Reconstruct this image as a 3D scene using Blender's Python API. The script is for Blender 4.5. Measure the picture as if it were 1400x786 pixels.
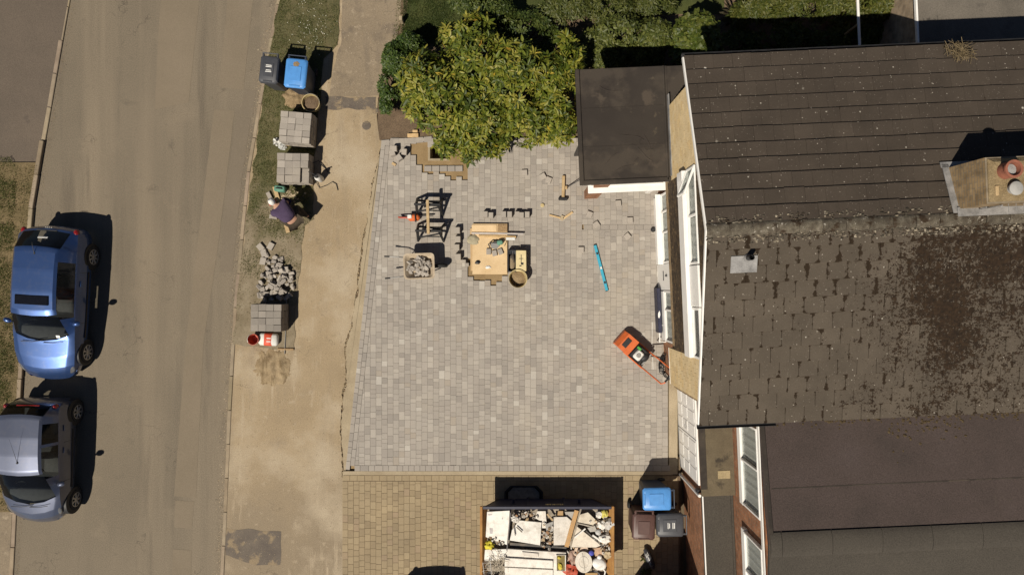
import bpy, bmesh, math, random
import numpy as np
from mathutils import Vector, Matrix, noise as mnoise

for _o in list(bpy.data.objects):
    bpy.data.objects.remove(_o)
random.seed(11)
RNG = np.random.default_rng(11)
R = math.radians
scene = bpy.context.scene
COL = scene.collection

# ------------------------------------------------------------------ camera
H = 19.3                      # height of the drone above the road
FP = 1400 * 24.0 / 36.0       # focal length in photo pixels
cam_d = bpy.data.cameras.new('camera')
cam_d.sensor_width = 36.0
cam_d.lens = 24.0
cam_d.clip_start = 0.1
cam_d.clip_end = 500
cam = bpy.data.objects.new('camera', cam_d)
COL.objects.link(cam)
cam.location = (0, 0, H)
cam.rotation_euler = (0, 0, 0)
scene.camera = cam

# ------------------------------------------------------------------ light
SUN_DIR = Vector((-0.42, -0.58, 1.0)).normalized()     # towards the sun
SUN_EL = math.asin(SUN_DIR.z)
SUN_AZ = math.atan2(SUN_DIR.x, SUN_DIR.y)
world = bpy.data.worlds.new('World')
scene.world = world
world.use_nodes = True
wn = world.node_tree
wn.nodes.clear()
sky = wn.nodes.new('ShaderNodeTexSky')
sky.sky_type = 'NISHITA'
sky.sun_disc = False
sky.sun_elevation = SUN_EL
sky.sun_rotation = SUN_AZ
sky.air_density = 0.45
sky.dust_density = 0.3
bg = wn.nodes.new('ShaderNodeBackground')
bg.inputs['Strength'].default_value = 0.05
wo = wn.nodes.new('ShaderNodeOutputWorld')
wn.links.new(sky.outputs[0], bg.inputs['Color'])
wn.links.new(bg.outputs[0], wo.inputs['Surface'])
sun_d = bpy.data.lights.new('sun', 'SUN')
sun_d.energy = 5.0
sun_d.angle = R(0.53)
sun_d.color = (1.0, 0.92, 0.79)
sun = bpy.data.objects.new('sun', sun_d)
COL.objects.link(sun)
sun.location = (-20, -28, 48)
sun.rotation_euler = SUN_DIR.to_track_quat('Z', 'Y').to_euler()
scene.view_settings.view_transform = 'Standard'
scene.view_settings.look = 'None'
scene.view_settings.gamma = 1.0
scene.view_settings.exposure = 0.10
scene.view_settings.use_curve_mapping = False

# ------------------------------------------------------------------ helpers
def P(px, py, h=0.0):
    """measured photo position of a point whose real height is h -> place in metres"""
    k = (H - h) / FP
    return Vector(((px - 700) * k, (393 - py) * k, h))
def P2(px, py, h=0.0):
    p = P(px, py, h)
    return (p.x, p.y)
def PL(pts, h=0.0):
    return [P2(a, b, h) for a, b in pts]

def tag(o, label=None, cat=None, group=None, kind=None):
    if label: o['label'] = label
    if cat: o['category'] = cat
    if group: o['group'] = group
    if kind: o['kind'] = kind
    return o
def thing(name, label, cat, loc=(0, 0, 0), rz=0.0, group=None):
    o = bpy.data.objects.new(name, None)
    COL.objects.link(o)
    o.empty_display_size = 0.2
    o.location = loc
    o.rotation_euler = (0, 0, rz)
    return tag(o, label, cat, group)
def copy_tree(o, parent=None):
    c = o.copy()
    COL.objects.link(c)
    c.parent = parent
    for ch in list(o.children):
        copy_tree(ch, c)
    return c
def link_mesh(name, me, parent=None, loc=None, rot=None):
    o = bpy.data.objects.new(name, me)
    COL.objects.link(o)
    if parent is not None: o.parent = parent
    if loc is not None: o.location = loc
    if rot is not None: o.rotation_euler = rot
    return o

def set_col(me, cols):
    a = me.attributes.new('col', 'FLOAT_COLOR', 'FACE')
    c = np.ones((len(me.polygons), 4), dtype=np.float32)
    c[:, :3] = np.asarray(cols, dtype=np.float32).reshape(-1, 3)
    a.data.foreach_set('color', c.ravel())

class MB:
    """collects shapes; build() links them as one mesh object"""
    def __init__(s, col=(1, 1, 1)):
        s.v = []; s.f = []; s.c = []; s.col = col; s.M = None
    def add(s, vs, fs, col=None):
        b = len(s.v)
        if s.M is not None:
            vs = [tuple(s.M @ Vector(p)) for p in vs]
        s.v.extend([tuple(p) for p in vs])
        for f in fs:
            s.f.append([i + b for i in f])
            s.c.append(col if col is not None else s.col)
        return s
    def box(s, c, d, rz=0.0, bev=0.0, rot=None, col=None):
        """box centred on c with sizes d; chamfered by bev"""
        hx, hy, hz = d[0] / 2, d[1] / 2, d[2] / 2
        m = Matrix.Rotation(rz, 3, 'Z') if rot is None else rot
        c = Vector(c)
        if bev <= 0:
            vs = [(x, y, z) for x in (-hx, hx) for y in (-hy, hy) for z in (-hz, hz)]
            fs = [(0, 1, 3, 2), (4, 6, 7, 5), (0, 4, 5, 1), (2, 3, 7, 6), (0, 2, 6, 4), (1, 5, 7, 3)]
            return s.add([m @ Vector(v) + c for v in vs], fs, col)
        b = min(bev, hx * .95, hy * .95, hz * .95)
        vs = []; ix = {}
        for sx in (-1, 1):
            for sy in (-1, 1):
                for sz in (-1, 1):
                    for ax in range(3):
                        p = [sx * hx, sy * hy, sz * hz]
                        for q in range(3):
                            if q != ax: p[q] -= (sx, sy, sz)[q] * b
                        ix[(sx, sy, sz, ax)] = len(vs); vs.append(p)
        fs = []
        for ax in range(3):
            o1, o2 = [(1, 2), (2, 0), (0, 1)][ax]
            for sg in (-1, 1):
                q = []
                for a1, a2 in ((-1, -1), (1, -1), (1, 1), (-1, 1)):
                    k = [0, 0, 0]; k[ax] = sg; k[o1] = a1; k[o2] = a2
                    q.append(ix[(k[0], k[1], k[2], ax)])
                fs.append(q if sg > 0 else q[::-1])
        for ax in range(3):                       # edges along axis ax
            o1, o2 = [(1, 2), (2, 0), (0, 1)][ax]
            for a1 in (-1, 1):
                for a2 in (-1, 1):
                    def kk(e, face):
                        k = [0, 0, 0]; k[ax] = e; k[o1] = a1; k[o2] = a2
                        return ix[(k[0], k[1], k[2], face)]
                    q = [kk(-1, o1), kk(1, o1), kk(1, o2), kk(-1, o2)]
                    fs.append(q if a1 * a2 < 0 else q[::-1])
        for sx in (-1, 1):
            for sy in (-1, 1):
                for sz in (-1, 1):
                    q = [ix[(sx, sy, sz, 0)], ix[(sx, sy, sz, 1)], ix[(sx, sy, sz, 2)]]
                    fs.append(q if sx * sy * sz > 0 else q[::-1])
        return s.add([m @ Vector(v) + c for v in vs], fs, col)
    def prism(s, poly, z0, z1, bev=0.0, col=None, cap=True):
        """upright prism over a 2-D polygon (any orientation); top edge chamfered by bev"""
        n = len(poly)
        A = sum(poly[i][0] * poly[(i + 1) % n][1] - poly[(i + 1) % n][0] * poly[i][1] for i in range(n))
        if A < 0: poly = poly[::-1]
        vs = [(x, y, z0) for x, y in poly]
        fs = []
        if bev > 0:
            ins = inset(poly, bev)
            vs += [(x, y, z1 - bev) for x, y in poly] + [(x, y, z1) for x, y in ins]
            for i in range(n):
                j = (i + 1) % n
                fs += [(i, j, n + j, n + i), (n + i, n + j, 2 * n + j, 2 * n + i)]
            fs.append(tuple(range(2 * n, 3 * n)))
        else:
            vs += [(x, y, z1) for x, y in poly]
            for i in range(n):
                j = (i + 1) % n
                fs.append((i, j, n + j, n + i))
            fs.append(tuple(range(n, 2 * n)))
        if cap: fs.append(tuple(range(n - 1, -1, -1)))
        return s.add(vs, fs, col)
    def tube(s, pts, r, n=8, caps=True, col=None, closed=False):
        pts = [Vector(p) for p in pts]
        rs = r if isinstance(r, (list, tuple)) else [r] * len(pts)
        vs = []; fs = []
        m = len(pts)
        up = None
        for i, p in enumerate(pts):
            if closed: d = pts[(i + 1) % m] - pts[i - 1]
            else: d = pts[min(i + 1, m - 1)] - pts[max(i - 1, 0)]
            if d.length < 1e-9: d = Vector((0, 0, 1))
            d.normalize()
            if up is None:
                up = d.orthogonal().normalized()
            up = (up - d * up.dot(d))
            if up.length < 1e-6: up = d.orthogonal()
            up.normalize()
            sd = d.cross(up)
            for k in range(n):
                a = 2 * math.pi * k / n
                vs.append(p + (up * math.cos(a) + sd * math.sin(a)) * rs[i])
        rng = m if closed else m - 1
        for i in range(rng):
            i2 = (i + 1) % m
            for k in range(n):
                k2 = (k + 1) % n
                fs.append((i * n + k, i * n + k2, i2 * n + k2, i2 * n + k))
        if caps and not closed:
            fs.append(tuple(range(n - 1, -1, -1)))
            fs.append(tuple(range((m - 1) * n, m * n)))
        return s.add(vs, fs, col)
    def lathe(s, prof, n=20, c=(0, 0, 0), rot=None, col=None):
        """profile [(radius, z)] turned about the z axis"""
        vs = []; fs = []
        c = Vector(c)
        for r_, z in prof:
            for k in range(n):
                a = 2 * math.pi * k / n
                p = Vector((r_ * math.cos(a), r_ * math.sin(a), z))
                vs.append((rot @ p if rot is not None else p) + c)
        for i in range(len(prof) - 1):
            for k in range(n):
                k2 = (k + 1) % n
                fs.append((i * n + k, i * n + k2, (i + 1) * n + k2, (i + 1) * n + k))
        fs.append(tuple(range(n - 1, -1, -1)))
        fs.append(tuple(range((len(prof) - 1) * n, len(prof) * n)))
        return s.add(vs, fs, col)
    def blob(s, c, rad, nu=14, nv=8, amp=0.15, freq=1.5, seed=0.0, zmin=None, col=None):
        c = Vector(c)
        vs = []; fs = []
        for j in range(nv + 1):
            th = math.pi * j / nv
            for i in range(nu):
                ph = 2 * math.pi * i / nu
                d = Vector((math.sin(th) * math.cos(ph), math.sin(th) * math.sin(ph), math.cos(th)))
                q = 1 + amp * mnoise.noise(d * freq + Vector((seed, seed * 1.7, -seed)))
                p = Vector((d.x * rad[0] * q, d.y * rad[1] * q, d.z * rad[2] * q)) + c
                if zmin is not None and p.z < zmin: p.z = zmin
                vs.append(p)
        for j in range(nv):
            for i in range(nu):
                i2 = (i + 1) % nu
                fs.append((j * nu + i, (j + 1) * nu + i, (j + 1) * nu + i2, j * nu + i2))
        return s.add(vs, fs, col)
    def sheet(s, poly, z, col=None):
        n = len(poly)
        A = sum(poly[i][0] * poly[(i + 1) % n][1] - poly[(i + 1) % n][0] * poly[i][1] for i in range(n))
        if A < 0: poly = poly[::-1]
        return s.add([(x, y, z) for x, y in poly], [tuple(range(n))], col)
    def quad(s, a, b, c, d, col=None):
        return s.add([a, b, c, d], [(0, 1, 2, 3)], col)
    def mesh(s, name, mat, smooth=None):
        me = bpy.data.meshes.new(name)
        me.from_pydata([tuple(p) for p in s.v], [], s.f)
        set_col(me, s.c)
        me.materials.append(mat)
        if smooth is not None:
            for p in me.polygons: p.use_smooth = True
            me.set_sharp_from_angle(angle=R(smooth))
        me.update()
        return me
    def build(s, name, mat, parent=None, smooth=None, loc=None, rot=None):
        return link_mesh(name, s.mesh(name, mat, smooth), parent, loc, rot)

def inset(poly, d):
    """move every edge of a counter-clockwise polygon inwards by d"""
    n = len(poly); out = []
    for i in range(n):
        p0 = Vector(poly[i - 1]); p1 = Vector(poly[i]); p2 = Vector(poly[(i + 1) % n])
        e1 = (p1 - p0); e2 = (p2 - p1)
        if e1.length < 1e-7 or e2.length < 1e-7:
            out.append(tuple(p1)); continue
        e1.normalize(); e2.normalize()
        n1 = Vector((-e1.y, e1.x)); n2 = Vector((-e2.y, e2.x))
        b = n1 + n2
        q = max(0.3, 1 + n1.dot(n2))
        out.append(tuple(p1 + b * (d / q)))
    return out

def clip(poly, a, b):
    """part of the polygon on the left of the line a->b"""
    out = []
    def side(p): return (b[0] - a[0]) * (p[1] - a[1]) - (b[1] - a[1]) * (p[0] - a[0])
    n = len(poly)
    for i in range(n):
        p, q = poly[i], poly[(i + 1) % n]
        sp, sq = side(p), side(q)
        if sp >= 0: out.append(p)
        if (sp >= 0) != (sq >= 0):
            t = sp / (sp - sq)
            out.append((p[0] + (q[0] - p[0]) * t, p[1] + (q[1] - p[1]) * t))
    return out
def area(poly):
    n = len(poly)
    return abs(sum(poly[i][0] * poly[(i + 1) % n][1] - poly[(i + 1) % n][0] * poly[i][1] for i in range(n))) / 2
def inpoly(x, y, poly):
    """vectorised point in polygon"""
    x = np.asarray(x, dtype=float); y = np.asarray(y, dtype=float)
    r = np.zeros(x.shape, dtype=bool)
    n = len(poly); j = n - 1
    for i in range(n):
        xi, yi = poly[i]; xj, yj = poly[j]
        c = ((yi > y) != (yj > y)) & (x < (xj - xi) * (y - yi) / ((yj - yi) or 1e-12) + xi)
        r ^= c
        j = i
    return r
def bulk(name, verts, faces, cols, mat, parent=None, smooth=False):
    """fast mesh from numpy arrays; faces (M,k)"""
    verts = np.asarray(verts, dtype=np.float32); faces = np.asarray(faces, dtype=np.int32)
    M_, k = faces.shape
    me = bpy.data.meshes.new(name)
    me.vertices.add(len(verts)); me.vertices.foreach_set('co', verts.ravel())
    me.loops.add(M_ * k); me.loops.foreach_set('vertex_index', faces.ravel())
    me.polygons.add(M_)
    me.polygons.foreach_set('loop_start', np.arange(0, M_ * k, k, dtype=np.int32))
    me.polygons.foreach_set('loop_total', np.full(M_, k, dtype=np.int32))
    me.update(calc_edges=True)
    set_col(me, cols)
    me.materials.append(mat)
    if smooth:
        me.polygons.foreach_set('use_smooth', np.ones(M_, dtype=bool))
    return link_mesh(name, me, parent)
def smoothpoly(pts, amp=0.02, step=0.15, seed=0.0, freq=3.0):
    """densify a polyline and roughen it sideways"""
    out = []
    for i in range(len(pts) - 1):
        a, b = Vector(pts[i]), Vector(pts[i + 1])
        m = max(1, int((b - a).length / step))
        nrm = Vector((-(b - a).y, (b - a).x)).normalized()
        for k in range(m):
            p = a + (b - a) * (k / m)
            q = amp * mnoise.noise(Vector((p.x * freq, p.y * freq, seed))) * 2
            out.append(tuple(p + nrm * q))
    out.append(tuple(pts[-1]))
    return out

# ------------------------------------------------------------------ materials
def new_mat(name):
    m = bpy.data.materials.new(name)
    m.use_nodes = True
    nt = m.node_tree
    return m, nt, nt.nodes['Principled BSDF']
def nd(nt, typ, **kw):
    n = nt.nodes.new(typ)
    for k, v in kw.items():
        if k in n.inputs: n.inputs[k].default_value = v
        else: setattr(n, k, v)
    return n
def ramp(nt, fac, stops, interp='LINEAR'):
    r = nt.nodes.new('ShaderNodeValToRGB')
    r.color_ramp.interpolation = interp
    el = r.color_ramp.elements
    while len(el) < len(stops): el.new(0.5)
    for e, (p, c) in zip(el, stops):
        e.position = p
        e.color = (*c, 1) if len(c) == 3 else c
    nt.links.new(fac, r.inputs[0])
    return r.outputs[0]
def g(v): return (v, v, v)
def mixc(nt, a, b, fac=1.0, mode='MULTIPLY'):
    n = nt.nodes.new('ShaderNodeMix')
    n.data_type = 'RGBA'; n.blend_type = mode
    for k, v in (('A', a), ('B', b)):
        sock = [i for i in n.inputs if i.name == k and i.type == 'RGBA'][0]
        if hasattr(v, 'links'): nt.links.new(v, sock)
        else: sock.default_value = (*v, 1)
    fs = n.inputs[0]
    if hasattr(fac, 'links'): nt.links.new(fac, fs)
    else: fs.default_value = fac
    return [o for o in n.outputs if o.type == 'RGBA'][0]
def mathn(nt, op, a, b=None, c=None, clampit=False):
    n = nt.nodes.new('ShaderNodeMath'); n.operation = op; n.use_clamp = clampit
    for i, v in enumerate((a, b, c)):
        if v is None: continue
        if hasattr(v, 'links'): nt.links.new(v, n.inputs[i])
        else: n.inputs[i].default_value = v
    return n.outputs[0]
def pos(nt):
    return nt.nodes.new('ShaderNodeNewGeometry').outputs['Position']
def noise(nt, vec, scale, detail=4.0, rough=0.55, dist=0.0):
    n = nd(nt, 'ShaderNodeTexNoise', Scale=scale, Detail=detail, Roughness=rough, Distortion=dist)
    nt.links.new(vec, n.inputs['Vector'])
    return n.outputs[0]
def bump(nt, bsdf, height, strength, dist=0.01):
    b = nd(nt, 'ShaderNodeBump', Strength=strength, Distance=dist)
    nt.links.new(height, b.inputs['Height'])
    nt.links.new(b.outputs[0], bsdf.inputs['Normal'])
def surf(name, stops, scale=2.0, detail=5.0, rough=0.85, fine=0.2, fscale=60.0, bmp=0.3, bscale=90.0, bdist=0.006,
         attr=False, metallic=0.0, spec=0.3, coat=0.0, spots=None, stain=None, stretch=None, cracks=None, grad=None):
    """stops: [(pos, colour)] over a broad noise; fine: grain; spots: (scale, size, colour); stain: (scale, lo, hi, colour)"""
    m, nt, b = new_mat(name)
    p = pos(nt)
    if len(stops) == 1: stops = [(0.0, stops[0][1]), (1.0, stops[0][1])]
    c = ramp(nt, noise(nt, p, scale, detail), stops)
    if grad:                         # dust thinning out across the place (metres along Y)
        y0, y1, colr = grad
        sx = nd(nt, 'ShaderNodeSeparateXYZ'); nt.links.new(p, sx.inputs[0])
        t = mathn(nt, 'ADD', sx.outputs['Y'], mathn(nt, 'MULTIPLY_ADD', noise(nt, p, .9, 7, .65), 3.2, -1.6))
        t = mathn(nt, 'MULTIPLY', mathn(nt, 'SUBTRACT', t, y0), 1.0 / (y1 - y0))
        c = mixc(nt, c, colr, ramp(nt, t, [(0, g(0)), (1, g(.85))]), 'MIX')
    if stretch:                      # long streaks (wheel tracks, sweeping marks)
        for (vec, sc, lo, hi, colr) in stretch:
            mp = nd(nt, 'ShaderNodeMapping'); mp.inputs['Scale'].default_value = vec; mp.inputs['Rotation'].default_value = (0, 0, -.06)
            nt.links.new(p, mp.inputs['Vector'])
            c = mixc(nt, c, colr, ramp(nt, noise(nt, mp.outputs[0], sc, 7.0, .6), [(lo, g(0)), (hi, g(1))]), 'MIX')
    if attr:
        a = nd(nt, 'ShaderNodeAttribute', attribute_name='col')
        c = mixc(nt, c, a.outputs['Color'])
    if stain:
        for (sc, lo, hi, colr, *amt) in stain:
            f = ramp(nt, noise(nt, p, sc, 6.0, 0.6), [(lo, g(0)), (hi, g(amt[0] if amt else 1))])
            c = mixc(nt, c, colr, f, 'MIX')
    if fine > 0:
        c = mixc(nt, c, ramp(nt, noise(nt, p, fscale, 3.0, 0.7), [(0.34, g(1 - fine)), (0.66, g(1 + fine))]))
    if spots:
        for (sc, size, colr) in spots:
            v = nd(nt, 'ShaderNodeTexVoronoi', Scale=sc)
            nt.links.new(p, v.inputs['Vector'])
            f = ramp(nt, v.outputs['Distance'], [(size * .6, g(1)), (size, g(0))])
            keep = ramp(nt, v.outputs['Color'], [(0.55, g(0)), (0.6, g(1))])
            f = mixc(nt, f, keep)
            c = mixc(nt, c, colr, f, 'MIX')
    if cracks:
        sc, width, colr = cracks
        wv = nd(nt, 'ShaderNodeVectorMath', operation='ADD')
        nz = nd(nt, 'ShaderNodeTexNoise', Scale=3.0, Detail=5.0); nt.links.new(p, nz.inputs['Vector'])
        nt.links.new(p, wv.inputs[0]); nt.links.new(nz.outputs['Color'], wv.inputs[1])
        v = nd(nt, 'ShaderNodeTexVoronoi', Scale=sc, feature='DISTANCE_TO_EDGE'); nt.links.new(wv.outputs[0], v.inputs['Vector'])
        f = ramp(nt, v.outputs['Distance'], [(0, g(1)), (width, g(0))])
        f = mixc(nt, f, ramp(nt, noise(nt, p, .8, 3), [(.52, g(0)), (.62, g(.8))]))
        c = mixc(nt, c, colr, f, 'MIX')
    nt.links.new(c, b.inputs['Base Color'])
    b.inputs['Roughness'].default_value = rough
    b.inputs['Metallic'].default_value = metallic
    b.inputs['Specular IOR Level'].default_value = spec
    if coat: b.inputs['Coat Weight'].default_value = coat; b.inputs['Coat Roughness'].default_value = 0.05
    if bmp > 0:
        bump(nt, b, noise(nt, p, bscale, 4.0, 0.65), bmp, bdist)
    return m
def plain(name, c, rough=0.5, metallic=0.0, coat=0.0, var=0.12, scale=9.0, bmp=0.05, spec=0.5, attr=False):
    c2 = tuple(x * (1 - var) for x in c); c3 = tuple(min(1, x * (1 + var)) for x in c)
    return surf(name, [(0.3, c2), (0.7, c3)], scale=scale, rough=rough, fine=var * .5, fscale=140, bmp=bmp, bscale=60,
                metallic=metallic, coat=coat, spec=spec, attr=attr)
def leaf_mat(name, rough=0.42, trans=0.35, spec=0.5):
    m, nt, b = new_mat(name)
    a = nd(nt, 'ShaderNodeAttribute', attribute_name='col')
    c = mixc(nt, a.outputs['Color'], ramp(nt, noise(nt, pos(nt), 30, 2.0), [(0.3, g(0.8)), (0.7, g(1.2))]))
    nt.links.new(c, b.inputs['Base Color'])
    b.inputs['Roughness'].default_value = rough
    b.inputs['Specular IOR Level'].default_value = spec
    tr = nd(nt, 'ShaderNodeBsdfTranslucent')
    nt.links.new(mixc(nt, c, (1.0, 1.15, 0.45)), tr.inputs['Color'])
    mx = nd(nt, 'ShaderNodeMixShader'); mx.inputs[0].default_value = trans
    nt.links.new(b.outputs[0], mx.inputs[1]); nt.links.new(tr.outputs[0], mx.inputs[2])
    nt.links.new(mx.outputs[0], nt.nodes['Material Output'].inputs['Surface'])
    return m
def glass_mat(name, tint, through=0.5, rough=0.03):
    m, nt, b = new_mat(name)
    b.inputs['Base Color'].default_value = (0.01, 0.011, 0.013, 1)
    b.inputs['Roughness'].default_value = rough
    b.inputs['Specular IOR Level'].default_value = 0.6
    t = nd(nt, 'ShaderNodeBsdfTransparent'); t.inputs[0].default_value = (*tint, 1)
    mx = nd(nt, 'ShaderNodeMixShader'); mx.inputs[0].default_value = through
    nt.links.new(b.outputs[0], mx.inputs[1]); nt.links.new(t.outputs[0], mx.inputs[2])
    nt.links.new(mx.outputs[0], nt.nodes['Material Output'].inputs['Surface'])
    return m
MT = {}
# ------------------------------------------------------------------ ground materials
MT['earth'] = surf('earth', [(0.3, (.10, .075, .045)), (0.7, (.16, .12, .075))], scale=1.5, fine=.3, bmp=.6, bscale=40, bdist=.02)
MT['asphalt'] = surf('asphalt', [(0.25, (0.134, 0.110, 0.080)), (0.5, (0.156, 0.128, 0.092)), (0.75, (0.178, 0.145, 0.104))], scale=0.3, detail=8, fine=.24,
                     fscale=38, bmp=.5, bscale=150, bdist=.006, spots=[(1.3, .03, (0.360, 0.290, 0.194)), (3.1, .022, (0.084, 0.070, 0.054))],
                     stain=[(0.9, .58, .76, (0.192, 0.155, 0.110)), (1.8, .62, .76, (0.120, 0.100, 0.073)), (6, .66, .76, (0.142, 0.116, 0.084))],
                     stretch=[((1, .05, 1), .9, .48, .66, (0.199, 0.161, 0.114)), ((1, .08, 1), 1.7, .56, .70, (0.127, 0.104, 0.076))], cracks=(.35, .006, (0.072, 0.058, 0.043)))
MT['asphalt_dark'] = surf('asphalt_dark', [(0.3, (.098, .078, .060)), (0.7, (.122, .096, .073))], scale=0.8, detail=7, fine=.28, fscale=70, bmp=.6, bscale=130,
                          stain=[(1.6, .62, .72, (.08, .064, .052))])
MT['asphalt_patch'] = surf('asphalt_patch', [(0.3, (0.168, 0.135, 0.094)), (0.7, (0.192, 0.154, 0.109))], scale=0.7, detail=6, fine=.2, fscale=75, bmp=.45, bscale=150)
MT['asphalt_grey'] = surf('asphalt_grey', [(0.3, (0.151, 0.123, 0.089)), (0.7, (0.173, 0.140, 0.102))], scale=0.7, detail=6, fine=.18, fscale=75, bmp=.45, bscale=150)
FWS = dict(fine=.2, fscale=42, bmp=.4, bscale=90, spots=[(2.1, .025, (.46, .40, .31)), (4.7, .02, (.10, .08, .055))])
MT['footway'] = surf('footway', [(0.2, (.225, .170, .105)), (0.45, (.290, .222, .138)), (0.75, (.345, .270, .175))], scale=0.5, detail=9, 
                     stain=[(1.3, .56, .74, (.235, .183, .122)), (4.5, .60, .72, (.34, .275, .19)), (0.5, .50, .68, (.365, .300, .212)), (9, .64, .74, (.21, .16, .10))],
                     stretch=[((1, .12, 1), 2.2, .54, .68, (.25, .195, .128)), ((1, .1, 1), 5, .58, .7, (.36, .29, .20))], cracks=(.5, .008, (.13, .10, .07)), grad=(-4.6, -6.8, (.215, .170, .116)), **FWS)
MT['footway_grey'] = surf('footway_grey', [(0.2, (.178, .140, .096)), (0.8, (.245, .194, .134))], scale=0.8, detail=9,
                          stain=[(2.0, .54, .70, (.145, .115, .085)), (5, .60, .70, (.28, .226, .16))], stretch=[((1, .12, 1), 2.2, .54, .68, (.165, .132, .096))], cracks=(.45, .008, (.09, .075, .058)), **FWS)
MT['tar_patch'] = surf('tar_patch', [(0.3, (.10, .082, .068)), (0.7, (.14, .115, .09))], scale=3, fine=.25, bmp=.4, bscale=120,
                       stain=[(2.4, .54, .60, (.23, .175, .11))])
MT['kerb'] = surf('kerb', [(0.3, (.21, .165, .115)), (0.7, (.29, .235, .165))], scale=3, detail=6, fine=.2, fscale=90, bmp=.35, attr=True)
MT['concrete'] = surf('concrete', [(0.3, (.27, .215, .14)), (0.7, (.36, .295, .20))], scale=2, detail=7, fine=.2, fscale=70, bmp=.5, bscale=60, attr=True)
MT['sand'] = surf('sand', [(0.3, (.20, .135, .065)), (0.7, (.28, .195, .10))], scale=3, detail=6, fine=.25, fscale=90, bmp=.6, bscale=70, bdist=.012)
MT['soil'] = surf('soil', [(0.3, (.105, .072, .045)), (0.7, (.155, .108, .068))], scale=3, detail=7, fine=.35, fscale=45, bmp=.9, bscale=45, bdist=.02)
MT['dry_grass'] = surf('dry_grass', [(0.3, (.105, .082, .036)), (0.55, (.155, .115, .058)), (0.8, (.20, .145, .08))], scale=2.6, detail=7, fine=.35, fscale=60, bmp=.8, bscale=80, bdist=.02)
MT['turf'] = surf('turf', [(0.25, (.042, .046, .012)), (0.55, (.070, .070, .021)), (0.8, (.115, .094, .038))], scale=2.2, detail=7, fine=.35, fscale=60, bmp=.8, bscale=80, bdist=.02)
MT['lawn'] = surf('lawn', [(0.3, (.034, .046, .010)), (0.7, (.062, .070, .018))], scale=1.6, detail=7, fine=.35, fscale=60, bmp=.8, bscale=80, bdist=.02)
MT['paver'] = surf('paver', [(0.25, (.93, .93, .93)), (0.75, (1.07, 1.06, 1.04))], scale=1.2, detail=5, fine=.15, fscale=110, bmp=.35, bscale=160, bdist=.004,
                   attr=True, stain=[(0.5, .52, .84, (.37, .325, .262)), (2.4, .58, .80, (.275, .244, .212)), (7, .64, .78, (.35, .31, .25))])
MT['block'] = surf('block', [(0.25, (.84, .84, .84)), (0.75, (1.12, 1.10, 1.06))], scale=.9, detail=6, fine=.18, fscale=100, bmp=.4, bscale=150, bdist=.004,
                   attr=True, stain=[(0.55, .50, .68, (.285, .222, .138))])
MT['blade'] = leaf_mat('blade', rough=.6, trans=.3, spec=.3)

def verge_mat():
    m, nt, b = new_mat('verge')
    p = pos(nt); sx = nd(nt, 'ShaderNodeSeparateXYZ'); nt.links.new(p, sx.inputs[0])
    green = ramp(nt, noise(nt, p, 2.4, 8), [(.25, (.060, .060, .022)), (.55, (.095, .086, .036)), (.8, (.155, .122, .066))])
    dusty = ramp(nt, noise(nt, p, 3.0, 8), [(.25, (.150, .118, .070)), (.5, (.205, .165, .108)), (.8, (.27, .225, .155))])
    # worn bare towards the working area (lower end of the strip)
    w = mathn(nt, 'ADD', mathn(nt, 'MULTIPLY_ADD', sx.outputs['Y'], -.32, .70), mathn(nt, 'MULTIPLY_ADD', noise(nt, p, 1.6, 7, .65), 2.4, -.85))
    c = mixc(nt, green, dusty, ramp(nt, w, [(0.05, g(0)), (.65, g(1))]), 'MIX')
    c = mixc(nt, c, ramp(nt, noise(nt, p, 50, 3, .7), [(.25, g(.72)), (.75, g(1.3))]))
    nt.links.new(c, b.inputs['Base Color']); b.inputs['Roughness'].default_value = .95
    bump(nt, b, noise(nt, p, 70, 4), .8, .02)
    return m
MT['verge'] = verge_mat()
def structure(mb, name, mat, **kw):
    o = mb.build(name, mat, **kw)
    o['kind'] = 'structure'
    return o

# inspection pit opening in the ground (real hole)
PIT = (P(588, 199).x, P(613, 199).x, P(588, 218).y, P(588, 199).y)
def holed(mb, x0, x1, y0, y1, z, hole):
    a, b, c, d = hole
    mb.sheet([(x0, y0), (x1, y0), (x1, c), (x0, c)], z)
    mb.sheet([(x0, d), (x1, d), (x1, y1), (x0, y1)], z)
    mb.sheet([(x0, c), (a, c), (a, d), (x0, d)], z)
    mb.sheet([(b, c), (x1, c), (x1, d), (b, d)], z)
    return mb
structure(holed(MB(), -90, 90, -90, 90, -0.06, PIT), 'ground', MT['earth'])

# ---- road
ROAD_L = [(165, -400), (97, 0), (62, 200), (46, 300), (34, 500), (19, 786), (2, 1150)]
ROAD_R = [(455, -400), (380, 0), (353, 150), (338, 240), (321, 420), (313, 560), (303, 786), (291, 1150)]
far_l = [(P2(*p)[0] - 0.02, P2(*p)[1]) for p in ROAD_L]
structure(MB().sheet(PL(ROAD_L) + PL(ROAD_R)[::-1], 0.0), 'road', MT['asphalt'])
road = bpy.data.objects['road']
def patch(pts, mat, z, seed):
    w = PL(pts + [pts[0]])
    o = MB().sheet(smoothpoly(w, .006, .12, seed)[:-1], z).build('road_patch', MT[mat], road)
    return o
patch([(314, -30), (349, -30), (333, 123), (300, 120)], 'asphalt_patch', .004, 1)
patch([(334, 122), (350, 124), (346, 160), (322, 158), (322, 152), (330, 150)], 'asphalt_grey', .004, 2)
patch([(293, 150), (321, 151), (309, 250), (298, 338), (278, 470), (268, 680), (238, 678), (254, 470), (270, 338), (283, 230)], 'asphalt_patch', .004, 3)
patch([(324, 160), (343, 162), (330, 250), (318, 372), (300, 372), (312, 240)], 'asphalt_grey', .004, 4)
patch([(240, 684), (266, 685), (262, 722), (238, 720)], 'asphalt_patch', .004, 5)
patch([(237, 750), (262, 752), (258, 900), (228, 900)], 'asphalt_patch', .004, 6)
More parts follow.
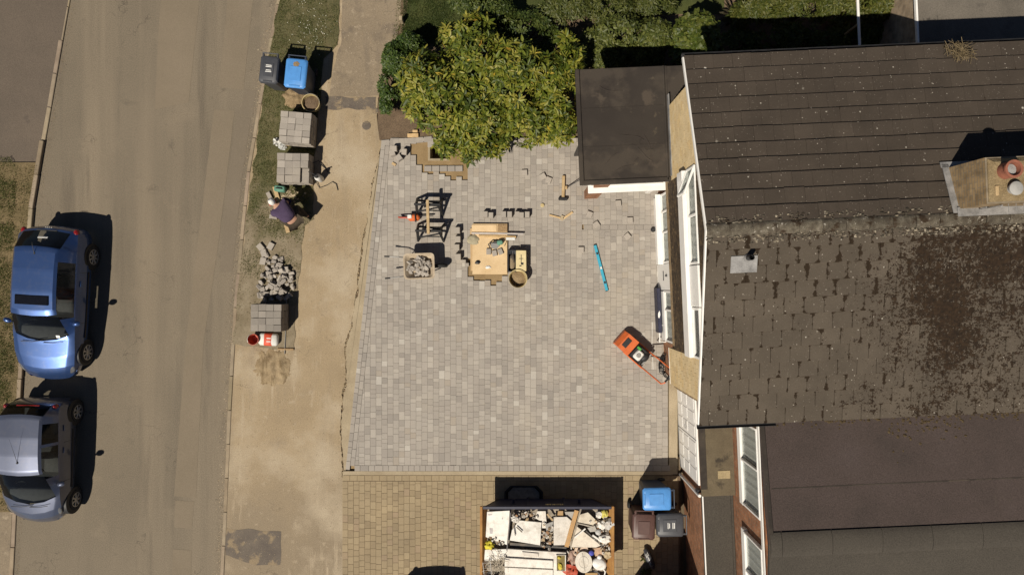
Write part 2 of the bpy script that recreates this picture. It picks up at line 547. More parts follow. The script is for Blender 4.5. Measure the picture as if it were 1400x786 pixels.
patch([(222, -30), (276, -30), (258, 140), (212, 150), (216, 60)], 'asphalt_patch', .0036, 7)
# loose grit and leaves washed along the edges
def grit(name, label, n, fx, z, size, cols, cat='grit', parent=None):
    vs = []; fs = []; cs = []
    k = 0
    while k < n:
        x, y = fx()
        s_ = size * random.uniform(.4, 1.3)
        a = random.uniform(0, 6.28)
        h_ = s_ * random.uniform(.3, .8)
        b = len(vs)
        for q in range(3):
            aa = a + q * 2.1 + random.uniform(-.4, .4)
            vs.append((x + math.cos(aa) * s_, y + math.sin(aa) * s_, z))
        vs.append((x, y, z + h_))
        c = random.choice(cols); v = random.uniform(.7, 1.25)
        for f in ((0, 1, 3), (1, 2, 3), (2, 0, 3)):
            fs.append([b + i for i in f]); cs.append([q * v for q in c])
        k += 1
    o = bulk(name, vs, fs, cs, MT['grit'], parent)
    return tag(o, label, cat, kind='stuff')
MT['grit'] = surf('grit', [(0.3, g(.85)), (0.7, g(1.15))], attr=True, fine=.2, bmp=0)
def along(line, spread, off=0.0):
    w = [Vector(P2(*p)) for p in line]
    L = [(w[i + 1] - w[i]).length for i in range(len(w) - 1)]
    def f():
        i = random.choices(range(len(L)), L)[0]
        p = w[i].lerp(w[i + 1], random.random())
        return p.x + off + random.gauss(0, spread), p.y
    return f
grit('road_edge_grit', 'sandy grit washed along the right edge of the road', 2600, along(ROAD_R[1:7], .10, -.06), .001, .014,
     [(.28, .21, .13), (.16, .12, .08), (.36, .29, .2), (.09, .07, .05)])
grit('gutter_grit', 'dark grit and leaf litter in the gutter of the left kerb', 1500, along(ROAD_L[1:6], .05, .09), .001, .012,
     [(.12, .09, .05), (.19, .14, .08), (.07, .055, .04)])

# ---- left side: crossing, verge, kerb
KT = 0.11
lx = lambda pts, d: [(x + d, y) for x, y in pts]
cross_r = PL([(165, -400), (97, 0), (62, 200), (58, 222)], KT)
structure(MB().prism(lx(cross_r, -.13) + PL([(-60, 222), (-400, 222), (-400, -400)], KT), -.05, .034), 'left_pavement', MT['asphalt_dark'])
verge_l = lx(PL([(58, 222), (46, 300), (34, 500), (20, 700)], KT), -.13)
structure(MB().prism(verge_l + PL([(-400, 700), (-400, 222)], KT), -.05, KT - .02), 'left_verge', MT['dry_grass'])
low_l = lx(PL([(20, 700), (16, 786), (2, 1150)], KT), -.13)
structure(MB().prism(low_l + PL([(-400, 1150), (-400, 700)], KT), -.05, .034), 'left_crossing', MT['footway_grey'])
kerb_l = tag(thing('kerb', 'raised pale concrete kerb along the left side of the road', 'kerb', (0, 0, 0)), kind=None)
kerb_l['kind'] = 'structure'
def kerb_run(line, parent, w, z0, z1fn, step, off, jit, skip=None):
    pts = [Vector(P2(*p)) for p in line]
    segs = []
    acc = 0.0
    cur = pts[0].copy(); i = 0; start = cur.copy()
    dense = []
    for a, b in zip(pts[:-1], pts[1:]):
        m = max(1, int((b - a).length / .05))
        dense += [a.lerp(b, q / m) for q in range(m)]
    dense.append(pts[-1])
    a = dense[0]; d = 0
    for p, q in zip(dense[:-1], dense[1:]):
        d += (q - p).length
        if d >= step:
            segs.append((a, q)); a = q; d = 0
    for n_, (a, b) in enumerate(segs):
        c = (a + b) / 2; e = b - a
        if skip and skip(c): continue
        ang = math.atan2(e.y, e.x)
        z1 = z1fn(c)
        t = random.uniform(.84, 1.14)
        mb = MB(col=(t, t * random.uniform(.96, 1.02), t * random.uniform(.92, 1.02)))
        mb.box((0, 0, (z0 + z1) / 2), (e.length - .012, w, z1 - z0), bev=.012)
        o = mb.build('kerb_stone', MT['kerb'], parent)
        o.location = (c.x + off + random.uniform(-jit, jit), c.y, random.uniform(-.004, .004))
        o.rotation_euler = (0, 0, ang + random.uniform(-.008, .008))
def kl_h(c):
    y = 393 - c.y * FP / H
    return .10 if 196 < y < 705 else .035
kerb_run(ROAD_L, kerb_l, .12, -.05, kl_h, .92, -.07, .006, skip=lambda c: not (-8.7 < c.y < 8.6))
# ---- right side: edging, footway, verge, crossing
ZF = 0.05
crack = [(521, 196), (515, 225), (508, 255), (504, 285), (498, 318), (494, 345), (491, 362), (488, 392), (483, 425), (478, 450), (473, 468), (471, 485), (472, 500), (473, 520), (468, 540), (466, 565), (465, 590), (467, 612), (468, 640), (467, 651)]
crack_w = smoothpoly(smoothpoly([P2(x, y, ZF) for x, y in crack], .028, .12, 3.3, 4.0), .014, .03, 9.1, 17.0)
fw_left = lx(PL(ROAD_R, ZF), .075)
top_r = PL([(600, -400), (552, 0), (545, 40), (535, 75), (524, 110), (517, 135), (515, 160), (518, 185)], ZF)
mid = crack_w
low_r = PL([(468.6, 653), (468.6, 786), (468.6, 1150)], ZF)
structure(MB().prism(fw_left[::-1] + top_r + mid + low_r, -.055, ZF), 'footway', MT['footway'])
fw = bpy.data.objects['footway']
def fpatch(pts, mat, z, seed, amp=.05):
    w = PL(pts + [pts[0]], ZF)
    return MB().sheet(smoothpoly(w, amp, .07, seed, 2.5)[:-1], z).build('worn_patch', MT[mat], fw)
fpatch([(470, -60), (556, -60), (545, 40), (534, 78), (518, 132), (450, 132), (455, 95), (466, 60)], 'footway_grey', ZF + .004, 1, .02)
fpatch([(444, 131), (514, 133), (512, 150), (470, 148), (446, 150)], 'tar_patch', ZF + .007, 2, .04)
fpatch([(309, 722), (384, 726), (383, 770), (350, 772), (308, 758)], 'tar_patch', ZF + .004, 4, .03)
MB().lathe([(.125, 0), (.125, .006), (.11, .009)], 20, (0, 0, 0)).build('stopcock_cover', MT['tar_patch'], fw, loc=(*P2(501, 172, ZF), ZF + .001))
MB().lathe([(.09, 0), (.09, .006), (.08, .009)], 20, (0, 0, 0)).build('stopcock_cover', MT['tar_patch'], fw, loc=(*P2(513, 152, ZF), ZF + .001))
kerb_r = thing('edging_kerb', 'low sunken edging stones along the right side of the road', 'kerb')
kerb_r['kind'] = 'structure'
kerb_run(ROAD_R, kerb_r, .10, -.05, lambda c: ZF + .012, .92, .04, .008, skip=lambda c: not (-8.7 < c.y < 8.6))

# verge between road and footway
VG = [(384, -60), (381, 0), (360, 130), (349, 210), (338, 290), (326, 390), (319, 470), (341, 473), (372, 478), (402, 476), (405, 420), (411, 360), (417, 310), (428, 300), (430, 210), (437, 140), (442, 80), (462, 62), (466, 0), (470, -60)]
vg_w = smoothpoly([P2(x, y, ZF) for x, y in VG + VG[:1]], .03, .1, 5.1, 3)[:-1]
vg_w = [(x + .07, y) if x < -6.0 and i > -1 and False else (x, y) for i, (x, y) in enumerate(vg_w)]
structure(MB().prism(vg_w, -.05, ZF + .014), 'verge', MT['verge'])
BARE = smoothpoly([P2(x, y, ZF) for x, y in [(352, 318), (385, 300), (414, 312), (409, 360), (402, 420), (398, 474), (330, 470), (328, 420), (336, 350), (352, 318)]], .12, .1, 8.8, 2)[:-1]

# grass blades
def blades(name, label, poly, n, z, hgt, pal, dens=None, parent=None, cat='grass'):
    xs = [p[0] for p in poly]; ys = [p[1] for p in poly]
    x = RNG.uniform(min(xs), max(xs), n * 3); y = RNG.uniform(min(ys), max(ys), n * 3)
    k = inpoly(x, y, poly)
    x, y = x[k], y[k]
    cl = np.array([mnoise.noise(Vector((a * 1.7, b * 1.7, 3.0))) + .6 * mnoise.noise(Vector((a * 5, b * 5, 9.0))) for a, b in zip(x, y)])
    d = RNG.uniform(0, 1, len(x)) < np.clip(.62 + cl * .9, .05, 1)
    if dens is not None: d &= RNG.uniform(0, 1, len(x)) < dens(x, y)
    x, y, cl = x[d][:n], y[d][:n], cl[d][:n]
    m = len(x)
    a = RNG.uniform(0, 2 * np.pi, m); lean = RNG.uniform(.2, 1.1, m) * hgt; hh = hgt * RNG.uniform(.4, 1.2, m)
    w = RNG.uniform(.004, .009, m)
    ca, sa = np.cos(a), np.sin(a)
    v = np.empty((m, 3, 3), dtype=np.float32)
    v[:, 0] = np.stack([x - sa * w, y + ca * w, np.full(m, z)], 1)
    v[:, 1] = np.stack([x + sa * w, y - ca * w, np.full(m, z)], 1)
    v[:, 2] = np.stack([x + ca * lean, y + sa * lean, z + hh], 1)
    pal = np.array(pal)
    t = np.clip(.5 + cl * .7 + RNG.normal(0, .28, m), 0, .999) * (len(pal) - 1)
    i0 = t.astype(int); fr = (t - i0)[:, None]
    c = pal[i0] * (1 - fr) + pal[np.minimum(i0 + 1, len(pal) - 1)] * fr
    c = c * RNG.uniform(.7, 1.3, (m, 1))
    o = bulk(name, v.reshape(-1, 3), np.arange(m * 3).reshape(-1, 3), c, MT['blade'], parent)
    return tag(o, label, cat, kind='stuff')
GP = [(.24, .185, .09), (.165, .138, .056), (.105, .110, .034), (.072, .094, .024), (.13, .136, .044)]
DRY = [(.22, .165, .085), (.17, .125, .06), (.11, .10, .035), (.075, .08, .024)]
def d_verge(x, y):
    n_ = np.array([mnoise.noise(Vector((a * 1.3, b * 1.3, 20.0))) for a, b in zip(x, y)])
    return np.clip(.62 + (y - 2.4) * .17 + n_ * .9, .03, 1.0)
blades('verge_grass', 'short green and dry grass on the verge between road and footway', vg_w, 34000, ZF + .012, .045, GP, d_verge)
lv_green = [P2(x, y, KT) for x, y in [(-60, 215), (14, 215), (22, 230), (20, 300), (14, 380), (24, 460), (12, 560), (6, 640), (14, 690), (-60, 700)]]
lv_all = lx(PL([(60, 226), (46, 300), (34, 500), (21, 698)], KT), -.16) + PL([(-60, 698), (-60, 226)], KT)
blades('left_verge_grass', 'green grass on the left verge behind the parked cars', lv_green, 26000, KT - .02, .055, GP[1:])
blades('left_verge_straw', 'dry straw coloured grass strip beside the left kerb', lv_all, 12000, KT - .02, .045, DRY)
# daisies on the verge
dz = []
def daisies():
    vs = []; fs = []; cs = []
    for q in range(90):
        c = random.choice([(424, 10), (428, 40), (430, 55), (408, 46), (440, 42), (426, 25), (412, 30)])
        p = P(c[0] + random.gauss(0, 10), c[1] + random.gauss(0, 12), .1)
        if not inpoly([p.x], [p.y], vg_w)[0]: continue
        b = len(vs); r_ = random.uniform(.006, .012); z = .085 + random.uniform(0, .02)
        for k in range(6):
            vs.append((p.x + math.cos(k * 1.047) * r_, p.y + math.sin(k * 1.047) * r_, z))
        fs.append([b + i for i in range(6)]); cs.append((.75, .73, .62))
    o = bulk('daisies', vs, fs, cs, MT['blade'])
    tag(o, 'white daisies flowering in the verge above the bins', 'flowers', kind='stuff')
daisies()

# ---- back garden lawn, soil bed
structure(MB().prism(PL([(552, -60), (546, 40), (536, 76), (524, 112), (517, 140), (516, 165), (519, 192), (640, 186), (760, 183), (800, 180), (1400, 130), (1700, -400), (600, -400)], ZF), -.05, ZF + .006), 'garden', MT['soil'])
lawn_poly = PL([(562, -60), (556, 20), (550, 55), (600, 62), (660, 40), (760, 20), (990, 20), (990, -300), (600, -300)], ZF)
structure(MB().sheet(lawn_poly, ZF + .012), 'lawn', MT['lawn'])
blades('lawn_grass', 'mown green lawn at the top beside the footway', [P2(x, y) for x, y in [(556, -40), (548, 60), (600, 66), (700, 30), (700, -40)]], 22000, ZF + .012, .05, [(.07, .072, .02), (.05, .068, .016), (.036, .056, .012), (.06, .078, .02)])
blades('path_edge_grass', 'thin grass creeping over the footway edge by the lawn', [P2(x, y, ZF) for x, y in [(546, -40), (556, -40), (552, 40), (540, 75), (528, 112), (520, 108), (534, 70), (540, 30)]], 1500, ZF, .05, GP)

# ---- new paved drive
ZD = 0.10
DA, DB, DC, DD = P2(521, 196, ZD), P2(472, 644, ZD), P2(918, 644.4, ZD), P2(918, 186, ZD)
sandbed = thing('driveway', 'new grey paved driveway of small mixed blocks', 'driveway')
sandbed['kind'] = 'structure'
bed = MB()
bx0, bx1, by0, by1 = DA[0] + .02, 4.41, DB[1] + .06, 4.22
a, b, c, d = PIT
for poly in ([(DB[0] + .04, by0), (bx1, by0), (bx1, c), (P2(515, 240)[0] - .2, c)], [(a - .01 - 1.5, c), (a, c), (a, d), (a - 1.45, d)], [(b, c), (bx1, c), (bx1, d), (b, d)], [(a - 1.4, d), (bx1, d), (bx1, by1), (a - 1.4, by1)]):
    q = clip(poly if True else poly, (DB[0] + .05, DB[1]), (DA[0] + .05, DA[1])) if False else poly
    lp = clip([(x, y) for x, y in q], (DA[0] + .05, DA[1]), (DB[0] + .05, DB[1]))
    bed.sheet(lp if len(lp) > 2 else q, .046)
bed.build('sand_bed', MT['sand'], sandbed)
# concrete haunch along the left and bottom edge
hb = MB()
edge_l = smoothpoly([P2(x + (1.7 if 300 < y else .7), y, .06) for x, y in crack], .026, .06, 3.3, 4.4)
edge_l = smoothpoly(edge_l, .012, .03, 2.2, 15.0)
inner = [(DB[0] + .003, DB[1] - .002), (DA[0] + .003, DA[1])]
MB().prism([(x - .22, y) for x, y in edge_l] + [(x + .05, y) for x, y in edge_l][::-1], -.055, .012).build('trench_soil', MT['soil'], sandbed)
hb.prism(edge_l + inner, -.05, .062)
hb.prism([(DB[0] - .06, DB[1] - .11), (DC[0] + .04, DC[1] - .10), (DC[0] + .04, DC[1] + .009), (DB[0] - .06, DB[1] + .005)], -.05, .097, .004)
hb.build('concrete_haunch', MT['concrete'], sandbed)
PAL = [((0.255, 0.230, 0.204), 2), ((0.272, 0.245, 0.216), 4), ((0.286, 0.257, 0.227), 6), ((0.297, 0.267, 0.235), 7), ((0.307, 0.278, 0.244), 7), ((0.319, 0.288, 0.253), 6), ((0.335, 0.303, 0.265), 4.5), ((0.357, 0.324, 0.283), 3), ((0.395, 0.366, 0.325), .7), ((0.305, 0.267, 0.224), 1.2)]
PC = [p[0] for p in PAL]; PW = [p[1] for p in PAL]
def paver_mesh(L, W, T, ci, pal, mat, nm='paver'):
    key = (nm, L, W, T, ci)
    if key not in MESHC:
        mb = MB(col=pal[ci])
        mb.prism([(-W / 2, -L / 2), (W / 2, -L / 2), (W / 2, L / 2), (-W / 2, L / 2)], 0, T, .0045)
        MESHC[key] = mb.mesh(nm, MT[mat])
    return MESHC[key]
MESHC = {}
def lay(parent, specs, clipped, T, pal, mat, z0, limit=300, nm='paver', stuffname='small_pavers'):
    """specs: whole blocks (x, y, rz, L, W, ci); the longest ones become single objects, the rest one mesh"""
    order = sorted(range(len(specs)), key=lambda i: -specs[i][3])
    single = set(order[:limit])
    rest = MB()
    for i, (x, y, rz, L, W, ci) in enumerate(specs):
        dz_ = random.uniform(-.0025, .0025)
        if i in single:
            link_mesh(nm, paver_mesh(L, W, T, ci, pal, mat, nm), parent, (x, y, z0 + dz_), (random.gauss(0, .004), random.gauss(0, .004), rz + random.gauss(0, .006)))
        else:
            rest.M = Matrix.Translation((x, y, z0 + dz_)) @ Matrix.Rotation(rz + random.gauss(0, .006), 4, 'Z')
            rest.prism([(-W / 2, -L / 2), (W / 2, -L / 2), (W / 2, L / 2), (-W / 2, L / 2)], 0, T, .0045, col=pal[ci], cap=False)
    rest.M = None
    for poly, ci in clipped:
        rest.prism(poly, z0, z0 + T + random.uniform(-.0025, .0025), .004, col=pal[ci], cap=False)
    o = rest.build(stuffname, MT[mat], parent)
    o['kind'] = 'stuff'
HOLES = [PL([(562, 196), (642, 196), (637, 225), (636, 246), (617, 245), (610, 240), (600, 237), (578, 237), (578, 226), (571, 222), (571, 216), (562, 214)], ZD),
         PL([(643, 352), (693, 352), (693, 381), (685, 381), (680, 387), (673, 384), (665, 380), (655, 387), (650, 381), (643, 381)], ZD)]
def tone(x, y):
    w = list(PW)
    q = mnoise.noise(Vector((x * .7, y * .7, 1.0)))
    for i in range(len(w)):
        w[i] *= math.exp((i - 4.5) * q * .35)
    return random.choices(range(len(w)), w)[0]
PITCH = .161
field = []; cut = []
bl_a = (DA[0] + .25, DA[1]); bl_b = (DB[0] + .25, DB[1])      # inner side of the border courses
by = DB[1] + .17
bandY0, bandY1 = P(800, 314, ZD).y, P(800, 307, ZD).y
bandX0, bandX1 = P(798, 310, ZD).x, 4.12
x = DB[0] - .1
def rightlimit(yc): return 4.40 if yc < -1.2 else (4.26 if yc < .6 else 4.16)
while x < 4.40:
    xc = x + PITCH / 2
    segs = [(by, 4.20)]
    if bandX0 < xc < bandX1: segs = [(by, bandY0), (bandY1, 4.2)]
    for (s0, s1) in segs:
        y = s0 - random.uniform(0, .16) if s0 == by else s0
        while y < s1:
            L = random.choices([.12, .16, .24], [3, 5, 4])[0]
            y1 = y + L
            yc = y + L / 2
            ok = True
            if xc > rightlimit(yc): ok = False
            if yc > 2.95 and xc > 2.1: ok = False
            for hp in HOLES:
                if inpoly([xc], [yc], hp)[0]: ok = False
            if ok:
                rect = [(x + .001, y + .001), (x + PITCH - .001, y + .001), (x + PITCH - .001, y1 - .001), (x + .001, y1 - .001)]
                q = clip(rect, bl_b, bl_a) if False else clip(rect, bl_a, bl_b)
                q = clip(q, (-9, s0), (9, s0)) if len(q) > 2 else q
                q = clip(q, (9, s1), (-9, s1)) if len(q) > 2 else q
                if len(q) > 2:
                    A = area(q)
                    ci = tone(xc, yc)
                    if A > .995 * area(rect): field.append((xc, yc, 0.0, L - .002, PITCH - .002, ci))
                    elif A > .0012: cut.append((q, ci))
            y = y1
    x += PITCH
# border courses: left edge (two rows along it), bottom edge, the band by the house
dirL = (Vector(DA) - Vector(DB)); LL = dirL.length; dirL.normalize(); nL = Vector((dirL.y, -dirL.x))
angL = math.atan2(dirL.y, dirL.x) - math.pi / 2
for row, (o_, wd) in enumerate(((.062, .118), (.185, .118))):
    t = .17 if row else .05
    while t < LL - .05:
        L = random.choice([.16, .24, .24])
        p = Vector(DB) + dirL * (t + L / 2) + nL * o_
        field.append((p.x, p.y, angL, L - .005, wd, random.choices([0, 1, 2, 3, 4, 5, 8], [2, 3, 4, 4, 3, 2, .5])[0]))
        t += L
x = DB[0] + .26
while x < 4.38:
    L = random.choice([.16, .24])
    field.append((x + L / 2, DB[1] + .085, math.pi / 2, L - .005, .158, random.choices([0, 1, 2, 3, 4], [2, 3, 4, 3, 2])[0]))
    x += L
x = bandX0
while x < bandX1:
    L = .24
    field.append((x + L / 2, (bandY0 + bandY1) / 2, math.pi / 2, L - .005, bandY1 - bandY0 - .006, random.choices([0, 1, 2], [3, 3, 1])[0]))
    x += L
for i in range(5):           # row laid across the open sand
    p = P(585 + i * 10.6, 230.5, ZD)
    field.append((p.x, p.y, math.pi / 2 + .02, .205, .155, random.choice([1, 2, 3])))
for i in range(6):           # top border against the soil bed
    p = P(527 + i * 11.6, 195 - i * .9, ZD)
    field.append((p.x, p.y, math.pi / 2 + .09, .225, .15, random.choice([1, 2, 3])))
lay(sandbed, field, cut, .055, PC, 'paver', .046)
# the strip of fine concrete in front of the garage door
MB().prism([(4.415, -5.25), (4.66, -5.25), (4.66, -2.6), (4.415, -2.6)], -.05, .094, .004).build('channel_strip', MT['concrete'], sandbed)

SANDC = [(.30, .225, .13), (.22, .16, .09), (.36, .29, .19), (.15, .11, .065)]
grit('crack_rubble', 'crumbled concrete and sand along the broken edge of the footway', 1700, along(crack[1:], .035, .0), ZF - .012, .020, SANDC)
def anyfoot():
    t = random.random()
    y = random.uniform(140, 786) if t < .8 else random.uniform(0, 140)
    xl = np.interp(y, [0, 140, 300, 470, 786], [470, 442, 425, 330, 312]); xr = np.interp(y, [0, 135, 195, 645, 786], [545, 512, 514, 462, 462])
    x = xl + (xr - xl) * (random.random() if random.random() < .5 else random.choice([random.random() ** 3, 1 - random.random() ** 3]))
    return P2(x, y, ZF)
grit('footway_grit', 'scattered sand grains and small stones on the dusty footway', 2600, anyfoot, ZF + .006, .011, SANDC + [(.42, .36, .27)])
# pit
pit = thing('inspection_pit', 'square open inspection pit in the unpaved sand by the shrub', 'pit', ((PIT[0] + PIT[1]) / 2, (PIT[2] + PIT[3]) / 2, 0))
w_, l_ = (PIT[1] - PIT[0]), (PIT[3] - PIT[2])
pm = MB()
for sx in (-1, 1):
    pm.box((sx * (w_ / 2 + .02), 0, -.26), (.06, l_ + .1, .68), bev=.006)
for sy in (-1, 1):
    pm.box((0, sy * (l_ / 2 + .02), -.26), (w_ - .02, .06, .675), bev=.006)
pm.build('pit_wall', MT['concrete'], pit)
MB().box((0, 0, -.62), (w_ + .1, l_ + .1, .04)).build('pit_floor', MT['soil'], pit)

# ---- neighbour's block paved drive
nd_ = thing('block_drive', 'weathered tan block paved drive under the rubbish skip', 'driveway')
nd_['kind'] = 'structure'
ZN = 0.055
nx0, nx1, ny0, ny1 = P2(468, 700, ZN)[0], 4.75, -9.2, DB[1] - .125
MB().sheet([(nx0, ny0), (nx1, ny0), (nx1, ny1), (nx0, ny1)], .044).build('bedding', MT['soil'], nd_)
NPAL = [(.235, .183, .116), (.252, .197, .124), (.268, .210, .132), (.282, .222, .140), (.298, .236, .150), (.272, .207, .138)]
field = []; cut = []
x = nx0
while x < nx1 - .1:
    y = ny1 - .162
    first = True
    field.append((x + .08, y + .0, 0, .0, .0, 0)) if False else None
    while y > ny0:
        L = random.choices([.16, .21], [1, 2])[0] if not first else random.choice([.07, .10, .13, .16, .21])
        first = False
        field.append((x + .079, y - L / 2, 0, L - .004, .154, random.choices(range(6), [1, 2, 3, 3, 2, 1])[0]))
        y -= L
    x += .158
x = nx0
while x < nx1 - .1:
    field.append((x + .105, ny1 - .08, math.pi / 2, .205, .15, random.choice([2, 3, 4])))
    x += .21
vis = [f for f in field if f[1] > -8.3 and f[0] < 2.0 or f[1] > -6.4]
lay(nd_, field, [], .05, NPAL, 'block', .005, nm='block', stuffname='further_blocks')
# ------------------------------------------------------------------ building materials
MT['white'] = surf('white_upvc', [(0.3, (.74, .72, .68)), (0.7, (.82, .80, .76))], scale=3, rough=.35, fine=.04, bmp=.02, spec=.5, attr=True)
MT['black_plastic'] = plain('black_plastic', (.02, .02, .022), rough=.45, var=.25)
MT['glass'] = glass_mat('window_glass', (.93, .95, .95), .82)
MT['curtain'] = surf('curtain', [(0.3, (.66, .63, .57)), (0.7, (.76, .73, .67))], scale=8, rough=.9, fine=.1, attr=True)
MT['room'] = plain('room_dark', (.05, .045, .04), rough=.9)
MT['lead'] = surf('lead', [(0.3, (.15, .145, .14)), (0.7, (.30, .29, .28))], scale=5, detail=6, rough=.6, fine=.2, bmp=.2)
MT['felt'] = surf('felt', [(0.25, (.026, .0205, .017)), (0.6, (.036, .029, .0235)), (0.85, (.050, .040, .031))], scale=1.1, detail=8, rough=.9, fine=.22, fscale=90, bmp=.4,
                  stain=[(0.9, .50, .58, (.050, .040, .031)), (1.5, .60, .66, (.064, .050, .038)), (4, .66, .74, (.075, .06, .042))], spots=[(5, .035, (.2, .17, .13))])
MT['felt_mauve'] = surf('felt_mauve', [(0.25, (.044, .034, .030)), (0.5, (.058, .043, .038)), (0.8, (.066, .050, .046))], scale=.9, detail=8, rough=.95, fine=.3, fscale=45, bmp=.4, bscale=200,
                        stain=[(1.4, .70, .84, (.072, .060, .044))], spots=[(6, .03, (.03, .02, .015))])
MT['felt_grey'] = surf('felt_grey', [(0.25, (.050, .043, .035)), (0.6, (.060, .052, .042)), (0.85, (.068, .058, .046))], scale=.9, detail=8, rough=.95, fine=.28, fscale=45, bmp=.3, bscale=200)
MT['mineral'] = surf('mineral_felt', [(0.25, (.085, .066, .042)), (0.6, (.12, .095, .06)), (0.85, (.14, .11, .07))], scale=2.5, detail=8, rough=.95, fine=.35, fscale=90, bmp=.5, bscale=150,
                     stain=[(1.8, .58, .66, (.045, .036, .026))])
MT['tile_brown'] = surf('tile_brown', [(0.3, (.030, .021, .014)), (0.55, (.058, .040, .024)), (0.66, (.10, .070, .038)), (0.78, (.26, .19, .095))], scale=13, detail=6, rough=.85, fine=.4, fscale=40, bmp=.5, attr=True)
MT['tile_cream'] = surf('tile_cream', [(0.3, (.50, .385, .215)), (0.7, (.60, .47, .28))], scale=5, detail=5, rough=.8, fine=.12, fscale=60, bmp=.2, attr=True,
                        stain=[(9, .62, .72, (.48, .32, .15))])
def brick_mat(name, c1, c2, mortar, axis='XZ', scale=1.0):
    m, nt, b = new_mat(name)
    tc = nd(nt, 'ShaderNodeTexCoord')
    sp = nd(nt, 'ShaderNodeSeparateXYZ'); nt.links.new(tc.outputs['Object'], sp.inputs[0])
    cb = nd(nt, 'ShaderNodeCombineXYZ')
    s_ = mathn(nt, 'ADD', sp.outputs['X'], sp.outputs['Y'])
    nt.links.new(s_, cb.inputs[0]); nt.links.new(sp.outputs['Z'], cb.inputs[1])
    bt = nd(nt, 'ShaderNodeTexBrick', Scale=1.0)
    bt.inputs['Brick Width'].default_value = .225; bt.inputs['Row Height'].default_value = .075
    bt.inputs['Mortar Size'].default_value = .008
    bt.inputs['Color1'].default_value = (*c1, 1); bt.inputs['Color2'].default_value = (*c2, 1); bt.inputs['Mortar'].default_value = (*mortar, 1)
    nt.links.new(cb.outputs[0], bt.inputs['Vector'])
    c = mixc(nt, bt.outputs['Color'], ramp(nt, noise(nt, pos(nt), 6, 7), [(0.25, g(.55)), (0.75, g(1.4))]))
    nt.links.new(c, b.inputs['Base Color'])
    b.inputs['Roughness'].default_value = .9
    bump(nt, b, bt.outputs['Fac'], -.4, .01)
    return m
MT['brick_red'] = brick_mat('brick_red', (.30, .115, .045), (.22, .085, .036), (.22, .165, .11))
MT['brick_buff'] = brick_mat('brick_buff', (.32, .22, .11), (.25, .165, .08), (.20, .16, .11))
MT['brick_tan'] = brick_mat('brick_tan', (.30, .225, .15), (.27, .20, .13), (.27, .22, .16))
MT['terracotta'] = plain('terracotta', (.24, .085, .05), rough=.8, var=.25)
MT['timber'] = surf('timber', [(0.3, (.36, .25, .13)), (0.7, (.48, .35, .19))], scale=7, rough=.75, fine=.15, bmp=.2, attr=True)

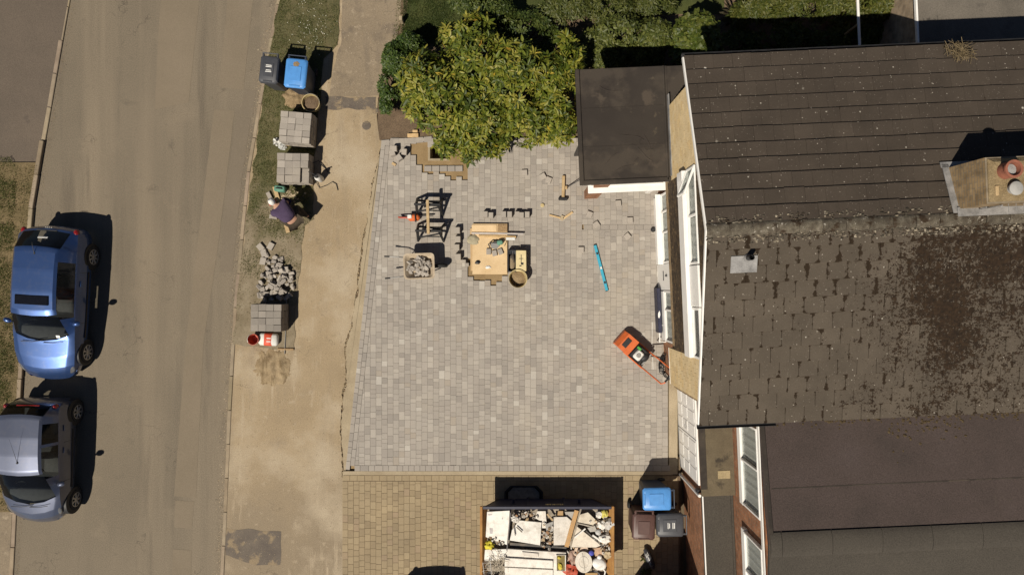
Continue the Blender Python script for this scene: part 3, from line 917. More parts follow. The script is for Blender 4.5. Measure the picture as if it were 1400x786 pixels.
def tile_mat(name, base, mossy):
    """concrete tile: grain, lichen spots, moss that grows from the joints (UV: metres from tile corner)"""
    m, nt, b = new_mat(name)
    p = pos(nt)
    a = nd(nt, 'ShaderNodeAttribute', attribute_name='col')
    c = ramp(nt, noise(nt, p, 1.4, 7), [(0.25, tuple(x * .82 for x in base)), (0.75, tuple(x * 1.18 for x in base))])
    c = mixc(nt, c, a.outputs['Color'])
    c = mixc(nt, c, ramp(nt, noise(nt, p, 55, 3, .7), [(0.25, g(.8)), (0.75, g(1.22))]))
    for sc, size, lo, colr in ((9, .12, .60, (.34, .30, .25)), (22, .17, .56, (.19, .165, .135)), (1.9, .075, .62, (.52, .48, .41)), (5, .10, .62, (.34, .31, .26))):
        v = nd(nt, 'ShaderNodeTexVoronoi', Scale=sc); nt.links.new(p, v.inputs['Vector'])
        f = ramp(nt, mathn(nt, 'ADD', v.outputs['Distance'], mathn(nt, 'MULTIPLY', noise(nt, p, 60, 2), .06)), [(size * .7, g(1)), (size * 1.3, g(0))])
        f = mixc(nt, f, ramp(nt, v.outputs['Color'], [(lo, g(0)), (lo + .03, g(1))]))
        c = mixc(nt, c, colr, f, 'MIX')
    uv = nd(nt, 'ShaderNodeUVMap'); su = nd(nt, 'ShaderNodeSeparateXYZ'); nt.links.new(uv.outputs[0], su.inputs[0])
    sx = nd(nt, 'ShaderNodeSeparateXYZ'); nt.links.new(p, sx.inputs[0])
    # distance from the nearest vertical joint
    du = mathn(nt, 'MINIMUM', su.outputs['X'], mathn(nt, 'SUBTRACT', .40, su.outputs['X']))
    big = noise(nt, p, 3.7, 3, .6); med = noise(nt, p, 19, 5, .7)
    ends = ramp(nt, su.outputs['Y'], [(0.0, g(.9)), (.07, g(.35)), (.17, g(0)), (.25, g(.3)), (.34, g(1))])
    reach = mathn(nt, 'MULTIPLY', mathn(nt, 'SUBTRACT', mathn(nt, 'ADD', mathn(nt, 'MULTIPLY', big, 1.15), mathn(nt, 'ADD', mathn(nt, 'MULTIPLY', med, .7), mathn(nt, 'MULTIPLY', ends, .16))), 0.985 if mossy else 1.14), .26 if mossy else .12)
    sy = nd(nt, 'ShaderNodeSeparateXYZ'); nt.links.new(p, sy.inputs[0])
    if mossy: reach = mathn(nt, 'ADD', reach, mathn(nt, 'MULTIPLY', mathn(nt, 'MAXIMUM', mathn(nt, 'ADD', sy.outputs['Y'], 1.2), 0.0), .014))
    joint = ramp(nt, mathn(nt, 'SUBTRACT', reach, du), [(0.0, g(0)), (0.012, g(1))])
    hair = ramp(nt, mathn(nt, 'ADD', du, mathn(nt, 'MULTIPLY', med, .006)), [(0.006, g(.75)), (0.010, g(0))])
    if mossy:
        c = mixc(nt, c, (.022, .016, .010), hair, 'MIX')
        lap = mixc(nt, ramp(nt, su.outputs['Y'], [(.318, g(0)), (.335, g(1))]), ramp(nt, big, [(.5, g(0)), (.58, g(.8))]))
        c = mixc(nt, c, (.030, .020, .012), lap, 'MIX')
    c = mixc(nt, c, (.024, .0155, .0085), joint, 'MIX')
    if mossy:
        band = ramp(nt, mathn(nt, 'MULTIPLY_ADD', sx.outputs['X'], .1, 0), [(0.62, g(-.0)), (0.82, g(.9)), (0.87, g(1.15)), (0.95, g(1.1)), (1.0, g(.8))])
        band2 = ramp(nt, mathn(nt, 'MULTIPLY_ADD', sx.outputs['Y'], .1, .5), [(.12, g(.25)), (0.26, g(.75)), (0.42, g(1.1)), (0.58, g(1.25))])
        q = mathn(nt, 'ADD', mathn(nt, 'MULTIPLY', mixc(nt, band, band2), .185), mathn(nt, 'ADD', mathn(nt, 'MULTIPLY', noise(nt, p, 1.3, 4), .45), mathn(nt, 'ADD', mathn(nt, 'MULTIPLY', noise(nt, p, 9, 6, .75), .75), mathn(nt, 'MULTIPLY', noise(nt, p, 24, 4, .75), .65))))
        f = ramp(nt, mathn(nt, 'MULTIPLY', q, .5), [(.552, g(0)), (.560, g(1))])
        c = mixc(nt, c, ramp(nt, noise(nt, p, 14, 4), [(.3, (.014, .0092, .006)), (.7, (.036, .0215, .0115))]), f, 'MIX')
        hgt = mathn(nt, 'ADD', mathn(nt, 'MULTIPLY', f, .6), noise(nt, p, 60, 3))
    else:
        hgt = noise(nt, p, 70, 3)
    nt.links.new(c, b.inputs['Base Color'])
    b.inputs['Roughness'].default_value = .92
    b.inputs['Specular IOR Level'].default_value = .2
    bump(nt, b, hgt, .5, .012)
    return m
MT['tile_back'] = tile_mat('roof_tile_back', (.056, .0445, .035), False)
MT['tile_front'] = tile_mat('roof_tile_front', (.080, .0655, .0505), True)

# ------------------------------------------------------------------ main house (local u along ridge, v up the picture)
TH = math.atan(.0443)
HO = (3.76, 1.10, 0)
house = thing('tile_hung_house', 'gabled house with dark concrete tiled roof and tile hung front', 'house', HO, TH)
RZ, PITCHR = 6.13, .305          # ridge height, slope (rise per run)
VT, VB = 3.72, -3.99             # eaves at the top and bottom of the picture
U1 = 8.6
def rh(v): return RZ - PITCHR * abs(v)
core = MB()
prof = [(VB + .42, 2.45), (VT - .58, 2.45), (VT - .58, rh(VT - .58) - .14), (0, RZ - .14), (VB + .42, rh(VB + .42) - .14)]
vs = [(.09, v, h) for v, h in prof] + [(U1 - .1, v, h) for v, h in prof]
core.add(vs, [(0, 4, 3, 2, 1), (5, 6, 7, 8, 9)] + [(i, (i + 1) % 5, (i + 1) % 5 + 5, i + 5) for i in range(5)])
core.build('upper_wall', MT['brick_buff'], house)
low = MB()
low.box(((.42 + U1) / 2, (VT - .58 + VB + .42) / 2, 1.215), (U1 - .42, VT - .58 - VB - .42, 2.43))
low.build('lower_wall', MT['brick_red'], house)

# roof: two slopes of single tiles on a deck
roof = MB()
dk = [(VB, rh(VB) - .05), (0, RZ - .05), (VT, rh(VT) - .05), (VT, rh(VT) - .12), (0, RZ - .13), (VB, rh(VB) - .12)]
vs = [(0.0, v, h) for v, h in dk] + [(U1, v, h) for v, h in dk]
roof.add(vs, [(0, 1, 4, 5), (1, 2, 3, 4), (11, 10, 7, 6), (10, 9, 8, 7)] + [(i, i + 6, (i + 1) % 6 + 6, (i + 1) % 6) for i in range(6)])
roof = roof.build('roof', MT['tile_back'], house)
TW, TE, TLn = .40, .345, .43
pit_a = math.atan(PITCHR)
def tile_mesh(t, mat, w=TW, TL=.43):
    key = ('rt', round(t, 3), mat, round(w, 3), round(TL, 3))
    if key in MESHC: return MESHC[key]
    mb = MB(col=(t, t * .99, t * .97))
    mb.prism([(.0015, 0), (w - .0015, 0), (w - .0015, TL), (.0015, TL)], 0, .046, .004)
    me = mb.mesh('roof_tile', MT[mat])
    uvl = me.uv_layers.new(name='UVMap')
    for lp in me.loops:
        co = me.vertices[lp.vertex_index].co
        uvl.data[lp.index].uv = (co.x, co.y)
    MESHC[key] = me
    return me
tiles = []
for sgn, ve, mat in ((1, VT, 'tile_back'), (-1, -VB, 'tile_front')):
    slope_len = ve / math.cos(pit_a)
    n = int(math.ceil(slope_len / TE))
    for k in range(n):
        s_ = slope_len - (k + 1) * TE + .02     # distance of the tile's upper end from the ridge side
        if s_ + TE < .12: continue
        off = 0 if k % 2 else -TW / 2
        ui = 0
        while ui < 20:
            u0 = off + ui * TW
            ui += 1
            w = TW
            if u0 < 0: w = TW + u0; u0 = 0.0
            if u0 > U1 - .2: break
            tiles.append((sgn, k, u0, w, s_, mat))
def tile_matrix(sgn, u0, s_, w):
    # tile local y runs up the slope from its lower edge
    low_s = s_ + TE
    v = low_s * math.cos(pit_a); z = RZ - low_s * math.sin(pit_a)
    up = Vector((0, -sgn * math.cos(pit_a), math.sin(pit_a)))
    tilt = math.atan(.044 / TE)
    if sgn > 0:
        M_ = Matrix.Translation((u0 + w, v * sgn, z)) @ Matrix.Rotation(math.pi, 4, 'Z')
    else:
        M_ = Matrix.Translation((u0, v * sgn, z))
    return M_ @ Matrix.Rotation(pit_a - tilt, 4, 'X') @ Matrix.Rotation(random.gauss(0, .004), 4, 'Z') @ Matrix.Translation((0, random.gauss(0, .004), random.uniform(-.003, .003)))
tiles.sort(key=lambda t: t[2])
restb = {'tile_back': MB(), 'tile_front': MB()}
for i, (sgn, k, u0, w, s_, mat) in enumerate(tiles):
    t = random.choice([.93, .97, 1.0, 1.0, 1.03, 1.07])
    M_ = tile_matrix(sgn, u0, s_, w)
    if i < 300:
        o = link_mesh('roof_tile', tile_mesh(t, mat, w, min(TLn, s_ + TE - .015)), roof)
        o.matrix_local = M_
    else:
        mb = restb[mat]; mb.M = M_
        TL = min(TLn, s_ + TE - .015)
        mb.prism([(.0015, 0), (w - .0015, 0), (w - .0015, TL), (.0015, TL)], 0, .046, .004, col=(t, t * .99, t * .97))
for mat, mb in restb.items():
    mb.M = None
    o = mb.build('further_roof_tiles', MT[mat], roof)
    o['kind'] = 'stuff'
    me = o.data
    uvl = me.uv_layers.new(name='UVMap')
    # every tile is 12 vertices in the same order: metres from its corner
    w = TW
    base = [(.003, 0), (w - .003, 0), (w - .003, TLn), (.003, TLn)] * 3
    vi = np.empty(len(me.loops), dtype=np.int32); me.loops.foreach_get('vertex_index', vi)
    uvs = np.array(base, dtype=np.float32)[vi % 12]
    uvl.data.foreach_set('uv', uvs.ravel())
MT['ridge'] = surf('ridge', [(0.3, (.055, .043, .031)), (0.55, (.10, .085, .062)), (0.8, (.19, .165, .13))], scale=7, detail=8, rough=.95, fine=.35, fscale=50, bmp=.8, bscale=60, bdist=.015,
                   attr=True, stain=[(5, .55, .62, (.035, .022, .012)), (16, .62, .68, (.34, .31, .26))])
u = -.01
while u < U1 - .1:
    mb = MB(col=g(random.uniform(.8, 1.2)))
    n = 8
    vs = []; fs = []
    L = .44
    for e in (0, 1):
        for r_ in (.15, .128):
            for k in range(n + 1):
                a = math.pi * (.08 + .84 * k / n)
                vs.append((e * L, math.cos(a) * r_ * .92, math.sin(a) * r_ * .55 - .05))
    q = n + 1
    for k in range(n):
        fs += [(k, k + 1, 2 * q + k + 1, 2 * q + k), (q + k, 3 * q + k, 3 * q + k + 1, q + k + 1), (k, q + k, q + k + 1, k + 1), (2 * q + k, 2 * q + k + 1, 3 * q + k + 1, 3 * q + k)]
    mb.add(vs, fs)
    mb.build('ridge_tile', MT['ridge'], roof, smooth=40, loc=(u + .0, 0, RZ + random.uniform(-.006, .006)))
    u += .45
# lumpy mortar with lichen under the ridge
mb = MB()
for k in range(760):
    u = random.uniform(0, U1 - .2); s_ = random.choice([-1, -1, -1, 1])
    v = s_ * random.uniform(.12, .27)
    mb.blob((u, v, rh(v) + .02), (random.uniform(.012, .045), random.uniform(.01, .03), .02), 6, 4, .3, 2, k, col=g(random.choice([.5, .8, 1.2, 2.0, 2.8])))
o = mb.build('ridge_mortar', MT['ridge'], roof, smooth=60); o['kind'] = 'stuff'
# verge boards, gutters
vb = MB()
for sgn, ve in ((1, VT), (-1, -VB)):
    a = Vector((-.028, 0, RZ - .03)); b = Vector((-.028, sgn * ve, rh(ve) - .03))
    vb.add([a + Vector((0, 0, .05)), b + Vector((0, 0, .05)), b + Vector((0, 0, -.03)), a + Vector((0, 0, -.03)),
            a + Vector((.03, 0, .05)), b + Vector((.03, 0, .05)), b + Vector((.03, 0, -.03)), a + Vector((.03, 0, -.03))],
           [(0, 1, 2, 3), (7, 6, 5, 4), (0, 4, 5, 1), (1, 5, 6, 2), (2, 6, 7, 3), (3, 7, 4, 0)])
vb.build('verge_board', MT['white'], house)
def gutter(parent, u0, u1, v, z, mat='black_plastic', name='gutter'):
    mb = MB(); n = 8; vs = []; fs = []
    for e in (u0, u1):
        for r_ in (.06, .052):
            for k in range(n + 1):
                a = math.pi + math.pi * k / n
                vs.append((e, v + math.cos(a) * r_, z + math.sin(a) * r_))
    q = n + 1
    for k in range(n):
        fs += [(k, 2 * q + k, 2 * q + k + 1, k + 1), (q + k, q + k + 1, 3 * q + k + 1, 3 * q + k), (k, k + 1, q + k + 1, q + k), (2 * q + k, 3 * q + k, 3 * q + k + 1, 2 * q + k + 1)]
    fs += [(0, q, 3 * q, 2 * q), (n, 2 * q + n, 3 * q + n, q + n)]
    mb.add(vs, fs)
    return mb.build(name, MT[mat], parent)
gutter(house, -.02, U1, VT + .05, rh(VT) - .06)
gutter(house, -.02, 1.66, VB - .05, rh(VB) - .06)
fb = MB()
fb.box((U1 / 2, VT - .03, rh(VT) - .16), (U1, .025, .14)); fb.box((.82, VB + .03, rh(VB) - .16), (1.6, .025, .14))
fb.build('fascia_board', MT['black_plastic'], house)

# ---- gable front: tile hanging, windows
def hung(parent, name, v0, v1, hb, ht, mat, tw, te, u, tones, rag=0.0):
    """small hung tiles on the plane u, in courses; ht is a function of v"""
    mb = MB()
    h = hb; k = 0
    while h < 6.1:
        v = v0 - (tw / 2 if k % 2 else 0)
        while v < v1:
            a, b = max(v, v0), min(v + tw, v1)
            v += tw
            if b - a < .02: continue
            top = min(ht(a), ht(b))
            if h >= top - .02: continue
            hh = min(h + te * 1.05, top)
            t = random.choice(tones)
            rr = random.uniform(0, rag)
            du = random.uniform(0, .004)
            x0 = u - .022 - du; x1 = u - .004
            mb.add([(x0, a + .002, h - rr), (x0, b - .002, h - rr), (x1, b - .002, hh), (x1, a + .002, hh),
                    (u + .02, a + .002, h - rr), (u + .02, b - .002, h - rr)],
                   [(0, 3, 2, 1), (0, 1, 5, 4), (0, 4, 3), (1, 2, 5)], col=t)
        h += te; k += 1
    o = mb.build(name, MT[mat], parent)
    o['kind'] = 'stuff'
    return o
top = lambda v: rh(v) - .10
CRM = [(1, 1, 1), (.93, .9, .86), (1.06, 1.05, 1.02), (1.0, .95, .85), (.97, .97, .97)]
BRN = [(1, 1, 1), (.7, .68, .66), (1.3, 1.25, 1.15), (.85, .83, .8), (1.1, 1.05, .95)]
hung(house, 'cream_tile_hanging', -3.50, -2.60, 2.32, top, 'tile_cream', .19, .165, .05, CRM)
hung(house, 'cream_tile_hanging', 1.40, 3.13, 3.30, top, 'tile_cream', .19, .12, .05, CRM)
W0, W1 = -2.60, 1.40                       # window strip
hung(house, 'brown_tile_hanging', W0, W1, 2.98, lambda v: 4.30, 'tile_brown', .16, .10, .05, BRN, rag=.03)
hung(house, 'brown_tile_hanging', W0, W1, 5.42, top, 'tile_brown', .16, .10, .05, BRN, rag=.02)
# cream panel edges / underside so the panel reads as thick
eb = MB()
eb.box((.16, -3.05, 2.31), (.28, .9, .03)); eb.box((.21, -.6, 2.955), (.32, 4.0, .03))
eb.build('jetty_soffit', MT['white'], house)
# fill behind (between brown courses and ground floor)
def window(parent, u, v0, v1, h0, h1, mull, name='window', depth=.06, glass='glass', blind=True, transom=None):
    """white frame facing -u with panes; mull = list of v positions of mullions"""
    w = MB()
    fw_ = .055
    w.box((u, (v0 + v1) / 2, h0 + fw_ / 2), (depth, v1 - v0, fw_), bev=.008)
    w.box((u, (v0 + v1) / 2, h1 - fw_ / 2), (depth, v1 - v0, fw_), bev=.008)
    w.box((u, v0 + fw_ / 2, (h0 + h1) / 2), (depth, fw_, h1 - h0 - 2 * fw_), bev=.008)
    w.box((u, v1 - fw_ / 2, (h0 + h1) / 2), (depth, fw_, h1 - h0 - 2 * fw_), bev=.008)
    for m in mull:
        w.box((u, m, (h0 + h1) / 2), (depth, fw_, h1 - h0 - 2 * fw_), bev=.008)
    fr = w.build(name, MT['white'], parent)
    ed = [v0] + sorted(mull) + [v1]
    for a, b in zip(ed[:-1], ed[1:]):
        MB().box((u + .008, (a + b) / 2, (h0 + h1) / 2), (.012, b - a - .06, h1 - h0 - .1)).build('pane', MT[glass], fr)
        rb = MB()
        n = max(4, int((b - a) / .07))
        vs = []; fs = []
        if blind:
            for k in range(n + 1):
                vv = a + .04 + (b - a - .08) * k / n
                uu = u + .034 + .007 * math.sin(k * 2.2)
                vs += [(uu, vv, h0 + .05), (uu, vv, h1 - .05)]
            fs = [(2 * k, 2 * k + 1, 2 * k + 3, 2 * k + 2) for k in range(n)]
            rb.add(vs, fs)
            rb.build('curtain', MT['curtain'], fr)
    return fr
# upper windows
sill = MB()
sill.box((-.02, (W0 + W1) / 2, 4.52), (.13, W1 - W0 + .0, .42), bev=.012)
sill.build('window_apron', MT['white'], house)
window(house, .03, -.62, W1, 4.74, 5.41, [.40], blind=True)
window(house, .03, W0, -1.52, 4.74, 5.30, [], blind=False)
pn = MB(); pn.box((.02, -1.07, 5.075), (.07, .86, .67), bev=.01); pn.build('white_panel', MT['white'], house)
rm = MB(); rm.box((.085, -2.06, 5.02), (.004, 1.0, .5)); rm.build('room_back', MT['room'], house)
# opened casement
cs = thing('x', 'x', 'x') if False else None
cw = MB()
L_, Hh = .62, .60
for (a, b, c_, d_) in ((0, 0, L_, .05), (0, Hh - .05, L_, .05)):
    cw.box((0, a + c_ / 2, b + d_ / 2), (.05, c_, d_), bev=.008)
for yy in (.025, L_ - .025):
    cw.box((0, yy, Hh / 2), (.05, .05, Hh - .1), bev=.008)
case = cw.build('open_casement', MT['white'], house, loc=(-.20, .83, 4.78))
case.rotation_euler = (0, 0, -math.atan2(.22, .55))
MB().box((0, L_ / 2, Hh / 2), (.012, L_ - .1, Hh - .1)).build('pane', MT['glass'], case)
# ground floor front at u = .36
GU = .33
gl = MB()
gl.box((GU + .06, (W0 + W1) / 2 + .05, 2.35), (.10, W1 - W0 - .1, 1.2), bev=.0)
gl.build('lintel_band', MT['brick_red'], house)
wp = MB(); wp.box((GU + .0, .46, .40), (.10, 1.86, .80), bev=.012); wp.box((GU - .06, .46, .82), (.2, 1.9, .04), bev=.01)
wp.build('bay_panel', MT['white'], house)
window(house, GU, -.47, 1.39, .845, 1.75, [.35, .9])
d1 = MB(); d1.box((GU + .01, -.83, .90), (.08, .70, 1.66), bev=.015)
d1 = d1.build('front_door', MT['white'], house)
MB().lathe([(.03, 0), (.035, .02), (.02, .05)], 12, rot=Matrix.Rotation(-math.pi / 2, 3, 'Y')).build('door_knocker', MT['black_plastic'], d1, loc=(GU - .03, -.80, 1.25))
MB().box((GU - .035, -.80, .85), (.01, .26, .06), bev=.004).build('letterbox', MT['black_plastic'], d1)
d2 = MB(); d2.box((GU + .01, -1.89, .40), (.09, 1.36, .72), bev=.012)
d2 = d2.build('side_panel', MT['white'], house)
window(house, GU, -2.58, -1.2, .78, 1.75, [-1.72], blind=True)
# porch post and step under the cream panel
ps = MB(); ps.box((GU + .2, -3.05, 1.2), (.3, .86, 2.2)); ps.build('porch_wall', MT['brick_red'], house)

# ---- side garage with flat roof
GV0, GV1 = -6.36, -3.50
gw = MB(); gw.box((1.6, (GV0 + GV1) / 2, 1.05), (1.66, GV1 - GV0, 2.1)); gw.build('garage_wall', MT['brick_red'], house)
gr = MB(); gr.box((1.62, (GV0 + GV1) / 2, 2.14), (1.80, GV1 - GV0 + .04, .07), bev=.01); gr = gr.build('garage_roof', MT['mineral'], house)
MB().box((1.30, -5.85, 2.181), (.31, .2, .012), bev=.003).build('repair_patch', surf('patch', [(0.3, (.26, .20, .11)), (.7, (.33, .26, .15))], fine=.3), gr)
MB().box((.79, -5.0, 2.182), (.16, 2.4, .016), bev=.004).build('edge_strip', MT['felt'], gr)
gd = MB()
gd.box((.735, -5.02, .98), (.05, 2.30, 1.92), bev=.008)
gd = gd.build('garage_door', MT['white'], house)
for q in range(2):
    for hh in ((.10, .58), (.66, 1.14), (1.22, 1.84)):
        for cc in range(3):
            v = -6.10 + q * 1.12 + cc * .35 + .16
            mb = MB()
            h0, h1 = hh
            mb.box((.707, v, (h0 + h1) / 2), (.012, .27, h1 - h0 - .06), bev=.0055)
            mb.build('door_panel', MT['white'], gd)
MB().box((.7085, -5.03, .98), (.006, .014, 1.9)).build('door_gap', MT['black_plastic'], gd)
hd = MB(); hd.tube([(.69, -4.88, 1.05), (.65, -4.88, 1.05), (.65, -4.78, 1.05)], .012, 8); hd.build('door_handle', MT['lead'], gd)
sl = MB(); sl.box((.715, -6.32, 1.85), (.1, .09, .16), bev=.015); sl.build('wall_lamp', MT['black_plastic'], house)
dp = MB(); dp.tube([(.70, -6.40, .0), (.70, -6.40, 2.05)], .04, 10); dp.build('downpipe', MT['white'], house)

# ---- chimney
cb = MB()
cu0, cu1, cv0, cv1, cz = 4.88, 6.3, .20, 1.04, 6.90
cb.box(((cu0 + cu1) / 2, (cv0 + cv1) / 2, (5.5 + cz) / 2), (cu1 - cu0, cv1 - cv0, cz - 5.5))
chim = cb.build('chimney', MT['brick_buff'], house)
MT['flaunch'] = surf('flaunch', [(0.3, (.17, .12, .06)), (0.7, (.28, .21, .115))], scale=6, detail=8, fine=.35, bmp=.8, bscale=50, bdist=.02)
fl = MB()
fl.prism([(cu0 + .03, cv0 + .03), (cu1 - .03, cv0 + .03), (cu1 - .03, cv1 - .03), (cu0 + .03, cv1 - .03)], cz, cz + .09, .07)
fl.build('flaunching', MT['flaunch'], chim, smooth=30)
MT['lead_pale'] = plain('pale_metal', (.33, .32, .30), rough=.7)
MT['stack'] = MT['brick_buff']
def pot(u, v, r_, h):
    pm = MB()
    pm.lathe([(r_ * 1.05, 0), (r_ * .95, h * .8), (r_ * 1.12, h * .84), (r_ * 1.12, h), (r_ * .82, h), (r_ * .80, h * .55), (.001, h * .55)], 24, (u, v, cz + .06))
    return pm.build('chimney_pot', MT['terracotta'], chim, smooth=40)
p_ = pot(5.17, .77, .145, .26)
MB().lathe([(.115, 0), (.10, .03), (.001, .045)], 20, (5.17, .77, cz + .20)).build('pot_cap', MT['lead'], p_)
MB().lathe([(.09, 0), (.09, .12), (.125, .13), (.125, .155), (.11, .165), (.001, .17)], 20, (5.28, .44, cz + .05)).build('flue_cowl', MT['lead_pale'], chim, smooth=40)
MB().box((5.0, .42, cz + .09), (.06, .18, .06), bev=.008).build('loose_brick', MT['timber'], chim)
fsh = MB()
fsh.box((cu0 - .06, (cv0 + cv1) / 2, rh((cv0 + cv1) / 2) + .06), (.13, cv1 - cv0 + .2, .012), rot=Matrix.Rotation(-pit_a, 3, 'X'))
fsh.box((cu0 + .35, cv1 + .06, rh(cv1 + .06) + .06), (1.0, .12, .012), rot=Matrix.Rotation(-pit_a, 3, 'X'))
fsh.box((cu0 + .6, cv0 - .06, rh(cv0 - .06) + .075), (1.3, .18, .014), rot=Matrix.Rotation(-.1, 3, 'X'))
fsh.build('flashing', MT['lead'], chim)
ae = MB()
ae.tube([(cu0 + .35, cv0 - .03, 6.2), (cu0 + .35, cv0 - .03, 6.8)], .014, 8)
ae.tube([(cu0 + .35, cv0 - .05, 6.75), (cu0 + 1.5, cv0 - .07, 6.75)], .01, 8)
for k in range(7): ae.tube([(cu0 + .5 + k * .14, cv0 - .16, 6.75), (cu0 + .5 + k * .14, cv0 + .04, 6.75)], .005, 6)
ae.box((cu0 + .35, cv0 - .02, 6.35), (.05, .04, .12), bev=.006)
ae.build('aerial', MT['lead'], chim)
# yellow lichen streak on the tiles below the stack
# ---- soil vent pipe with lead slate
sv = MB()
svu, svv = .74, -.62
rotS = Matrix.Rotation(pit_a, 3, 'X')
sv.box((svu, svv - .06, rh(svv + -.06) + .045), (.52, .34, .012), rot=rotS)
sv = sv.build('lead_slate', MT['lead'], house)
MB().tube([(svu + .06, svv + .06, rh(svv) - .05), (svu + .06, svv + .06, rh(svv) + .32)], .055, 14, caps=False).build('vent_pipe', MT['black_plastic'], sv, smooth=40)
MB().lathe([(.085, 0), (.075, .06), (.058, .10)], 16, (svu + .06, svv + .06, rh(svv) + .02)).build('pipe_collar', MT['lead'], sv, smooth=40)

# ---- nest of twigs in the eaves gutter
nest = MB()
for k in range(110):
    a = random.uniform(0, 6.28); r_ = random.uniform(.02, .28)
    c = Vector((math.cos(a) * r_ * 1.1, math.sin(a) * r_ * .8, random.uniform(0, .09) * (1 - r_)))
    d = Vector((random.gauss(0, 1), random.gauss(0, 1), random.gauss(0, .25))).normalized() * random.uniform(.06, .17)
    nest.tube([c - d, c + d * .2 + Vector((0, 0, .01)), c + d], .0045, 4, col=g(random.uniform(.6, 1.3)))
MT['twig'] = surf('twig', [(0.3, (.13, .095, .05)), (.7, (.21, .16, .09))], scale=8, fine=.2, bmp=0, attr=True)
pn_ = P(1312, 71, 5.1)
o = nest.build('bird_nest', MT['twig'], None, loc=(pn_.x, pn_.y, 5.10))
o.rotation_euler = (-pit_a, 0, TH)
tag(o, 'bird nest of brown twigs at the top edge of the tiled roof', 'nest')

# ------------------------------------------------------------------ flat roofed extension
ext = thing('flat_roofed_garage', 'flat roofed garage with black felt roof against the house front', 'garage', HO, TH)
EU0, EU1, EV0, EV1, EH = -2.10, .05, 1.40, 4.10, 3.30
ew = MB()
ew.box((EU0 + .54, (EV0 + EV1) / 2 + .22, 1.5), (.22, EV1 - EV0 - .62, 3.0))
ew.box(((EU0 + .6 + EU1) / 2, EV1 - .15, 1.5), (EU1 - EU0 - .9, .22, 3.0))
ew.build('wall', MT['brick_red'], ext)
pr = MB(); pr.box((EU0 + .62, EV0 + .17, 1.5), (.36, .22, 3.0)); pr.build('brick_pier', MT['brick_red'], ext)
rf = MB()
rf.box(((EU0 + EU1) / 2, (EV0 + EV1) / 2, EH - .13), (EU1 - EU0 - .02, EV1 - EV0 - .02, .18))
rf.box(((EU0 + EU1) / 2, (EV0 + EV1) / 2, EH - .02), (EU1 - EU0, EV1 - EV0, .04), bev=.012)
rf.box((.40, 3.66, EH - .075), (.72, .86, .15), bev=.012)
rf = rf.build('felt_roof', MT['felt'], ext)
kb = MB()
kb.box((EU0 + .05, (EV0 + EV1) / 2, EH + .015), (.09, EV1 - EV0, .05), bev=.015)
kb.box(((EU0 + EU1) / 2, EV0 + .05, EH + .012), (EU1 - EU0, .09, .04), bev=.015)
kb.box((EU1 - .09, (EV0 + EV1) / 2, EH + .012), (.05, EV1 - EV0, .04), bev=.015)
kb.build('kerb_upstand', MT['felt'], rf)
fl_ = MB(); fl_.box((EU1 - .022, (EV0 + EV1) / 2 - .3, EH + .08), (.02, 1.9, .14)); fl_.build('lead_flashing', MT['lead'], rf)
for k in range(9):
    u = random.uniform(EU0 + .3, EU1 - .4); v = random.uniform(EV0 + .3, EV1 - .3); a = random.gauss(0, .5) + (0 if k % 2 else 1.5); L = random.uniform(.25, .7)
    pts = [(u + math.cos(a) * L * (t - .5) + .04 * math.sin(t * 5 + k), v + math.sin(a) * L * (t - .5) + .05 * math.sin(t * 4 + k), EH - .004) for t in np.linspace(0, 1, 9)]
    wr = MB(); wr.tube(pts, [.003] + [random.uniform(.010, .017) for _ in range(7)] + [.003], 6)
    wr.build('felt_wrinkle', MT['felt'], rf, smooth=70)
lap = MB()
for v in (2.25, 3.15): lap.box(((EU0 + EU1) / 2, v, EH + .004), (EU1 - EU0 - .2, .06, .008), bev=.003)
lap.build('felt_lap', MT['felt'], rf)
fa = MB(); fa.box(((EU0 + EU1) / 2 + .25, EV0 + .035, EH - .19), (EU1 - EU0 - .5, .022, .28)); fa.build('fascia', MT['white'], ext)
od = MB(); od.box((-.82, EV0 + .36, 2.22), (1.95, .86, .05), rot=Matrix.Rotation(.06, 3, 'X'), bev=.01)
od = od.build('raised_door', MT['white'], ext)
for q in range(3):
    MB().box((-.82, EV0 + .10 + q * .26, 2.232 + q * .016), (1.80, .05, .03), rot=Matrix.Rotation(.06, 3, 'X'), bev=.006).build('door_rib', MT['white'], od)
jm = MB(); jm.box((.12, EV0 + .20, 1.1), (.14, .12, 2.2), bev=.01); jm.build('door_jamb', MT['white'], ext)
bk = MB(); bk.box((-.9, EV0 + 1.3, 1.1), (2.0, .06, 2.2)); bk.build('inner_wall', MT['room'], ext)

# ------------------------------------------------------------------ neighbouring house, lower right
nb = thing('neighbour_house', 'brick neighbouring house with mauve felt roof and white windows', 'house', HO, TH)
NU, NV0, NV1, NZ = 1.56, -12.5, -4.03, 4.28
NR = -6.72
w = MB(); w.box(((NU + 9) / 2, (NV0 + NV1) / 2, NZ / 2 - .03), (9 - NU, NV1 - NV0, NZ - .06)); w.build('wall', MT['brick_red'], nb)
def nrh(v): return NZ + .30 * (1 - (v - NR) / (NV1 - NR)) if v > NR else NZ + .30 * (1 - (NR - v) / (NR - NV0) * 1.6)
rs = MB()
r0 = NU - .07
rs.add([(r0, NV1 + .1, NZ), (9, NV1 + .1, NZ), (9, NR, NZ + .30), (r0, NR, NZ + .30), (r0, NV1 + .1, NZ - .1), (9, NV1 + .1, NZ - .1), (9, NR, NZ + .2), (r0, NR, NZ + .2)],
       [(0, 1, 2, 3), (7, 6, 5, 4), (0, 4, 5, 1), (3, 7, 4, 0), (2, 6, 7, 3), (1, 5, 6, 2)])
r1 = rs.build('front_roof_slope', MT['felt_mauve'], nb)
rs = MB()
zb = NZ + .3 - .11 * (NR - NV0)
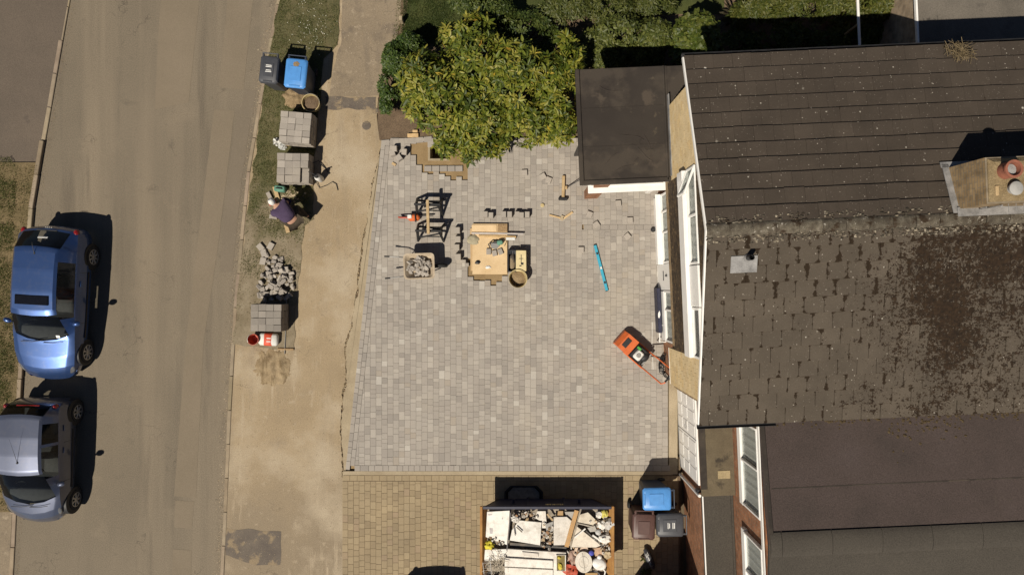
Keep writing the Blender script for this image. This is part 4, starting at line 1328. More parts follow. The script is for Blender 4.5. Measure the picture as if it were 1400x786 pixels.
rs.add([(r0, NR, NZ + .30), (9, NR, NZ + .30), (9, NV0, zb), (r0, NV0, zb), (r0, NR, NZ + .2), (9, NR, NZ + .2), (9, NV0, zb - .1), (r0, NV0, zb - .1)],
       [(0, 3, 2, 1), (4, 5, 6, 7), (0, 1, 5, 4), (0, 4, 7, 3), (3, 7, 6, 2), (1, 2, 6, 5)])
r2 = rs.build('rear_roof_slope', MT['felt_grey'], nb)
u = r0 + .02; k = 0
while u < 8.9:
    L = 1.08 if k else .25
    mb = MB(col=g(1))
    n = 6; vs = []; fs = []
    for e in (0, L - .012):
        for q in range(n + 1):
            a = math.pi * (.06 + .88 * q / n)
            vs.append((e, math.cos(a) * .27, math.sin(a) * .07 - .012))
    for q in range(n): fs.append((q, q + 1, n + 2 + q, n + 1 + q))
    fs += [tuple(range(n, -1, -1)), tuple(range(n + 1, 2 * n + 2))]
    mb.add(vs, fs)
    mb.build('ridge_capping', MT['felt_grey'], nb, smooth=35, loc=(u, NR, NZ + .305 + random.uniform(-.004, .004)))
    u += L; k += 1
ee = MB()
ee.box((r0 + .05, (NV1 + NR) / 2 + .1, NZ + .175), (.10, (NV1 - NR) - .0, .03), rot=Matrix.Rotation(-math.atan(.3 / (NV1 - NR)), 3, 'X'), bev=.01)
ee.build('roof_edge', MT['felt'], nb)
lp_ = MB()
for q, v in enumerate((-5.55,)):
    lp_.box(((r0 + 9) / 2, v, nrh(v) + .004), (9 - r0 - .3, .03, .008), bev=.003)
lp_.build('felt_lap', MT['felt'], r1)
ft = MB(); ft.box((r0 - .012, (NV1 + NV0) / 2, NZ - .05), (.02, NV1 - NV0, .12)); ft.build('fascia', MT['white'], nb)
# windows on its left wall
def nwin(v0, v1, mull):
    h0, h1 = 2.98, 4.16
    sb = MB(); sb.box((NU - .03, (v0 + v1) / 2, h0 - .10), (.12, v1 - v0 + .06, .22), bev=.012)
    sb.build('window_sill', MT['white'], nb)
    return window(nb, NU - .06, v0, v1, h0, h1, mull, depth=.09)
nwin(-6.34, -4.30, [-5.25]); nwin(-8.7, -6.98, [-7.9])
for (a, b) in ((-6.34, -4.30), (-8.7, -6.98)):
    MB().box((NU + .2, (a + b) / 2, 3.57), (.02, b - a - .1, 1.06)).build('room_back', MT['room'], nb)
# soil debris and moss along the top of its roof
ms = MB()
for k in range(420):
    u = random.uniform(2.6, 7.4) if random.random() < .75 else random.uniform(1.6, 7.4)
    v = NV1 - .02 - abs(random.gauss(0, .22)) * (1.3 if 4.3 < u < 6 else .5)
    r_ = random.uniform(.012, .045)
    ms.blob((u, v, nrh(v) + .006), (r_, r_ * random.uniform(.6, 1.2), r_ * .5), 6, 4, .3, 2, k)
MT['moss'] = surf('moss', [(0.3, (.045, .030, .014)), (.7, (.075, .052, .024))], scale=9, fine=.4, bmp=.8, bscale=120)
o = ms.build('moss', MT['moss'], nb, smooth=60); o['kind'] = 'stuff'
# ---- neighbour garage flat roof, in front of it
ng = thing('neighbour_garage', 'low brick garage with worn grey felt roof below the neighbouring windows', 'garage', HO, TH)
gw = MB(); gw.box((1.14, -9.4, .98), (.72, 6.0, 1.96)); gw.build('wall', MT['brick_red'], ng)
gr = MB(); gr.box((1.15, -9.4, 2.0), (.80, 6.06, .07), bev=.012); gr = gr.build('felt_roof', MT['felt_grey'], ng)
MB().box((.775, -9.4, 2.02), (.03, 6.0, .10), bev=.008).build('edge_trim', MT['white'], gr)
MB().box((1.48, -9.4, 2.04), (.012, 6.0, .012)).build('felt_lap', MT['felt'], gr)
# unseen wing added below the picture to shade the ground by the bins
fwg = thing('shadow_wing', 'unseen brick wing added below the picture edge to shade the bin corner', 'building', (3.95, -10.3, 0), TH)
MB().box((.2, 0, 1.45), (2.1, 3.3, 2.9)).build('wall', MT['brick_red'], fwg)
MB().box((.2, 0, 2.95), (2.25, 3.45, .1), bev=.02).build('roof', MT['felt_grey'], fwg)

# ------------------------------------------------------------------ building at the top right
tr = thing('grey_roofed_outbuilding', 'pale brick outbuilding with grey flat roof behind the house', 'building', (P(1258, 30, 2.6).x, P(1258, 60, 2.6).y, 0), TH)
TU, TV = 5.0, 6.0
w = MB(); w.box((TU / 2, TV / 2 - .6, 1.24), (TU, TV, 2.48)); w.build('wall', MT['brick_tan'], tr)
MT['grey_roof'] = surf('grey_roof', [(0.3, (.10, .088, .072)), (.7, (.14, .122, .10))], scale=1.3, detail=8, fine=.25, bmp=.3, stain=[(1.6, .55, .7, (.072, .064, .054))])
w = MB(); w.box((TU / 2, TV / 2 - .6, 2.54), (TU + .08, TV + .08, .10), bev=.015); w.build('flat_roof', MT['grey_roof'], tr)
w = MB(); w.box((-.05, TV / 2 - .6, 2.58), (.045, TV + .1, .10), bev=.01); w.build('gutter', MT['white'], tr)
# white rail of the side fence
fr_ = thing('white_fence', 'slim white topped fence between hedge and house', 'fence', (*P2(1176, 60, 1.7), 0), R(2.5))
MB().box((-.0, .55, 1.67), (.06, 1.5, .06), bev=.012).build('top_rail', MT['white'], fr_)
for k in range(3):
    MB().box((0, -.1 + k * .62, .82), (.05, .05, 1.64)).build('post', MT['timber'], fr_)
# ------------------------------------------------------------------ vegetation
MT['leaf'] = leaf_mat('leaf', rough=.5, trans=.25, spec=.35)
MT['leaf_soft'] = leaf_mat('leaf_soft', rough=.5, trans=.3, spec=.35)
MT['bark'] = surf('bark', [(0.3, (.06, .042, .028)), (.7, (.11, .08, .055))], scale=12, fine=.3, bmp=.8, bscale=40, bdist=.01)

def leaf_arrays(blobs, n_sh, per, L, W, pal, spread=(50, 85), deep=.3, seed=0, zmin=.02, up=.55, yellow=0.0, gapf=1.9):
    """leaves in whorls on shoots spread through a crown made of ellipsoids"""
    rng = np.random.default_rng(seed)
    B = np.array(blobs, dtype=float)
    wts = (B[:, 3] * B[:, 4]); wts /= wts.sum()
    P_, D_ = [], []
    tries = 0
    while len(P_) < n_sh:
        tries += 1
        if tries > n_sh * 40: n_sh = len(P_); break
        i = rng.choice(len(B), p=wts)
        d = rng.normal(size=3); d /= np.linalg.norm(d)
        if d[2] < -.25: d[2] = -d[2]
        r_ = rng.uniform(.88, 1.06) if rng.random() > deep else rng.uniform(.5, .9)
        p = B[i, :3] + d * B[i, 3:6] * r_
        if p[2] < zmin: continue
        if mnoise.noise(Vector(p * gapf) + Vector((seed * 3.1, 0, 0))) < -.10 and rng.random() < .9: continue
        q = ((p - B[:, :3]) / B[:, 3:6]); inside = (q ** 2).sum(1)
        inside[i] = 9
        if r_ > .85 and inside.min() < .62: continue
        nrm = d / B[i, 3:6]; nrm /= np.linalg.norm(nrm)
        nrm = nrm + np.array([0, 0, up]) + rng.normal(0, .28, 3); nrm /= np.linalg.norm(nrm)
        P_.append(p); D_.append(nrm)
    P_ = np.array(P_); D_ = np.array(D_)
    n = n_sh * per
    pp = np.repeat(P_, per, 0); dd = np.repeat(D_, per, 0)
    k = np.tile(np.arange(per), n_sh)
    a = k * 2.399 + np.repeat(rng.uniform(0, 6.28, n_sh), per) + rng.normal(0, .25, n)
    ax = np.cross(dd, np.array([.31, .87, .38])); ax /= np.linalg.norm(ax, axis=1)[:, None]
    bx = np.cross(dd, ax)
    tl = np.radians(rng.uniform(spread[0], spread[1], n))
    side = ax * np.cos(a)[:, None] + bx * np.sin(a)[:, None]
    ld = dd * np.cos(tl)[:, None] + side * np.sin(tl)[:, None]       # leaf direction
    ld[:, 2] -= rng.uniform(0, .25, n); ld /= np.linalg.norm(ld, axis=1)[:, None]
    sd = np.cross(dd, side); sd /= np.linalg.norm(sd, axis=1)[:, None]
    nr = np.cross(ld, sd); nr *= np.sign((nr * dd).sum(1))[:, None] + 1e-9
    tw = rng.normal(0, .35, n)[:, None]
    s2 = sd * np.cos(tw) + nr * np.sin(tw)
    nr = np.cross(ld, s2)
    nr = nr * np.where((nr * dd).sum(1) < 0, -1, 1)[:, None]
    sz = np.repeat(rng.uniform(.62, 1.25, n_sh), per)[:, None]; le = L * sz * rng.uniform(.6, 1.2, n)[:, None]; wi = W * sz * rng.uniform(.65, 1.2, n)[:, None] * .5
    base = pp - dd * (k * .012)[:, None] + ld * .015
    v = np.empty((n, 7, 3))
    v[:, 0] = base
    v[:, 1] = base + ld * le * .38 + s2 * wi + nr * wi * .35
    v[:, 2] = base + ld * le * .40 - nr * 0
    v[:, 3] = base + ld * le * .38 - s2 * wi + nr * wi * .35
    v[:, 4] = base + ld * le * .74 + s2 * wi * .72 + nr * wi * .1 - nr * le * .03
    v[:, 5] = base + ld * le * .74 - s2 * wi * .72 + nr * wi * .1 - nr * le * .03
    v[:, 6] = base + ld * le - nr * le * .10
    f = np.array([[0, 2, 1, 1], [0, 3, 2, 2]])
    pal = np.array(pal)
    sh_t = np.repeat(rng.uniform(0, 1, n_sh), per)
    t = np.clip(sh_t + rng.normal(0, .22, n), 0, .999) * (len(pal) - 1)
    i0 = t.astype(int); fr = (t - i0)[:, None]
    c = pal[i0] * (1 - fr) + pal[np.minimum(i0 + 1, len(pal) - 1)] * fr
    c *= rng.uniform(.8, 1.2, (n, 1))
    isy = rng.random(n) < yellow
    if isy.any():
        yp = np.array([(.42, .30, .03), (.50, .38, .06), (.36, .22, .03)])
        c[isy] = yp[rng.integers(0, 3, isy.sum())]
    return v, c, isy
LEAF_F = np.array([[0, 2, 1], [1, 2, 4], [2, 6, 4], [0, 3, 2], [3, 5, 2], [2, 5, 6]])
def leaves_object(name, v, c, mat, parent):
    n = len(v)
    f = (LEAF_F[None] + (np.arange(n) * 7)[:, None, None]).reshape(-1, 3)
    o = bulk(name, v.reshape(-1, 3), f, np.repeat(c, 6, 0), MT[mat], parent, smooth=False)
    o['kind'] = 'stuff'
    return o
def shrub(name, label, blobs, n_sh, per, L, W, pal, mat='leaf', seed=1, singles=0, yellow=0.0, group=None, deep=.3, spread=(50, 85), up=.55, cat='shrub', nst=5):
    B0 = blobs[0]
    cx = sum(b[0] for b in blobs) / len(blobs); cy = sum(b[1] for b in blobs) / len(blobs)
    t = thing(name, label, cat, (cx, cy, .05), 0, group)
    bl = [(b[0] - cx, b[1] - cy, b[2] - .05, b[3], b[4], b[5]) for b in blobs]
    v, c, isy = leaf_arrays(bl, n_sh, per, L, W, pal, deep=deep, seed=seed, yellow=yellow, spread=spread, up=up)
    if singles:
        score = v[:, 2, 2] + isy * 10
        order = np.argsort(-score)
        pick = order[:singles]
        keep = np.ones(len(v), bool); keep[pick] = False
        for i in pick:
            o_ = v[i, 0]
            mb = MB(col=tuple(c[i]))
            mb.add([tuple(p - o_) for p in v[i]], [tuple(f) for f in LEAF_F])
            mb.build('leaf', MT[mat], t, loc=tuple(o_))
        v, c = v[keep], c[keep]
    leaves_object('crown', v, c, mat, t)
    st = MB()
    rnd = random.Random(seed)
    for b in bl:
        for q in range(nst):
            a = rnd.uniform(0, 6.28)
            tip = Vector((b[0] + math.cos(a) * b[3] * .75, b[1] + math.sin(a) * b[4] * .75, max(.1, b[2] + b[5] * rnd.uniform(.1, .7))))
            bs = Vector((b[0] * .8 + rnd.uniform(-.1, .1), b[1] * .8 + rnd.uniform(-.1, .1), 0))
            md = bs.lerp(tip, .5) + Vector((rnd.uniform(-.1, .1), rnd.uniform(-.1, .1), .12))
            st.tube([bs, md, tip], [.035, .022, .008], 6)
    st.build('stems', MT['bark'], t, smooth=60)
    return t
def bl(px, py, h, rx, ry, rz):
    """crown lobe whose top reaches h + rz at the measured place (rx, ry in photo pixels)"""
    p = P(px, py, h)
    k = (H - h) / FP
    return (p.x, p.y, h, rx * k, ry * k, rz)
LAUREL = [(.044, .066, .008), (.082, .108, .012), (.135, .158, .017), (.20, .205, .026), (.26, .235, .04)]
laurel_blobs = [bl(580, 110, 1.0, 34, 36, .95), bl(612, 140, 1.15, 46, 48, .95), bl(660, 165, 1.0, 44, 42, .95), bl(655, 90, 1.3, 42, 44, .95), bl(650, 50, 1.1, 26, 26, .8),
                bl(705, 110, 1.35, 46, 50, .95), bl(720, 165, 1.0, 40, 32, .8), bl(755, 120, 1.2, 36, 44, .95), bl(765, 170, .95, 26, 26, .75), bl(660, 200, .75, 30, 18, .6), bl(575, 145, .8, 22, 24, .75),
                bl(612, 198, .75, 15, 16, .5), bl(638, 208, .7, 18, 14, .5), bl(780, 92, 1.4, 16, 24, .8), bl(618, 60, 1.0, 18, 22, .7), bl(770, 62, 1.3, 14, 16, .6)]
shrub('laurel_shrub', 'large spreading laurel shrub with yellow leaves beside the black felt roof', laurel_blobs, 2150, 9, .19, .066, LAUREL, 'leaf', 3, singles=300, yellow=.010, deep=.22)
HEDGE = [(.030, .056, .011), (.052, .086, .016), (.080, .115, .022)]
shrub('hedge_bush', 'dense dark green bush at the footway corner left of the laurel', [bl(545, 85, .75, 20, 26, .6), bl(535, 118, .7, 16, 22, .55), bl(560, 62, .7, 18, 14, .55), bl(530, 145, .5, 10, 12, .45)], 1500, 7, .085, .05, HEDGE, 'leaf_soft', 5, deep=.2)
MIX1 = [(.034, .054, .011), (.062, .086, .017), (.10, .12, .027)]
MIX2 = [(.048, .064, .014), (.088, .104, .022), (.135, .145, .036)]
shrub('garden_shrub', 'rounded green shrub on the lawn above the laurel crown', [bl(668, 16, .7, 34, 22, .6), bl(640, 0, .6, 26, 18, .5)], 1100, 7, .10, .05, MIX1, 'leaf_soft', 7, group='garden shrubs behind the garage')
shrub('garden_shrub', 'wide shaded shrub between laurel and garage roof', [bl(720, 45, .6, 40, 28, .6), bl(760, 70, .5, 34, 24, .5)], 900, 7, .11, .05, MIX1, 'leaf_soft', 8, group='garden shrubs behind the garage')
shrub('garden_shrub', 'feathery bright green shrub at the top edge above the garage', [bl(775, 10, .8, 40, 20, .6), bl(835, 12, .7, 34, 22, .6), bl(890, 6, .6, 34, 18, .55)], 1500, 7, .11, .035, [(.045, .060, .012), (.075, .088, .018), (.11, .115, .03)], 'leaf_soft', 9, group='garden shrubs behind the garage')
shrub('garden_shrub', 'leafy mid green shrub just above the felt roof edge', [bl(850, 46, .9, 34, 22, .6), bl(890, 52, .8, 30, 22, .6), bl(815, 66, .6, 26, 24, .5), bl(838, 80, .6, 20, 14, .4), bl(880, 80, .6, 26, 12, .4)], 1600, 7, .12, .055, MIX2, 'leaf_soft', 10, group='garden shrubs behind the garage')
shrub('broadleaf_shrub', 'sunlit broad leaved shrub at the corner of the tiled roof', [bl(950, 50, 1.3, 28, 28, .7), bl(965, 76, 1.2, 20, 18, .6), bl(935, 72, 1.1, 16, 16, .5)], 800, 8, .13, .09, [(.045, .066, .010), (.078, .098, .016), (.115, .125, .024)], 'leaf', 11)
shrub('clipped_hedge', 'dense green hedge along the top right behind the house', [bl(1050, 6, 1.2, 34, 24, .5), bl(1105, 5, 1.25, 38, 24, .5), bl(1160, 4, 1.2, 38, 24, .5), bl(1200, 8, 1.1, 24, 22, .5), bl(1015, 20, .9, 16, 16, .4)], 2600, 8, .12, .04, [(.042, .056, .009), (.070, .080, .013), (.11, .11, .024)], 'leaf', 12)
shrub('shaded_shrub', 'low shaded shrubbery in the shadow of the tiled roof', [bl(1010, 62, .6, 30, 18, .4), bl(1070, 55, .6, 38, 22, .4), bl(1130, 50, .6, 34, 22, .4), bl(1200, 45, .6, 30, 22, .4)], 1100, 7, .12, .06, MIX1, 'leaf_soft', 13)
# cordyline with sword leaves
cd = thing('cordyline', 'spiky dark cordyline with sword shaped leaves at the top edge', 'plant', (*P2(1002, 22, .6), .05))
lf = 0
for k in range(34):
    a = random.uniform(0, 6.28); e = random.uniform(.15, 1.1); Ln = random.uniform(.5, .8)
    d = Vector((math.cos(a) * math.cos(e), math.sin(a) * math.cos(e), math.sin(e)))
    s_ = Vector((-math.sin(a), math.cos(a), 0)) * .03
    b = Vector((0, 0, .55)); m1 = b + d * Ln * .55 + Vector((0, 0, .02)); tp = b + d * Ln - Vector((0, 0, .12))
    t = random.uniform(.7, 1.4)
    mb = MB(col=(.06 * t, .05 * t, .028 * t))
    mb.add([b - s_ * .5, b + s_ * .5, m1 + s_, m1 - s_, tp], [(0, 1, 2, 3), (3, 2, 4)])
    mb.build('leaf', MT['leaf_soft'], cd)
MB().tube([(0, 0, 0), (.02, .01, .3), (0, 0, .6)], [.07, .06, .05], 8).build('trunk', MT['bark'], cd)
# weeds on the right of the skip
def weed(px, py, label, n, s_=1.0, seed=0):
    r_ = .14 * s_
    p = P(px, py, .1)
    shrub('weed', label, [(p.x, p.y, .06, r_, r_, .14 * s_)], n, 6, .07, .03, [(.05, .07, .012), (.08, .095, .02)], 'leaf_soft', seed, nst=2, cat='weed', deep=.1)
weed(884, 783, 'small green weed beside the lower bins at the drive edge', 26, 1.1, 31)
weed(880, 764, 'tuft of weed between the drive and the striped bag', 8, .4, 32)
# low stump and stone on the lawn corner
o = MB().box((0, 0, .17), (.09, .12, .34), bev=.012).build('marker_post', MT['concrete'], None, loc=(*P2(549, 28, .2), .05))
tag(o, 'short grey marker post on the lawn edge by the footway', 'post')
# ------------------------------------------------------------------ parked cars
def paint(name, c, flake=.5):
    m, nt, b = new_mat(name)
    p = pos(nt)
    col = ramp(nt, noise(nt, p, 1.2, 4), [(0.3, tuple(x * .93 for x in c)), (0.7, tuple(min(1, x * 1.07) for x in c))])
    dust = ramp(nt, noise(nt, p, 7, 6, .7), [(.5, g(0)), (.9, g(.16))])
    col = mixc(nt, col, (.30, .26, .21), dust, 'MIX')
    nt.links.new(col, b.inputs['Base Color'])
    b.inputs['Metallic'].default_value = flake
    b.inputs['Roughness'].default_value = .36
    b.inputs['Coat Weight'].default_value = .8
    b.inputs['Coat Roughness'].default_value = .06
    return m
MT['paint_blue'] = paint('paint_blue', (.038, .080, .215), .6)
MT['paint_silver'] = paint('paint_silver', (.095, .108, .155), .6)
MT['paint_dark'] = paint('paint_dark', (.05, .055, .06), .4)
MT['car_glass'] = glass_mat('car_glass', (.72, .76, .76), .62)
MT['tyre'] = plain('tyre', (.015, .015, .015), rough=.85, var=.2)
MT['alloy'] = plain('alloy', (.42, .41, .39), rough=.35, metallic=.7)
MT['trim'] = plain('trim', (.012, .012, .013), rough=.6)
MT['matt_black'] = plain('matt_black', (.008, .009, .014), rough=1.0, spec=0.0)
MT['seat_cloth'] = plain('seat_cloth', (.16, .155, .15), rough=.95)
MT['lamp_red'] = plain('lamp_red', (.20, .010, .009), rough=.2, coat=.5)
MT['lamp_clear'] = plain('lamp_clear', (.17, .17, .17), rough=.15, coat=.8, metallic=.4)
MT['paper'] = plain('paper', (.75, .74, .70), rough=.8)

def make_car(name, label, loc, rz, paintm, key, spec):
    """key: table of stations from the tail (x=0) to the nose: x, half width, belt height, roof half width, top height"""
    car = thing(name, label, 'car', loc, rz, spec.get('group'))
    K = np.array(key, dtype=float)
    L = K[-1, 0]
    xs = sorted(set([round(v, 3) for v in list(np.linspace(0, L, 40)) + list(K[:, 0]) + spec['cuts']]))
    def at(x, c): return float(np.interp(x, K[:, 0], K[:, c]))
    zs = .24
    rows = []
    for x in xs:
        w, zb, wr, zt = (at(x, c) for c in (1, 2, 3, 4))
        gh = max(0, zt - zb)
        rows.append([(x, w * .88, zs), (x, w * .975, .34), (x, w, .52), (x, w * .992, zb - .16 if zb > .6 else .5 * (zb + .52)), (x, w * .955, zb),
                     (x, w * .955 + (wr - w * .955) * .08, zb + gh * .06), (x, wr + (w * .955 - wr) * .10, zb + gh * .88), (x, wr * .93, zb + gh * .975), (x, wr * .55, zt - .006 if gh > .02 else zt), (x, 0, zt + .004)])
    bw = spec['bow']
    for r_ in rows:
        for k_, (a_, b_, c_) in enumerate(r_):
            r_[k_] = (a_ - float(np.interp(a_, bw[0], bw[1])) * (abs(b_) / .8) ** 2, b_, c_)
    n = len(rows[0]); m = len(xs)
    body = MB(); gl = {}
    def glassband(i, k):
        xm = (xs[i] + xs[i + 1]) / 2
        for nm, x0, x1, k0, k1 in spec['glass']:
            if x0 < xm < x1 and k0 <= k < k1: return nm
        return None
    parts = {}
    for side in (1, -1):
        for i in range(m - 1):
            for k in range(n - 1):
                q = [rows[i][k], rows[i + 1][k], rows[i + 1][k + 1], rows[i][k + 1]]
                q = [(a, b * side, c) for a, b, c in q]
                if side < 0: q = q[::-1]
                q = q[::-1]
                nm = glassband(i, k)
                if nm and nm.startswith('side'): nm = nm + ('_l' if side > 0 else '_r')
                mbx = parts.setdefault(nm, MB())
                mbx.add(q, [(0, 1, 2, 3)])
        for i, rev in ((0, False), (m - 1, True)):      # close tail and nose
            pts = [(a, b * side, c) for a, b, c in rows[i]] + [(rows[i][0][0], 0, zs)]
            f = list(range(len(pts)))
            if (side > 0) == rev: f = f[::-1]
            parts.setdefault(None, MB()).add(pts, [tuple(f)])
    def weld(mb):
        bm = bmesh.new()
        vv = [bm.verts.new(p) for p in mb.v]
        for f in mb.f:
            try: bm.faces.new([vv[i] for i in f])
            except ValueError: pass
        bmesh.ops.remove_doubles(bm, verts=bm.verts, dist=.0006)
        bmesh.ops.dissolve_degenerate(bm, edges=bm.edges, dist=.0005)
        bmesh.ops.recalc_face_normals(bm, faces=bm.faces)
        return bm
    def obj_from(mb, nm, mat, parent, sharp=32):
        bm = weld(mb)
        me = bpy.data.meshes.new(nm); bm.to_mesh(me); bm.free()
        for p in me.polygons: p.use_smooth = True
        me.set_sharp_from_angle(angle=R(sharp))
        set_col(me, [(1, 1, 1)] * len(me.polygons))
        me.materials.append(MT[mat])
        return link_mesh(nm, me, parent)
    bd = obj_from(parts[None], 'body', paintm, car)
    for nm, mb in parts.items():
        if nm is None: continue
        pn = {'wind': 'windscreen', 'rear': 'rear_window'}.get(nm, 'side_window')
        obj_from(mb, pn, 'car_glass', car)
    # black seals round the screens
    # dark floor and cabin
    cab = MB()
    cx0, cx1 = spec['cabin']
    cab.box(((cx0 + cx1) / 2, 0, .42), (cx1 - cx0, 1.25, .1))
    cab.build('cabin_floor', MT['trim'], car)
    for (sx, sy) in ((cx1 - .95, .36), (cx1 - .95, -.36)):
        mb = MB(); mb.box((sx, sy, .58), (.5, .46, .16), bev=.05); mb.box((sx - .27, sy, .86), (.16, .44, .56), rot=Matrix.Rotation(-.2, 3, 'Y'), bev=.06)
        mb.box((sx - .35, sy, 1.17), (.10, .24, .16), bev=.04)
        mb.build('seat', MT['seat_cloth'], car, smooth=50)
    mb = MB(); mb.box((cx0 + .55, 0, .58), (.5, 1.15, .16), bev=.05); mb.box((cx0 + .28, 0, .84), (.16, 1.15, .5), rot=Matrix.Rotation(-.25, 3, 'Y'), bev=.06)
    mb.build('rear_seat', MT['seat_cloth'], car, smooth=50)
    mb = MB(); mb.box((cx1 - .12, 0, .80), (.42, 1.3, .14), bev=.05); mb.build('dashboard', MT['seat_cloth'], car, smooth=50)
    mb = MB(); pts = [(cx1 - .42 + .05 * math.cos(a), -.36 + .18 * math.sin(a), .92 + .17 * math.cos(a)) for a in np.linspace(0, 6.283, 18)[:-1]]
    mb.tube(pts, .014, 6, closed=True); mb.build('steering_wheel', MT['trim'], car)
    # wheels
    for wx in spec['axles']:
        for s_ in (1, -1):
            wv = at(wx, 1) * .985
            rot = Matrix.Rotation(-math.pi / 2 * s_, 3, 'X')
            ar = MB(); ar.lathe([(.365, -.16), (.365, .012), (.30, .016)], 28, (wx, wv * s_, .34), rot); ar.build('wheel_arch', MT['trim'], car, smooth=40)
            wh = MB(); r_ = spec.get('wr', .305)
            wh.lathe([(r_ * .68, -.16), (r_ * .95, -.155), (r_, -.12), (r_, -.02), (r_ * .96, .012), (r_ * .70, .016), (r_ * .66, .0)], 28, (wx, wv * s_ + .018 * s_, r_), rot)
            wh = wh.build('wheel', MT['tyre'], car, smooth=50)
            rm = MB(); o_ = Vector((wx, wv * s_ + .018 * s_, r_))
            ring = []
            rm.lathe([(r_ * .70, -.02), (r_ * .70, .012), (r_ * .62, .014), (r_ * .60, -.02)], 28, o_, rot)
            rm.lathe([(r_ * .20, -.03), (r_ * .20, .012), (r_ * .12, .016), (.001, .016)], 16, o_, rot)
            ns = spec.get('spokes', 5)
            for q in range(ns):
                a = q * 2 * math.pi / ns + .3
                d = Vector((math.cos(a), 0, math.sin(a)))
                rm.box(o_ + d * r_ * .42 + Vector((0, s_ * .0, 0)), (r_ * .48, .03, .05), rot=Matrix.Rotation(-a, 3, 'Y'), bev=.008)
            rm.build('rim', MT['alloy'], wh, smooth=40)
    # lamps, mirrors, plates, handles, wipers
    for s_ in (1, -1):
        for nm, mat, (x, yf, z, dx, dy, dz_), ry in spec['lamps']:
            mb = MB()
            mb.blob((0, 0, 0), (dx / 2, dy / 2, dz_ / 2), 16, 10, 0)
            o = mb.build(nm, MT[mat], car, smooth=60, loc=(x, s_ * at(x, 1) * yf, z))
            o.rotation_euler = (0, ry, 0)
        x, z = spec['mirror']
        yb = at(x, 1) * .955
        mb = MB(); mb.blob((0, 0, 0), (.075, .115, .07), 12, 8, .1, 1.2)
        o = mb.build('mirror', MT[paintm], car, smooth=60, loc=(x, s_ * (yb + .09), z))
        o.rotation_euler = (0, 0, s_ * .25)
        MB().tube([(0, -s_ * .12, -.05), (0, -s_ * .02, -.02)], .025, 8).build('mirror_stalk', MT['trim'], o)
        for hx in spec['handles']:
            mb = MB(); mb.box((hx, s_ * (at(hx, 1) * .985 + .012), at(hx, 2) - .12), (.17, .03, .032), bev=.012)
            mb.build('door_handle', MT[paintm], car, smooth=50)
        mb = MB()      # side moulding, sill
        sx0, sx1 = spec['axles'][0] + .42, spec['axles'][1] - .42
        mb.box(((sx0 + sx1) / 2, s_ * (at(1.8, 1) + .004), .50), (sx1 - sx0, .02, .06), bev=.008)
        mb.build('side_moulding', MT['trim'], car)
        mb = MB()
        for sxx in spec['shuts']:
            mb.box((sxx, s_ * (at(sxx, 1) * .992 + .001), .60), (.007, .012, .46))
        mb.build('door_gap', MT['trim'], car)
    for q, (px, py, a, ln) in enumerate(spec['wipers']):
        z = spec['wz']
        mb = MB(); mb.tube([(px, py, z(px)), (px - math.sin(a) * .02, py + ln * .5, z(px) + .02), (px - .05, py + ln, z(px - .05) + .015)], .009, 6)
        mb.build('wiper', MT['trim'], car)
    mb = MB(); mb.box((L - .03, 0, .40), (.02, .46, .10), bev=.004); mb.build('number_plate', MT['paper'], car)
    mb = MB(); mb.box((.035, 0, .62), (.02, .46, .10), bev=.004); mb.build('number_plate', MT['paper'], car)
    return car, at

blue_key = [(0.0, .62, .50, .50, .56), (.04, .74, .70, .56, .76), (.10, .80, .86, .60, .93), (.20, .835, .92, .615, 1.02), (.40, .855, .935, .60, 1.20), (.62, .865, .94, .575, 1.385),
            (.72, .87, .94, .57, 1.405), (1.2, .875, .935, .57, 1.432), (1.8, .88, .925, .57, 1.432), (2.30, .88, .915, .575, 1.40), (2.44, .88, .91, .585, 1.36), (2.8, .88, .90, .64, 1.13),
            (3.12, .875, .885, .70, .945), (3.22, .87, .87, .72, .92), (3.6, .85, .80, .66, .86), (3.9, .80, .71, .58, .775), (4.06, .74, .62, .52, .68), (4.16, .66, .54, .46, .56), (4.22, .52, .46, .40, .48)]
bp = Vector((-12.59, -.43, 0))
def wz_blue(x): return float(np.interp(x, [2.44, 3.12, 3.3], [1.38, .965, .93]))
bspec = dict(bow=([0, .6, 1.2, 2.0, 2.44, 3.12, 3.6, 4.22], [-.10, -.09, 0, .02, .10, .24, .16, .16]), cuts=[.16, .60, .95, 2.15, 2.44, 3.12], glass=[('rear', .15, .60, 7, 9), ('rear', .15, .60, 6, 7), ('wind', 2.43, 3.13, 6, 9), ('side', .98, 2.62, 5, 6)],
             cabin=(.55, 3.05), axles=(.80, 3.45), wr=.31, spokes=8, lamps=[('tail_light', 'lamp_red', (.19, .855, .845, .22, .15, .15), 0), ('headlight', 'lamp_clear', (3.86, .72, .655, .34, .34, .08), .42)],
             mirror=(2.62, .98), handles=[1.55], shuts=[1.25, 2.62], wipers=[(3.16, -.55, 0, .62), (3.17, .05, 0, .55)], wz=wz_blue)
car1, at1 = make_car('parked_car', 'metallic blue three door hatchback parked by the left kerb', bp, 0, 'paint_blue', blue_key, bspec)
